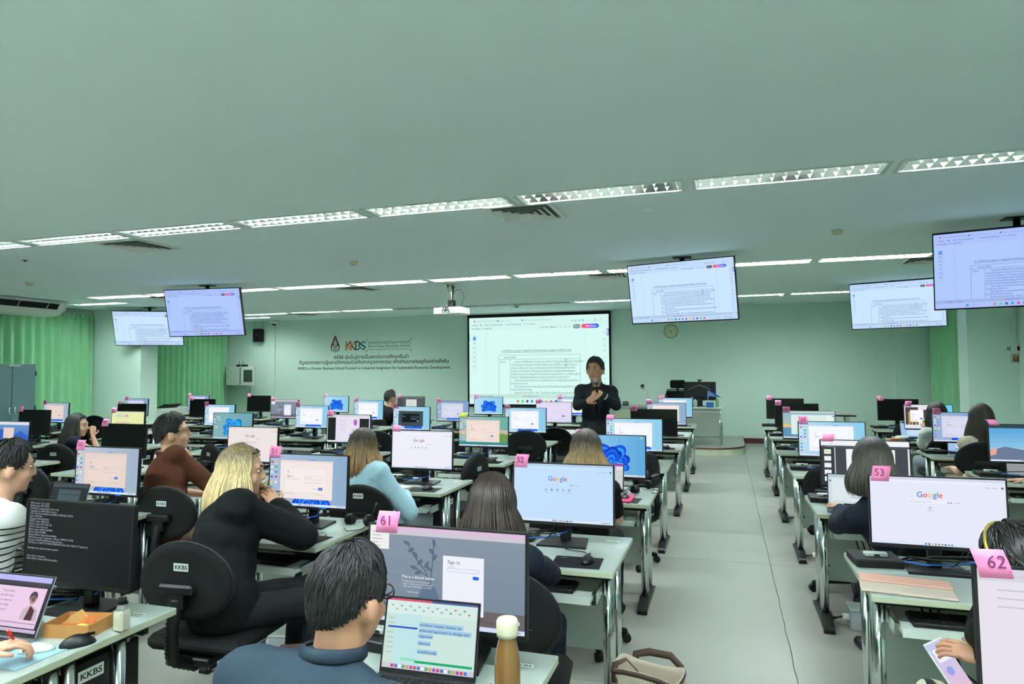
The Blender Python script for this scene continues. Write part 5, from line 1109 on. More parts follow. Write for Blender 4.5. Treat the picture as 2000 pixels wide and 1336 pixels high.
def hair_mesh(style, s, Rm, seed, n, rs=.006, length=.2, flare=.02, face=48, part=.0, tuck=0.0):
    rnd = random.Random(seed); mb = MB(); A, B, Cc = .087*s, .107*s, .121*s
    ctr = Vector((0, -.010*s, .006*s))
    def sc(th, ph, k=1.0):   # th 0 = face, +th to the wearer's left (-x)
        return Vector((-A*math.sin(ph)*math.sin(th)*k, B*math.sin(ph)*math.cos(th)*k, Cc*math.cos(ph)*k))+ctr
    # skull cap under the locks
    nt, npn = 40, 12
    vs = [Rm @ sc(2*math.pi*i/nt-math.pi, hairline(2*math.pi*i/nt-math.pi)*j/npn*(.985), (1.03 if style != 'short' else 1.035-.03*(j/npn)**2)+.018*math.sin(math.pi*j/npn)) for j in range(npn+1) for i in range(nt)]
    fs = [(j*nt+i, (j+1)*nt+i, (j+1)*nt+(i+1) % nt, j*nt+(i+1) % nt) for j in range(npn) for i in range(nt)]; mb.add(vs, fs, True)
    if style == 'short':
        for _ in range(n):
            th = rnd.uniform(-math.pi, math.pi); hl = hairline(th); ph = rnd.random()**.6*hl; L = R(rnd.uniform(14, 30)); tw = rnd.uniform(-.18, .18); e = min(ph+L, hl+rnd.uniform(-.03, .035)); pts = []
            lift = rnd.uniform(1.03, 1.09) if ph < hl*.55 else rnd.uniform(1.005, 1.025); lift += .05*max(0, math.cos(th))*(ph < hl*.8)
            for q in range(5): t = q/4; pts.append(Rm @ sc(th+tw*t, ph+(e-ph)*t, lift+.03*math.sin(t*math.pi*.9)-.02*t))
            mb.ring_tube(pts, [rs*.7, rs, rs*.95, rs*.75, rs*.2], 4, False)
    else:
        # inner sheet that hangs behind the locks
        i0, i1 = R(face+14), 2*math.pi-R(face+14); ns = 30; rows_ = 10; vs = []
        for j in range(rows_+1):
            t = j/rows_
            for i in range(ns+1):
                th = i0+(i1-i0)*i/ns; p = Rm @ sc(th, R(92), 1.05); o = Vector((p.x, p.y, 0)).normalized(); zend = -length*.97
                q = p+o*(flare*.6*math.sin(t*math.pi*.75)-tuck*t*t); q.z = p.z+(zend-p.z)*t; vs.append(q)
        fs = [(j*(ns+1)+i, j*(ns+1)+i+1, (j+1)*(ns+1)+i+1, (j+1)*(ns+1)+i) for j in range(rows_) for i in range(ns)]; mb.add(vs, fs, True)
        for k in range(n):
            th = R(face)+(2*math.pi-2*R(face))*(k+rnd.random())/n
            ph0 = R(rnd.uniform(3, 40)) if rnd.random() < .8 else R(rnd.uniform(40, 80)); lay = rnd.random(); lift = 1.055+.045*lay; dth = rnd.uniform(-.10, .10); pts = []
            for q in range(6): t = q/5; pts.append(Rm @ sc(th+dth*t+part*(1-t), ph0+(R(94)-ph0)*t, lift))
            p = pts[-1]; o = Vector((p.x, p.y, 0)).normalized(); zend = -length*rnd.uniform(.90, 1.03); fl = flare*(.6+.8*lay); wob = rnd.uniform(-.012, .012); l = Vector((-o.y, o.x, 0))
            for q in range(1, 8):
                t = q/7; v = p+o*(fl*math.sin(t*math.pi*.7)-tuck*t*t)+l*wob*t; v.z = p.z+(zend-p.z)*t; pts.append(v)
            m_ = len(pts); mb.ring_tube(pts, [rs*(.8 if q < 2 else 1.0 if q < m_-3 else (1-.35*(q-m_+4))) for q in range(m_)], 5, False)
        for k in range(n//4):      # hair swept back over the top from the hairline
            th = R(rnd.uniform(-face-10, face+10)); sgn = 1 if th+part > 0 else -1; pts = []
            for q in range(6): t = q/5; pts.append(Rm @ sc(th*(1-t)+sgn*R(face+22)*t, hairline(th)*(.35+.55*(1-abs(t*2-.6)*.6)) if t < .9 else R(80), 1.06+.02*rnd.random()))
            mb.ring_tube(pts, [rs*.5, rs, rs, rs, rs, rs*.5], 5, False)
    return mb.mesh('hair', [])
def hair_mat(name, root_c, tip_c=None, z0=.05, z1=-.12, streak=.3, rough=.42):
    if name in MATS: return MATS[name]
    m = mat(name, root_c, rough, spec=.45); nt = m.node_tree; b = nt.nodes['Principled BSDF']
    tc = nt.nodes.new('ShaderNodeTexCoord'); mp = nt.nodes.new('ShaderNodeMapping'); mp.inputs['Scale'].default_value = (70, 70, 5); nt.links.new(tc.outputs['Object'], mp.inputs[0])
    n = nt.nodes.new('ShaderNodeTexNoise'); n.inputs['Scale'].default_value = 1.6; n.inputs['Detail'].default_value = 4; nt.links.new(mp.outputs[0], n.inputs['Vector'])
    mr = nt.nodes.new('ShaderNodeMapRange'); mr.inputs[1].default_value = .3; mr.inputs[2].default_value = .7; mr.inputs[3].default_value = 1-streak; mr.inputs[4].default_value = 1+streak; nt.links.new(n.outputs['Fac'], mr.inputs[0])
    mix = nt.nodes.new('ShaderNodeMix'); mix.data_type = 'RGBA'; mix.inputs[6].default_value = lin(root_c); mix.inputs[7].default_value = lin(tip_c or root_c)
    sp = nt.nodes.new('ShaderNodeSeparateXYZ'); nt.links.new(tc.outputs['Object'], sp.inputs[0]); m2 = nt.nodes.new('ShaderNodeMapRange'); m2.inputs[1].default_value = z0; m2.inputs[2].default_value = z1; nt.links.new(sp.outputs[2], m2.inputs[0])
    ad = nt.nodes.new('ShaderNodeMath'); ad.operation = 'MULTIPLY_ADD'; ad.inputs[1].default_value = .9; nt.links.new(n.outputs['Fac'], ad.inputs[0]); nt.links.new(m2.outputs[0], ad.inputs[2])
    a2 = nt.nodes.new('ShaderNodeMath'); a2.operation = 'SUBTRACT'; a2.use_clamp = True; a2.inputs[1].default_value = .45; nt.links.new(ad.outputs[0], a2.inputs[0]); nt.links.new(a2.outputs[0], mix.inputs[0])
    sc_ = nt.nodes.new('ShaderNodeVectorMath'); sc_.operation = 'SCALE'; nt.links.new(mix.outputs[2], sc_.inputs[0]); nt.links.new(mr.outputs[0], sc_.inputs['Scale']); nt.links.new(sc_.outputs[0], b.inputs['Base Color'])
    return m
H_black = hair_mat('black_hair', (.085, .075, .075), streak=.35); H_brown = hair_mat('dark_brown_hair', (.17, .12, .10), streak=.35); H_ink = hair_mat('short_black_hair', (.055, .052, .052), streak=.25, rough=.6)
H_blond = hair_mat('blond_hair', (.42, .35, .24), (.80, .71, .52), .09, .02, .28); H_ombre = hair_mat('brown_to_blond_hair', (.16, .125, .105), (.64, .51, .34), .07, -.06, .3); H_ombre2 = hair_mat('ash_brown_to_blond_hair', (.26, .22, .19), (.66, .55, .38), .07, -.03, .3); H_ash = hair_mat('ash_black_hair', (.20, .19, .18), (.33, .30, .27), .10, .02, .35)
SK1 = mat('fair_skin', (.86, .66, .55), .5, var=.05, vscale=14, sss=.08); SK2 = mat('tan_skin', (.79, .58, .46), .5, var=.06, vscale=14, sss=.06)
M_eye = mat('eye_white', (.9, .9, .88), .25); M_iris = mat('dark_iris', (.06, .045, .04), .2); M_lip = mat('lip', (.68, .36, .33), .5); M_brow = mat('eyebrow', (.07, .06, .06), .7)
def cloth(name, col, var=.06, bump=.3): return mat(name, col, .85, var=var, vscale=9, bump=bump, bscale=26, spec=.15, sheen=.12 if sum(col) > .9 else 0)
def person(label, pel, yaw, top, hyaw=0, hpitch=0, s=.95, skin=SK1, tops=None, sleeve='short', bottoms=None, hair=None, arms=None, seat=.46, standing=False, collar=None, loose=.0, voxel=.0095, extras=None, shw=1.0, roll=0, headk=1.0, neck=.064):
    yw = R(yaw); root = thing('person', label, 'person', (pel[0], pel[1], 0), yw); Mi = (Matrix.Translation((pel[0], pel[1], 0)) @ Matrix.Rotation(yw, 4, 'Z')).inverted()
    loc = lambda p: Mi @ Vector(p)
    hs = s*headk
    Rm = (Matrix.Rotation(R(hyaw-yaw), 4, 'Z') @ Matrix.Rotation(R(-hpitch), 4, 'X') @ Matrix.Rotation(R(roll), 4, 'Y')).to_3x3()
    Ht = loc(top); Hc = Ht-Vector((0, 0, .128*hs)); N = Hc+Rm @ Vector((0, -.03*hs, -.10*hs))+Vector((0, -.012, -neck*hs))
    pz = .94*s if standing else seat+.10; P = Vector((0, 0, pz)); sp = (N-P); L = sp.length; up = sp.normalized(); lp = lambda t, b=0: P+sp*t+Vector((0, b, 0))
    q = Vector((0, 0, 1)).rotation_difference(up).to_matrix()
    Wc, C, S0 = lp(.33, -.015), lp(.66, -.012), lp(.875, -.012); k = s*shw; kk = L/.50
    shd = {-1: S0+q @ Vector((-.168*k, .0, -.01)), 1: S0+q @ Vector((.168*k, 0, -.01))}
    body, ext, sh, tr = MB(), MB(), MB(), MB()
    def torso(mb, g, low=True):
        if low: mb.ell(P, (.165*s+g, .125*s+g, .12+g), 16, 10, q)
        mb.ell(Wc, (.142*k+g, .105*s+g, .17*kk+g), 16, 10, q); mb.ell(C, (.165*k+g, .112*s+g, .17*kk+g), 16, 10, q)
        capsule(mb, shd[-1], shd[1], .060*s+g)
        for x in (-1, 1): capsule(mb, S0.lerp(shd[x], .75)+Vector((0, 0, .005)), N+Vector((0, -.01, -.015)), .05*s+g*.8, .046*s+g*.5)
    torso(body, 0); capsule(body, N-Vector((0, 0, .06)), Hc+Rm @ Vector((0, -.015, -.05*hs)), .062*s, .058*s)
    # head
    hp = lambda x, y, z: Hc+Rm @ (Vector((x, y, z))*hs)
    body.ell(hp(0, -.010, .012), (.080*hs, .100*hs, .114*hs), 20, 14, Rm); body.ell(hp(0, .022, -.050), (.062*hs, .072*hs, .078*hs), 18, 12, Rm); body.ell(hp(0, .062, -.098), (.028*hs, .026*hs, .022*hs), 12, 8, Rm)
    capsule(body, hp(0, .093, .008), hp(0, .106, -.030), .009*hs, .0125*hs); body.ell(hp(0, .088, -.036), (.018*hs, .012*hs, .009*hs), 10, 6, Rm)
    for x in (-1, 1): body.ell(hp(x*.087, -.008, -.022), (.013*hs, .022*hs, .034*hs), 10, 8, Rm); capsule(body, hp(x*.045, .078, .028), hp(x*.018, .092, .026), .010*hs, .010*hs); body.ell(hp(x*.042, .062, -.035), (.024*hs, .022*hs, .024*hs), 10, 8, Rm)
    # legs
    hip = {x: P+Vector((x*.09*s, .0, -.02)) for x in (-1, 1)}; legs = {}
    for x in (-1, 1):
        if standing: kn, an = Vector((x*.10*s, .02, .50*s)), Vector((x*.115*s, -.01, .09*s))
        else: kn, an = Vector((x*.115*s, .43*s, seat+.065)), Vector((x*.12*s, .38*s, .085))
        legs[x] = (kn, an); capsule(body, hip[x], kn, .082*s, .056*s); capsule(body, kn, an, .054*s, .036*s); capsule(tr, hip[x], kn, .092*s, .068*s); capsule(tr, kn, an+Vector((0, 0, .01)), .066*s, .055*s)
        capsule(body, an+Vector((0, -.02, -.045)), an+Vector((x*.015, .13, -.055)), .038*s, .028*s)
    tr.ell(P, (.178*s, .138*s, .12), 16, 10, q)
    # arms
    arms = arms or {}
    torso(sh, .012+loose, True)
    if not standing: sh.ell(P-Vector((0, 0, .015)), (.178*s+loose*.7, .14*s+loose*.7, .10), 16, 10)
    else: capsule(sh, P+Vector((0, 0, .02)), P-Vector((0, 0, .12)), .17*s, .165*s)
    for x in (-1, 1):
        a = arms.get(x)
        if a is None: el, wr, hd, hn, cu = shd[x]+Vector((x*.05, .03, -.27)), shd[x]+Vector((x*.0, .27, -.27)), (-.15*x, 1, .05), (0, .1, 1), .3
        else: el, wr = loc(a[0]), loc(a[1]); hd, hn, cu = Mi.to_3x3() @ Vector(a[2]), Mi.to_3x3() @ Vector(a[3]), a[4]
        capsule(body, shd[x], el, .048*s, .040*s); capsule(body, el, wr, .039*s, .027*s); hand(body, ext, wr, hd, hn, x if a is None or len(a) < 6 else a[5], cu, .96*s)
        lo = loose*.8
        if sleeve == 'short': capsule(sh, shd[x], shd[x].lerp(el, .72), .060*s+lo, .060*s+lo)
        elif sleeve == 'elbow': capsule(sh, shd[x], el, .060*s+lo, .058*s+lo); capsule(sh, el, el.lerp(wr, .12), .056*s+lo, .05*s+lo)
        elif sleeve == 'long': capsule(sh, shd[x], el, .059*s+lo, .052*s+lo); capsule(sh, el, wr-(wr-el)*.06, .051*s+lo, .037*s+lo*.8)
        elif sleeve == 'cap': capsule(sh, shd[x], shd[x].lerp(el, .10), .060*s+lo, .058*s+lo)
    obj('body', fuse(body, voxel, 4, ext), None, root).data.materials.append(skin)
    st = fuse(sh, .0115, 6, None, .0045, pel[0]*3); st.materials.append(tops); obj('top', st, None, root)
    tm = fuse(tr, .014, 5, None, .004, 2); tm.materials.append(bottoms or cloth('charcoal_trousers', (.10, .11, .12))); obj('trousers', tm, None, root)
    for x in (-1, 1):
        an = legs[x][1]; f = MB(); capsule(f, an+Vector((0, -.035, -.05)), an+Vector((x*.015, .15, -.055)), .036, .032); f.v = [(a_, b_, max(c_, .0)) for a_, b_, c_ in f.v]; obj('shoe', f, M_black, root)
    if collar:
        cp = []; 
        for i in range(25):
            a = 2*math.pi*i/24; cp.append(N+Vector((.068*s*math.sin(a), .072*s*math.cos(a), (.022+.016*-math.cos(a)))))
        obj('collar', MB().ring_tube(cp, .012, 8, False, flat=(.6, 1.25)), collar, root)
    # face
    ey, ir, br = MB(), MB(), MB()
    for x in (-1, 1):
        ey.ell(hp(x*.031, .079, .006), (.0145*hs, .0095*hs, .0055*hs), 10, 8, Rm); ir.ell(hp(x*.031, .0858, .006), (.0075*hs, .004*hs, .0057*hs), 10, 6, Rm)
        br.ring_tube([hp(x*.050, .078, .027), hp(x*.034, .091, .033), hp(x*.015, .097, .027)], [.003*hs, .0048*hs, .0035*hs], 6)
    obj('eyes', ey, M_eye, root); obj('irises', ir, M_iris, root); obj('eyebrows', br, M_brow, root)
    obj('mouth', MB().ring_tube([hp(-.024, .084, -.066), hp(-.010, .0955, -.0635), hp(0, .0965, -.0655), hp(.010, .0955, -.0635), hp(.024, .084, -.066)], [.002*hs, .0055*hs, .0062*hs, .0055*hs, .002*hs], 6), M_lip, root)
    if hair:
        hm = hair_mesh(hair['style'], hs, Rm, int(abs(pel[0]*100)+7), hair.get('n', 200), hair.get('rs', .006), hair.get('len', .2), hair.get('flare', .02), hair.get('face', 48), hair.get('part', 0), hair.get('tuck', 0)); hm.materials.append(hair['mat']); obj('hair', hm, None, root, Hc)
    root['_n'] = 0; del root['_n']
    return dict(root=root, hp=hp, N=N, Hc=Hc, Rm=Rm, loc=loc, shd=shd, P=P, C=C, s=s, up=up, q=q)
def glasses(p, m):
    hp = p['hp']; g = MB()
    for x in (-1, 1):
        g.ring_tube([hp(x*.034+.026*math.cos(a), .098, .004+.019*math.sin(a)) for a in [2*math.pi*i/16 for i in range(17)]], .0018, 5, False); g.ring_tube([hp(x*.060, .098, .010), hp(x*.082, .05, .010), hp(x*.085, -.015, .0), hp(x*.083, -.03, -.012)], .0022, 5)
    g.ring_tube([hp(-.008, .099, .008), hp(0, .102, .011), hp(.008, .099, .008)], .0018, 5)
    obj('eyeglasses', g, m, p['root'])

NAVY, INKB, BLK = cloth('navy_cloth', (.07, .10, .15)), cloth('dark_blue_shirt', (.14, .19, .235)), cloth('black_cloth', (.04, .047, .05))
DKG = cloth('black_green_linen', (.038, .058, .057)); BRN = cloth('brown_knit', (.31, .175, .115), .1, .4); PALE = cloth('pale_blue_cotton', (.64, .78, .83)); WHT = cloth('white_cotton', (.84, .86, .85)); CRM = cloth('cream_crepe', (.80, .76, .66)); GRYT = cloth('grey_denim', (.50, .54, .56)); SUIT = cloth('black_suit', (.085, .105, .11)); CAMT = cloth('tan_trousers', (.62, .52, .38)); DRK = cloth('dark_trousers', (.08, .085, .095))

# the presenter, standing between the desk columns with a microphone
YS = 7.2
mic_h = at(1167, 762, 6.90); prs = person('person in a black suit standing with a microphone in the left hand', (-1.36, 7.22), 190, at(1162, 698, 7.17), 171, 2, 1.03, SK2, SUIT, 'long', DRK, dict(style='short', mat=H_ink, n=900, rs=.005),
    {1: (at(1128, 792, 7.06), at(1146, 786, 6.90), Vector((.75, -.28, .50)), Vector((-.15, -.75, -.55)), .22, 1), -1: (at(1203, 792, 7.08), at(1178, 772, 6.92), Vector((-.85, .10, .42)), Vector((.1, -.75, .62)), .95, -1)}, standing=True, voxel=.0085, loose=.007, shw=.93)
r_ = prs['root']; L_ = prs['loc']
lap = MB()
cz_ = prs['N']
for x in (-1, 1):
    lap.add([cz_+Vector((x*.05, .085, .03)), cz_+Vector((x*.10, .125, -.10)), cz_+Vector((x*.075, .155, -.17)), cz_+Vector((x*.02, .165, -.34)), cz_+Vector((x*.012, .145, -.12)), cz_+Vector((x*.04, .10, .0))], [(0, 1, 2, 3, 4, 5)], False)
o = obj('lapels', lap, cloth('lightened_lapel', (.13, .15, .155), .03, .1), r_); o.modifiers.new('thick', 'SOLIDIFY').thickness = .008  # lapel sheen put into a lighter tone of the suit cloth
sc_ = MB()
for x in (-1, 1): sc_.add([cz_+Vector((x*.062, .035, .045)), cz_+Vector((x*.05, .075, .015)), cz_+Vector((x*.012, .098, -.055)), cz_+Vector((x*.038, .112, -.05)), cz_+Vector((x*.068, .07, .0))], [(0, 1, 2, 3, 4)], False)
o = obj('shirt_collar', sc_, BLK, r_); o.modifiers.new('thick', 'SOLIDIFY').thickness = .006
wr = L_(at(1179.5, 773, 6.92)); dw = (L_(at(1203, 792, 7.08))-wr).normalized(); a_ = dw.cross(Vector((0, 0, 1))).normalized(); b_ = dw.cross(a_)
wt = MB().ring_tube([wr+dw*.012+(a_*math.cos(t_)+b_*math.sin(t_))*.034 for t_ in [2*math.pi*i/16 for i in range(17)]], .008, 6, False, flat=(.5, 1.2)); wo = obj('wristwatch', wt, M_silver, r_, label='silver wristwatch')
mt = at(1163.5, 741, 6.86); mb_ = at(1166.5, 770, 6.90); ax = (mt-mb_).normalized()
t = thing('microphone', 'black handheld microphone with silver mesh head and orange ring', 'microphone', mb_); t.rotation_euler = Vector((0, 0, 1)).rotation_difference(ax).to_euler()
Lm = (mt-mb_).length
obj('handle', MB().lathe([(0, -.05), (.013, -.05), (.016, Lm*.6), (.019, Lm*.78), (0, Lm*.78)], 14), M_black, t); obj('band', MB().lathe([(.0, Lm*.55), (.0178, Lm*.55), (.0182, Lm*.63), (0, Lm*.63)], 14), mat('orange_band', (.85, .55, .2), .5), t); obj('mesh_head', MB().ell((0, 0, Lm*.92), (.026, .026, .030), 16, 10), M_silver, t); obj('collar_ring', MB().lathe([(0, Lm*.74), (.025, Lm*.76), (.025, Lm*.80), (0, Lm*.82)], 16), M_matte, t)

# row seven: person with short hair at the laptop
p = person('person with short black hair and glasses in a dark blue shirt at a laptop', (-.90, 1.05), 0, at(684, 1064, 1.38), -14, 8, .98, SK2, INKB, 'long', DRK, dict(style='short', mat=H_ink, n=2400, rs=.0021),
    {1: (at(838, 1336, 1.32)-Vector((0, 0, .10)), Vector((-.86, 1.52, .775)), (-.2, 1, 0), (0, 0, 1), .3), -1: (at(505, 1336, 1.25)-Vector((0, 0, .10)), at(660, 1336, 1.55)-Vector((0, 0, .03)), (.2, 1, 0), (0, 0, 1), .3)}, collar=INKB, voxel=.008, loose=.008, shw=1.10, headk=.93, neck=.045)
glasses(p, M_black)
# row six
p = person('person with a dark bob in a navy dress facing the bluish search page', (-.86, 2.52), 0, at(962, 927, 2.62), 0, 10, .95, SK1, NAVY, 'long', NAVY, dict(style='long', mat=H_brown, n=620, rs=.0036, len=.215, flare=.035, face=52, tuck=.012),
    {1: (at(1075, 1122, 2.80), at(1060, 1098, 3.06), (-.5, .8, 0), (0, 0, 1), .4), -1: (at(905, 1130, 2.75), at(960, 1100, 3.02), (.5, .8, 0), (0, 0, 1), .4)}, loose=.004, headk=1.08)
p = person('person with long blond hair in an oversized black shirt resting chin on hand', (-2.26, 2.62), -35, at(474, 869, 2.84), -58, 4, .96, SK1, DKG, 'long', DRK, dict(style='long', mat=H_blond, n=560, rs=.004, len=.245, flare=.042, face=62, part=.25),
    {1: (at(592, 1046, 2.96), at(541, 990, 2.93), (-.62, .05, .75), (.75, -.55, .35), .75), -1: (at(470, 1030, 3.0), at(527, 985, 3.06), (-.05, -.15, .95), (.2, .9, .2), .8)}, loose=.036, voxel=.008, headk=1.06)
hpb = p['hp']; obj('bangle_ring', MB().ring_tube([(p['loc'](at(523, 941, 2.9))+Vector((.009*math.cos(a), 0, .009*math.sin(a)))) for a in [2*math.pi*i/12 for i in range(13)]], .002, 5, False), mat('gold', (.85, .68, .35), .25, 1), p['root'])
stripe = cloth('striped_white_jersey', (.84, .85, .84), .02, .2)
nt = stripe.node_tree; b = nt.nodes['Principled BSDF']; tc = nt.nodes.new('ShaderNodeTexCoord'); sx = nt.nodes.new('ShaderNodeSeparateXYZ'); nt.links.new(tc.outputs['Object'], sx.inputs[0])
def mth(op, a, bval, clamp=False):
    n = nt.nodes.new('ShaderNodeMath'); n.operation = op; n.use_clamp = clamp
    for i, v in enumerate((a, bval)):
        if isinstance(v, (int, float)): n.inputs[i].default_value = v
        else: nt.links.new(v, n.inputs[i])
    return n.outputs[0]
fr = mth('FRACT', mth('MULTIPLY', sx.outputs[2], 30), 0); bandm = mth('MULTIPLY', mth('LESS_THAN', fr, .24), mth('LESS_THAN', sx.outputs[2], .93)); mx = nt.nodes.new('ShaderNodeMix'); mx.data_type = 'RGBA'; nt.links.new(bandm, mx.inputs[0]); mx.inputs[6].default_value = lin((.84, .85, .84)); mx.inputs[7].default_value = lin((.06, .06, .07)); nt.links.new(mx.outputs[2], b.inputs['Base Color'])
person('person in a white shirt with black striped sleeves behind the boot-text monitor', (-3.52, 2.38), -10, at(20, 860, 2.50), -28, 6, 1.0, SK1, stripe, 'long', DRK, dict(style='short', mat=H_ink, n=600, rs=.004), {1: (at(70, 1055, 2.62), at(45, 1085, 2.9), (-.5, .8, 0), (0, 0, 1), .4)}, loose=.012, headk=1.05)
zeb = mat('zebra_print_skirt', (.9, .88, .8), .8); nt = zeb.node_tree; b = nt.nodes['Principled BSDF']; tc = nt.nodes.new('ShaderNodeTexCoord'); wv = nt.nodes.new('ShaderNodeTexWave'); wv.inputs['Scale'].default_value = 7; wv.inputs['Distortion'].default_value = 5; wv.inputs['Detail Scale'].default_value = .8; nt.links.new(tc.outputs['Object'], wv.inputs['Vector']); cr = nt.nodes.new('ShaderNodeValToRGB'); cr.color_ramp.elements[0].position = .48; cr.color_ramp.elements[1].position = .52; cr.color_ramp.elements[0].color = lin((.03, .03, .035)); cr.color_ramp.elements[1].color = lin((.86, .84, .74)); nt.links.new(wv.outputs['Fac'], cr.inputs[0]); nt.links.new(cr.outputs[0], b.inputs['Base Color'])
p = person('person with a gold hairband in black and zebra print looking at a phone', (.86, 2.28), 14, at(1992, 1024, 2.40), 30, 34, .95, SK2, BLK, 'long', zeb, dict(style='short', mat=H_black, n=500, rs=.0045),
    {-1: (at(1915, 1240, 2.56), at(1932, 1165, 2.50), (.15, -.15, .95), (-.8, .4, .1), .35), 1: (at(1975, 1250, 2.35), at(1922, 1290, 2.50), (-.75, .35, .18), (.1, -.55, .8), .55)}, voxel=.008)
hp = p['hp']; obj('hairband', MB().ring_tube([hp(.094*math.cos(a), .005, .02+.122*math.sin(a)) for a in [math.pi*i/16 for i in range(17)]], .006, 6), mat('gold_hairband', (.80, .70, .35), .3, .7), p['root']); obj('hair_bun', MB().ell(hp(0, -.12, .03), (.05, .05, .05), 14, 10), H_black, p['root'])
# row five
p = person('person with short black hair and glasses in a brown polo, hand on chin', (-3.68, 3.72), -24, at(338, 808, 3.98), -48, -4, 1.0, SK1, BRN, 'elbow', CAMT, dict(style='short', mat=H_ink, n=900, rs=.0042),
    {1: (at(412, 948, 4.05), at(376, 912, 4.22), (-.30, -.1, .92), (.85, .25, .1), .25), -1: (at(345, 960, 4.2), at(400, 965, 4.35), (.9, .1, .1), (0, .3, .9), .4)}, collar=BRN, voxel=.008, headk=1.08, loose=.012)
glasses(p, mat('thin_metal_rim', (.25, .24, .23), .3, .8))
p = person('person with shoulder-length brown to blond hair in a pale blue top', (-2.38, 4.34), -8, at(712, 838, 4.32), -24, 6, .96, SK1, PALE, 'long', GRYT, dict(style='long', mat=H_ombre, n=440, rs=.0042, len=.22, flare=.032, face=56),
    {1: (at(800, 1000, 4.32), at(790, 965, 4.55), (-.5, .8, 0), (0, 0, 1), .4)}, loose=.018, headk=1.05)
glasses(p, mat('thin_metal_rim', (.25, .24, .23), .3, .8))
person('person with two-tone brown and blond hair in a black T-shirt by the aisle', (-.84, 4.12), 0, at(1145, 840, 4.20), -3, 6, .96, SK1, BLK, 'short', DRK, dict(style='long', mat=H_ombre2, n=440, rs=.0042, len=.205, flare=.045, face=54, tuck=.01),
    {1: (at(1206, 1012, 4.28), at(1198, 985, 4.52), (-.4, .85, .1), (0, 0, 1), .4)}, headk=1.08)
p = person('person with grey-streaked dark hair in a navy blazer typing on a laptop', (.96, 3.98), 12, at(1702, 856, 4.06), 6, 8, .97, SK1, NAVY, 'long', DRK, dict(style='long', mat=H_ash, n=440, rs=.0042, len=.175, flare=.03, face=56),
    {-1: (at(1636, 1025, 4.32), at(1643, 992, 4.68), (-.25, .9, .12), (0, 0, 1), .45), 1: (at(1760, 1030, 4.3), at(1715, 990, 4.65), (-.5, .8, .1), (0, 0, 1), .4)}, loose=.008, headk=1.04)
obj('shirt_cuff', MB().ring_tube([p['loc'](at(1640.5, 1000, 4.60)), p['loc'](at(1642, 993, 4.665))], .037, 12), WHT, p['root'])
# rows four, three, two, one
person('person with long dark hair in a navy sleeveless top, hand at mouth', (-6.78, 5.62), -35, at(152, 808, 5.66), -62, 4, .94, SK1, NAVY, 'cap', DRK, dict(style='long', mat=H_black, n=260, rs=.006, len=.33, flare=.03, face=60, tuck=-.05),
    {1: (at(192, 885, 5.85), at(181, 852, 5.85), (-.1, .1, .95), (.8, -.3, .2), .7)}, headk=1.08)
p = person('person with long dark brown hair in a cream sleeveless top', (2.30, 7.36), 8, at(1915, 790, 7.38), 4, 8, .96, SK1, CRM, 'cap', CRM, dict(style='long', mat=H_brown, n=300, rs=.0055, len=.33, flare=.03, face=52), None, loose=.006, headk=1.06)
p = person('person with dark tied hair in a white T-shirt holding a green snack', (2.36, 8.82), 8, at(1828, 786, 8.88), 18, 4, .96, SK1, WHT, 'short', GRYT, dict(style='long', mat=H_black, n=220, rs=.006, len=.16, flare=.015, face=54), {-1: (at(1800, 872, 9.0), at(1806, 838, 9.1), (.1, .1, .95), (-.6, -.5, .2), .6)}, loose=.008, headk=1.05)
person('person with short black hair in a black T-shirt near the wall lettering', (-5.72, 10.42), -12, at(763, 762, 10.50), -35, 0, 1.0, SK2, BLK, 'short', DRK, dict(style='short', mat=H_ink, n=300, rs=.006), None)
person('person in pale blue whose hand reaches to the grey-document laptop', (2.78, 5.75), 5, (2.75, 5.85, 1.26), 0, 5, .95, SK1, PALE, 'long', DRK, dict(style='long', mat=H_black, n=160, rs=.006, len=.25, flare=.02, face=52), {-1: (at(2030, 985, 5.95), at(2006, 940, 6.2), (-.75, .5, .05), (0, 0, 1), .35)})
person('person in a grey cardigan holding a red pen at the lilac-slide laptop', (-2.72, 1.02), -4, (-2.70, 1.12, 1.25), -10, 10, .95, SK1, cloth('grey_cardigan', (.45, .45, .46)), 'elbow', DRK, dict(style='long', mat=H_black, n=160, rs=.006, len=.25, flare=.02, face=52), {1: (Vector((-2.50, 1.22, .80)), at(-32, 1276, 1.50), (.55, .8, .15), (-.2, -.3, .9), .8)})
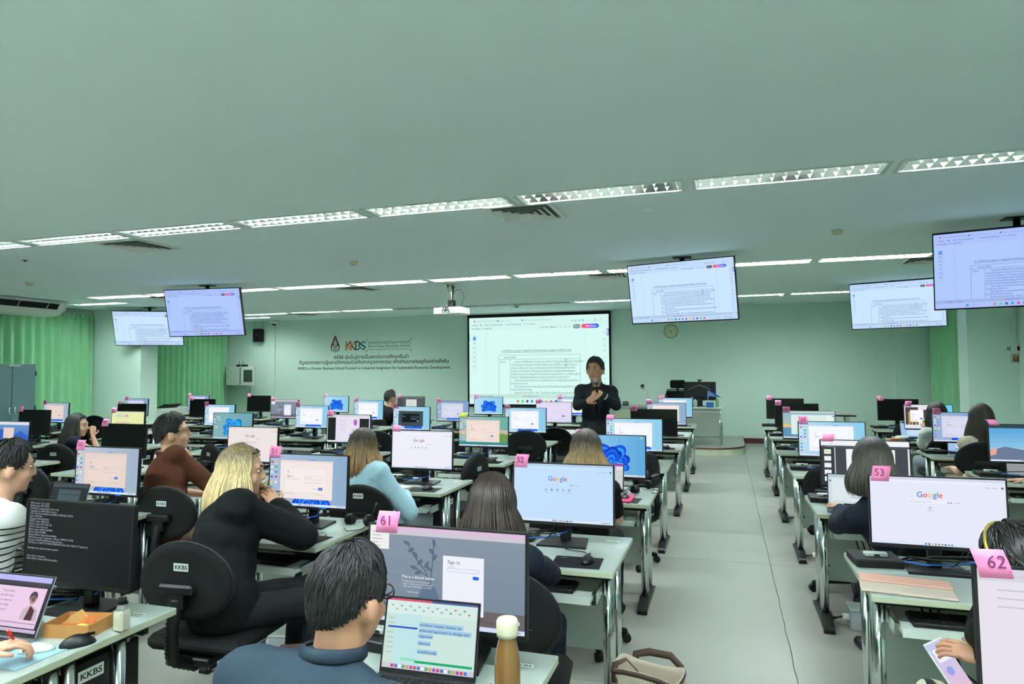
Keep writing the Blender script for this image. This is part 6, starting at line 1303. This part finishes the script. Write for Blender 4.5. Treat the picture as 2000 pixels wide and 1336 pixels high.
# ------------------------------------------------------------------ laptops
def lap_pic(kind, W, H):
    c = Canvas(W, H, .00015); u = lambda x: x*W; v = lambda y: y*H
    if kind == 'sheet':
        c.rect(0, 0, W, H, (.80, .90, .87)); c.up(); c.rect(0, 0, W*.5, v(.03), (.85, .30, .45)); c.rect(W*.5, 0, W, v(.03), (.25, .35, .60)); c.rect(0, v(.03), W, v(.22), (.84, .92, .90)); c.rect(0, v(.22), u(.12), v(.93), (.78, .88, .85)); c.rect(u(.12), v(.22), u(.40), v(.93), (.74, .89, .90)); c.rect(0, v(.93), W, H, (.80, .78, .85)); c.up()
        for k in range(18): c.rect(u(.05+.05*k), v(.09+.05*(k % 2)), u(.075+.05*k), v(.115+.05*(k % 2)), [(.6, .68, .66), (.3, .7, .45), (.85, .45, .4)][k % 3 if k > 12 else 0])
        for k in range(8): c.rect(u(.03), v(.28+.07*k), u(.10), v(.295+.07*k), (.65, .76, .73))
        c.rect(u(.03), v(.40), u(.36), v(.425), (.12, .25, .75))
        for k, (a, b, s_) in enumerate(((.38, .86, 'resilient supply chains: an'), (.38, .95, 'advanced approach to design and'), (.38, .54, 'segment'), (.38, .52, 'objective'), (.38, .60, 'methods'))): y = (.37, .45, .53, .63, .75)[k]; c.rect(u(a), v(y-.055), u(b), v(y+.012), (.62, .78, .90)); c.up(); c.text(u(a), v(y), v(.055), s_, (.25, .40, .55), bold=.01, width=u(b-a)*.95)
        c.rect(u(.20), v(.84), u(.36), v(.875), (.55, .88, .70)); c.rect(u(.36), v(.86), u(.98), v(.895), (.05, .66, .45)); c.up()
        for k in range(20): c.rrect(u(.10+.042*k), v(.94), u(.10+.042*k+.032), v(.985), u(.006), [(.85, .25, .3), (.25, .45, .85), (.95, .95, .95), (.3, .7, .5), (.9, .6, .3), (.55, .35, .75)][k % 6])
    elif kind == 'slides':
        c.rect(0, 0, W, H, (.14, .14, .18)); c.up(); c.rect(0, 0, W, v(.10), (.72, .72, .96)); c.rect(0, v(.10), W, v(.17), (.25, .22, .27)); c.rect(u(.17), v(.20), u(.97), v(.80), (.93, .80, .91)); c.rect(u(.17), v(.80), u(.97), v(.92), (.90, .78, .90)); c.rect(0, v(.94), W, H, (.80, .72, .85)); c.up()
        for k in range(4): c.rect(u(.02), v(.22+.18*k), u(.13), v(.34+.18*k), [(.85, .75, .88), (.80, .80, .90), (.45, .5, .85), (.85, .75, .88)][k])
        for k, s_ in enumerate(('“If you don’t', 'see the book', 'you want on', 'the shelf,', 'write it.”')): c.text(u(.38), v(.31+.085*k), v(.065), s_, (.45, .35, .45), 'CENTER')
        c.disc(u(.80), v(.36), u(.062), (.30, .25, .27), 14); c.disc(u(.805), v(.42), u(.05), (.72, .58, .55), 14); c.poly([(u(.68), v(.78)), (u(.70), v(.60)), (u(.80), v(.50)), (u(.92), v(.58)), (u(.95), v(.78))], (.78, .72, .75)); c.up(); c.poly([(u(.76), v(.78)), (u(.80), v(.52)), (u(.88), v(.60)), (u(.88), v(.78))], (.30, .12, .20)); c.line([(u(.18), v(.84)), (u(.96), v(.84))], u(.006), (.35, .28, .45))
    elif kind == 'dark':
        c.rect(0, 0, W, H, (.13, .16, .18)); c.up(); c.rect(0, 0, W, v(.12), (.25, .30, .33)); c.rect(u(.2), v(.2), u(.82), H, (.27, .34, .37)); c.up(); c.rect(u(.2), v(.36), u(.82), v(.375), (.12, .15, .17)); c.rect(u(.2), v(.58), u(.82), v(.595), (.12, .15, .17)); c.disc(u(.27), v(.70), u(.018), (.10, .12, .14)); c.text(u(.32), v(.72), v(.06), 'KKU Business', (.14, .17, .19)); c.text(u(.27), v(.85), v(.05), 'Faculty of Business', (.14, .17, .19))
    elif kind == 'page':
        c.rect(0, 0, W, H, (.80, .85, .87)); c.up(); c.rect(0, 0, W, v(.10), (.70, .76, .80)); c.rect(u(.08), v(.16), u(.97), v(.93), (.85, .89, .91)); c.up(); c.rect(u(.02), v(.2), u(.06), v(.26), (.25, .45, .9)); [c.rect(u(.45), v(.35+.07*k), u(.75+.05*(k % 3)), v(.375+.07*k), (.60, .65, .68)) for k in range(7)]
    elif kind == 'pale':
        c.rect(0, 0, W, H, (.70, .74, .73)); c.up(); c.rect(0, 0, W, v(.10), (.62, .66, .66)); c.text(u(.55), v(.16), v(.05), 'Google Gemini', (.45, .48, .48)); c.disc(u(.95), v(.16), u(.012), (.1, .1, .12))
    elif kind == 'mail':
        c.rect(0, 0, W, H, (.72, .84, .95)); c.up(); c.rect(0, 0, W, v(.12), (.60, .75, .92)); c.rect(0, v(.12), u(.22), H, (.62, .76, .90)); c.up(); [c.rect(u(.28), v(.22+.12*k), u(.9-.1*(k % 2)), v(.28+.12*k), (.82, .90, .98)) for k in range(5)]; c.rect(0, v(.93), W, H, (.25, .35, .5))
    elif kind == 'purple':
        c.rect(0, 0, W, H, (.80, .82, .83)); c.up(); c.rect(0, 0, W, v(.08), (.62, .25, .78)); c.rect(0, v(.08), W, v(.20), (.86, .87, .88)); c.up(); [c.rect(u(.1+.1*k), v(.12), u(.14+.1*k), v(.16), (.6, .62, .64)) for k in range(8)]; [c.rect(u(.12), v(.30+.09*k), u(.8), v(.315+.09*k), (.66, .68, .70)) for k in range(6)]; c.rect(0, v(.93), W, H, (.25, .27, .3))
    else:
        c.rect(0, 0, W, H, (.58, .60, .61)); c.up(); c.rect(0, 0, W, v(.10), (.46, .49, .50)); c.rect(u(.38), v(.22), u(.86), H, (.66, .68, .68)); c.up(); [c.rect(u(.45), v(.32+.08*k), u(.8), v(.335+.08*k), (.50, .52, .53)) for k in range(8)]; c.rect(0, v(.94), W, H, (.5, .53, .56))
    return c.mesh(kind+'_picture', GLOW)
def laptop(label, x, y, yaw, kind, tilt=14, w=.31, h=.205, d=.215, shell=None, z=DZ):
    shell = shell or M_silver; t = thing('laptop', label, 'laptop', (x, y, z), R(yaw))
    obj('base', MB().cbox(-w/2, w/2, -d, .004, 0, .014, .003), shell, t); kb = MB()
    for j in range(5):
        for i in range(13): kb.box(-w*.43+i*w*.0665, -w*.43+i*w*.0665+w*.055, -.10+j*.0165, -.088+j*.0165, .014, .0152)
    obj('keys', kb, M_matte, t); obj('touchpad', MB().box(-.05, .05, -d+.02, -.115, .0139, .0146), M_lgrey, t)
    lid = obj('lid', MB().cbox(-w/2, w/2, 0, .006, 0, h, .002), shell, t, (0, .002, .012), (R(-tilt), 0, 0))
    obj('bezel', MB().box(-w/2+.001, w/2-.001, -.0008, .0, .001, h-.001), M_matte, lid); obj('hinge', MB().cyl((-w*.4, .004, .013), (w*.4, .004, .013), .006, 8), M_matte, t)
    obj('screen_picture', lap_pic(kind, w-.014, h-.02), None, lid, (0, -.0014, h/2+.004)); return t
laptop('silver laptop with a teal document, in front of the person in dark blue', -.855, 1.83, 2, 'sheet', 14, .305, .215, shell=mat('dark_grey_aluminium', (.30, .31, .32), .35, .8))
laptop('laptop with a lilac slide, beside the kraft food tray', -2.40, 1.70, 2, 'slides', 22, .30, .20)
laptop('laptop with a dark grey page, before the person in striped sleeves', -4.02, 3.22, 2, 'dark', 16, .30, .2, shell=M_silver)
laptop('laptop with a pale blank page, before the blond person', -2.62, 3.27, -4, 'pale', 14, .31, .215, shell=M_black)
laptop('silver laptop with a purple toolbar on a pink sleeve, by the aisle', -.865, 4.83, 0, 'purple', 12, .31, .205, z=DZ+.016)
laptop('dark laptop with a pale page, before the person in a blazer', .775, 4.84, -8, 'page', 16, .31, .205, shell=mat('slate_laptop', (.35, .40, .45), .4, .6))
laptop('silver laptop with a blue mail page, before the person in cream', 2.33, 8.0, -14, 'mail', 14, .31, .2)
laptop('dark laptop with a grey document, at the narrow block beside a hand', 2.33, 6.42, -14, 'greydoc', 26, .34, .225, shell=M_black)
laptop('laptop with a lilac page, before the person in a white T-shirt', 2.24, 9.56, 6, 'mail', 14, .31, .2, shell=M_matte)
t = thing('laptop_sleeve', 'bright pink laptop sleeve under the silver laptop by the aisle', 'laptop sleeve', (-.80, 4.74, DZ)); obj('pouch', MB().cbox(-.17, .17, -.12, .10, 0, .016, .006), mat('hot_pink_felt', (.95, .25, .48), .85), t); obj('zip_pull', MB().ring_tube([(.16, -.12, .008), (.155, -.135, .006), (.15, -.15, .003)], .004, 6), M_matte, t)
# beige sleeve on desk 53
t = thing('laptop_sleeve', 'flat beige laptop sleeve with rosy flap at the aisle corner of a desk', 'laptop sleeve', (.69, 3.16, DZ), R(-7)); obj('pouch', MB().cbox(-.17, .17, -.12, .06, 0, .012, .005), mat('beige_leatherette', (.72, .66, .60), .6), t); obj('flap', MB().cbox(-.17, .17, .0, .105, .010, .018, .004), mat('rosy_leatherette', (.78, .60, .53), .6), t)

# ------------------------------------------------------------------ small things on the near desks
b0 = at(991, 1270, 1.60); ztop = at(991, 1208, 1.60).z; h = ztop-DZ
t = thing('drink_bottle', 'tall brown milk tea bottle with cream cap beside the teal document laptop', 'bottle', (b0.x, 1.60, DZ))
obj('bottle_body', MB().lathe([(0, 0), (.030, 0), (.032, .01), (.032, h*.62), (.028, h*.74), (.021, h*.84), (.021, h*.88), (0, h*.88)], 20), mat('milk_tea', (.50, .36, .19), .15, coat=.6), t); obj('cap', MB().lathe([(0, h*.86), (.026, h*.86), (.027, h*.89), (.027, h*.98), (.024, h), (0, h)], 20), mat('cream_cap', (.85, .83, .72), .5), t)
c = Canvas(.02, .05, .0003); c.disc(.01, .012, .007, (.80, .45, .35)); c.rect(.008, .02, .012, .05, (.35, .28, .2)); obj('printed_mark', c.mesh('bottle_mark', INK), None, t, (.0, -.0325, h*.22))
take(PMO, (-.66, 1.76, DZ), R(-20), 'black mouse behind the milk tea bottle', 'mouse', 'computer mice')
take(PMO, (-2.09, 1.735, DZ), R(-35), 'black mouse between the kraft tray and the milk bottle', 'mouse', 'computer mice')
t = thing('wireless_mouse', 'flat white wireless mouse on the pale blue pad', 'mouse', (-2.17, 1.655, DZ+.003), R(-58)); vs = MB().ell((0, 0, 0), (.028, .055, .024), 16, 10); vs.v = [(x, y, max(z_, 0)) for x, y, z_ in vs.v]; obj('shell', vs, M_plastic, t); obj('scroll_wheel', MB().cyl((-.003, .03, .019), (.003, .03, .019), .006, 10), M_lgrey, t)
t = thing('mouse_pad', 'pale blue mouse pad with grey corner under the white mouse', 'mouse pad', (-2.20, 1.62, DZ), R(-2)); obj('pad', MB().cbox(-.11, .11, -.09, .09, 0, .003, .001), mat('pale_blue_pad', (.55, .69, .75), .7), t); obj('grey_corner', MB().cbox(-.11, -.05, -.09, -.03, .003, .0045, .0005), mat('grey_pad_corner', (.42, .45, .47), .7), t)
t = thing('food_tray', 'open kraft paper tray of snacks beside the lilac laptop', 'food tray', (-2.195, 1.825, DZ), R(12)); kr = mat('kraft_paper', (.70, .50, .28), .8, var=.08, vscale=20)
obj('tray_base', MB().box(-.085, .085, -.06, .06, 0, .003), kr, t)
for a, b, c_, d_ in ((-.085, .085, -.063, -.06), (-.085, .085, .06, .063), (-.088, -.085, -.06, .06), (.085, .088, -.06, .06)): obj('tray_wall', MB().box(a, b, c_, d_, 0, .045), kr, t)
t2 = thing('sandwich', 'wrapped sandwich inside the kraft tray', 'sandwich', (-2.225, 1.84, DZ+.003), R(20)); obj('bread', MB().prism([(-.05, 0), (.05, 0), (.0, .055)], 'y', -.035, .035), mat('toast', (.80, .62, .36), .8, var=.15, vscale=40), t2); obj('filling', MB().prism([(-.052, .012), (.052, .012), (.03, .03), (-.03, .03)], 'y', -.037, .037), mat('filling', (.80, .45, .25), .7, var=.25, vscale=60), t2)
t2 = thing('fruit_piece', 'yellow-green fruit piece inside the kraft tray', 'fruit', (-2.155, 1.80, DZ+.003)); obj('flesh', MB().ell((0, 0, .018), (.03, .024, .018), 14, 10), mat('yellow_green_fruit', (.78, .80, .35), .5, var=.15, vscale=30), t2); obj('peel', MB().ell((.004, .004, .014), (.031, .024, .014), 14, 10), mat('orange_peel', (.88, .58, .25), .6), t2)
zt = at(248, 1163, 1.90).z-DZ
t = thing('milk_bottle', 'small clear bottle of pale milk drink with black cap', 'bottle', (-2.055, 1.875, DZ)); s_ = .021
obj('drink', MB().cbox(-s_, s_, -s_, s_, .002, zt*.55, .006), mat('soy_milk', (.80, .77, .62), .4), t); obj('bottle_body', MB().cbox(-s_*1.06, s_*1.06, -s_*1.06, s_*1.06, 0, zt*.66, .008).lathe([(s_*1.0, zt*.66), (s_*.6, zt*.8), (s_*.6, zt*.85), (0, zt*.85)], 14), mat('clear_plastic', (.85, .88, .84), .1, alpha=.35), t); obj('cap', MB().lathe([(0, zt*.82), (s_*.72, zt*.82), (s_*.72, zt), (0, zt)], 16), M_matte, t)
q = at(22, 1242, 1.56); t = thing('red_pen', 'red pen held in the hand beside the lilac laptop', 'pen', q); t.rotation_euler = (R(35), R(30), 0); obj('barrel', MB().cyl((0, 0, -.05), (0, 0, .04), .0045, 8), mat('red_plastic', (.85, .16, .10), .4), t); obj('tip', MB().cyl((0, 0, -.05), (0, 0, -.068), .0045, 8, .0012), M_silver, t)
# desk 51: mouse, pad, spectacles, headset
take(PPA, (-2.19, 3.16, DZ), R(-4), 'black mouse pad before the blond person', 'mouse pad', 'mouse pads'); take(PMO, (-2.20, 3.19, DZ+.003), R(-20), 'black mouse before the blond person', 'mouse', 'computer mice')
t = thing('folded_spectacles', 'folded thin-rimmed spectacles on the pad before the blond person', 'eyeglasses', (-2.12, 3.15, DZ+.003), R(30)); g = MB()
for x in (-.032, .032): g.ring_tube([(x+.024*math.cos(a), 0, .02+.018*math.sin(a)) for a in [2*math.pi*i/14 for i in range(15)]], .0016, 5, False)
obj('rims', g, mat('brown_rim', (.35, .25, .18), .4), t); obj('temples', MB().ring_tube([(-.056, 0, .026), (-.04, .02, .01), (.05, .02, .004)], .0018, 5).ring_tube([(.056, 0, .026), (.04, .03, .012), (-.05, .03, .004)], .0018, 5), mat('brown_rim', (.35, .25, .18), .4), t)
def headset(label, loc, rz, cup_up=True):
    t = thing('headset', label, 'headset', loc, rz)
    obj('headband', MB().ring_tube([(-.085+.085*(1-math.cos(a)) , .0+.09*math.sin(a)*1.0, .012+.03*(a/math.pi)) for a in [math.pi*i/14 for i in range(15)]], .006, 6, flat=(1, .6)), M_black, t)
    for x, z_ in ((-.085, .025), (.085, .042)): obj('ear_cup', MB().lathe([(0, 0), (.03, 0), (.036, .012), (.03, .028), (0, .03)], 16), M_black, t, (x, 0, z_), (0, R(90), 0)); obj('ear_cushion', MB().lathe([(.014, .028), (.03, .028), (.032, .036), (.014, .04)], 16), M_fabric, t, (x, 0, z_), (0, R(90), 0))
    obj('microphone_boom', MB().ring_tube([(.10, .0, .045), (.12, .02, .09), (.135, .03, .14)], [.004, .004, .007], 6), M_black, t)
    obj('cord', MB().ring_tube([(.09, .0, .03), (.12, -.06, .006), (.08, -.14, .004), (.0, -.10, .004)], .0025, 5), M_black, t); return t
headset('black headset with raised microphone boom on the desk corner by the blond person', (-2.09, 3.53, DZ), R(-20)); headset('black headset lying on the desk of the one-shortcut search page', (1.16, 3.43, DZ), R(30)); headset('black headset on the desk by the person with two-tone hair', (-.62, 5.06, DZ), R(60))
# desk behind the pale blue person
b0 = at(757, 915, 4.90); t = thing('water_tumbler', 'mint tumbler with orange flip cap beside the person in pale blue', 'bottle', (-2.72, 4.92, DZ)); zt = at(757, 888, 4.92).z-DZ
obj('cup', MB().lathe([(0, 0), (.032, 0), (.036, zt*.62), (0, zt*.62)], 18), mat('mint_plastic', (.45, .78, .68), .4), t); obj('lid', MB().lathe([(.036, zt*.62), (.037, zt*.72), (.03, zt*.92), (0, zt*.95)], 18), mat('amber_lid', (.80, .62, .32), .4), t); obj('spout', MB().cbox(-.03, .0, -.015, .015, zt*.8, zt, .006), mat('orange_spout', (.95, .35, .18), .4), t)
t = thing('notebook', 'thin dark notebook beside the mouse pad of the person in pale blue', 'notebook', (-2.44, 4.70, DZ), R(-20)); obj('cover', MB().cbox(-.075, .075, -.1, .1, 0, .004, .001), mat('olive_cover', (.30, .30, .26), .6), t); obj('pages', MB().box(-.073, .073, -.098, .098, .004, .010), M_plastic, t)
t = thing('snack_packet', 'small blue and white packet on the desk by the person in brown', 'packet', (-4.05, 4.78, DZ), R(20)); obj('pouch', MB().ell((0, 0, .02), (.05, .035, .02), 14, 8), mat('blue_wrapper', (.16, .30, .75), .35), t); obj('label_panel', MB().cbox(-.09, -.04, -.04, .03, .002, .012, .002), M_plastic, t)
t = thing('snack_pouch', 'clear pouch with orange item on the desk by the person in a white T-shirt', 'packet', (2.02, 9.43, DZ), R(10)); obj('pouch', MB().ell((.05, 0, .03), (.09, .05, .03), 14, 8), mat('frosted_pouch', (.80, .82, .80), .4), t); obj('orange_item', MB().cbox(-.10, .02, -.06, -.02, 0, .03, .008), mat('orange_item', (.86, .50, .25), .6), t)
q = at(1808, 822, 9.08); t = thing('green_snack', 'bright green snack held by the person in a white T-shirt', 'snack', q); obj('wrapper', MB().ell((0, 0, 0), (.035, .02, .022), 12, 8), mat('lime_wrapper', (.55, .80, .22), .5), t); obj('wrapper_twist', MB().cyl((.03, 0, 0), (.055, 0, .012), .006, 8, .014), mat('lime_wrapper', (.55, .80, .22), .5), t)
q = at(507, 948, 2.97); t = thing('yellow_snack', 'yellow-green fruit slice held at the chin by the blond person', 'snack', q); obj('slice', MB().ell((0, 0, 0), (.03, .014, .02), 12, 8), mat('pickled_green', (.72, .72, .25), .5), t); obj('rind', MB().ell((0, 0, -.008), (.031, .012, .014), 12, 8), mat('dark_rind', (.30, .34, .12), .5), t)
ph = at(1852, 1300, 2.56); t = thing('smartphone', 'white smartphone held over zebra print by the person with a hairband', 'phone', ph); t.rotation_euler = (R(-35), R(-12), R(35))
obj('case', MB().cbox(-.04, .04, -.004, .004, -.08, .08, .003), M_plastic, t); c = Canvas(.074, .15, .0002); c.grad(0, 0, .074, .15, (.75, .80, .95), (.90, .75, .85), 6); c.up(); c.rect(.01, .02, .064, .06, (.95, .95, .98)); c.disc(.03, .09, .014, (.6, .65, .9)); obj('screen_picture', c.mesh('phone_picture', GLOW), None, t, (0, -.0046, 0))

# ------------------------------------------------------------------ on the floor
bz = at(1236, 1283, z=.36); bx, by = -.345, 2.98
t = thing('tote_bag', 'beige canvas tote bag with brown straps on the aisle floor', 'bag', (bx, by, 0), R(-16)); cv_ = mat('canvas', (.72, .68, .60), .9, var=.06, vscale=30, bump=.2, bscale=300); st = mat('brown_strap', (.26, .19, .15), .8)
vs = []; n = 24
for j, (z_, k) in enumerate(((0, .92), (.12, 1.0), (.24, 1.02), (.33, 1.0), (.36, 1.0))):
    for i in range(n):
        a = 2*math.pi*i/n; cx = abs(math.cos(a))**.5*math.copysign(1, math.cos(a)); cy = abs(math.sin(a))**.6*math.copysign(1, math.sin(a)); vs.append((.155*k*cx, .085*k*cy, z_+(.012*math.sin(3*a) if j == 4 else 0)))
fs = [(j*n+i, j*n+(i+1) % n, (j+1)*n+(i+1) % n, (j+1)*n+i) for j in range(4) for i in range(n)]+[tuple(reversed(range(n)))]
o = obj('bag_body', MB().add(vs, fs, True), cv_, t); o.modifiers.new('thick', 'SOLIDIFY').thickness = .004
obj('strap', MB().ring_tube([(-.10, .082, .30), (-.09, .086, .37), (-.02, .07, .40), (.07, .09, .395), (.115, .088, .36), (.12, .082, .30)], .016, 6, flat=(.25, 1.2)), st, t); obj('strap', MB().ring_tube([(-.12, -.082, .30), (-.125, -.06, .37), (-.09, -.02, .385), (-.04, .0, .33), (.02, -.02, .29), (.06, -.06, .31), (.08, -.082, .28)], .014, 6, flat=(.25, 1.2)), st, t)
obj('rim_hem', MB().ring_tube([(v_[0]*1.01, v_[1]*1.01, v_[2]-.012) for v_ in vs[4*n:]]+[(vs[4*n][0]*1.01, vs[4*n][1]*1.01, vs[4*n][2]-.012)], .008, 5, False, flat=(.4, 1.4)), st, t)
c = Canvas(.08, .06, .0004); [c.line([(.04, .03), (.04+.03*math.cos(R(a)), .03-.028*math.sin(R(a)))], .002, (.2, .17, .15)) for a in range(0, 181, 30)]; obj('printed_mark', c.mesh('bag_mark', INK), None, t, (.07, -.0915, .2))
t = thing('backpack', 'dark backpack with orange piping leaning behind the person in dark blue', 'bag', (-1.86, 2.62, 0), R(25)); obj('sack', MB().cbox(-.13, .13, -.08, .08, 0, .42, .06), mat('brown_nylon', (.20, .13, .10), .8), t); obj('orange_piping', MB().ring_tube([(-.125, -.07, .03), (-.13, -.078, .30), (-.08, -.075, .41), (.08, -.075, .41), (.13, -.078, .30), (.125, -.07, .03)], .008, 6), mat('orange_piping', (.90, .38, .14), .6), t)
def power_box(label, x, y, rz, s_=1):
    t = thing('power_box', label, 'power box', (x, y, 0), R(rz)); obj('case', MB().cbox(-.14*s_, .14*s_, -.07*s_, .07*s_, 0, .12*s_, .006), mat('pale_grey_box', (.72, .74, .76), .5), t); obj('lid', MB().cbox(-.145*s_, .145*s_, -.075*s_, .075*s_, .12*s_, .135*s_, .004), M_lgrey, t); obj('inlet', MB().cyl((-.14*s_, 0, .06*s_), (-.18*s_, 0, .06*s_), .022, 10), M_plastic, t); obj('power_cord', MB().ring_tube([(-.18*s_, 0, .06*s_), (-.24*s_, .02, .03), (-.25*s_, .10, .012), (-.1*s_, .16, .01)], .006, 5), M_black, t)
power_box('grey floor power box under the desk of the document viewer monitor', .86, 4.78, 0); power_box('grey floor power box under the fourth-row aisle desk, narrow block', .82, 6.30, 0, .8); power_box('grey floor power box under the third-row aisle desk, narrow block', .80, 7.85, 0, .7); power_box('white floor power box under the desk before the blond person', -2.45, 3.42, 10, .9)
for k, (r, c_) in enumerate([(3, 8), (4, 8), (5, 8), (6, 8)]):
    y = ynear(r)+.2; x = MX[r][c_]-.13
    t = thing('hanging_cord', 'black power cords hanging under desk, %s' % where(r, c_), 'cables', (x, y, 0), 0, 'cords under desks')
    for q_ in range(3): obj('cord', MB().ring_tube([(.03*q_, .05, DZ-.04), (.05+.05*q_, .0, .50-.05*q_), (.12+.08*q_, -.03, .30), (.10+.1*q_, .02, .10), (.16+.05*q_, .05, .012)], .005, 5), M_black, t)
for p in PROTOS: drop(p)
bpy.context.view_layer.update()
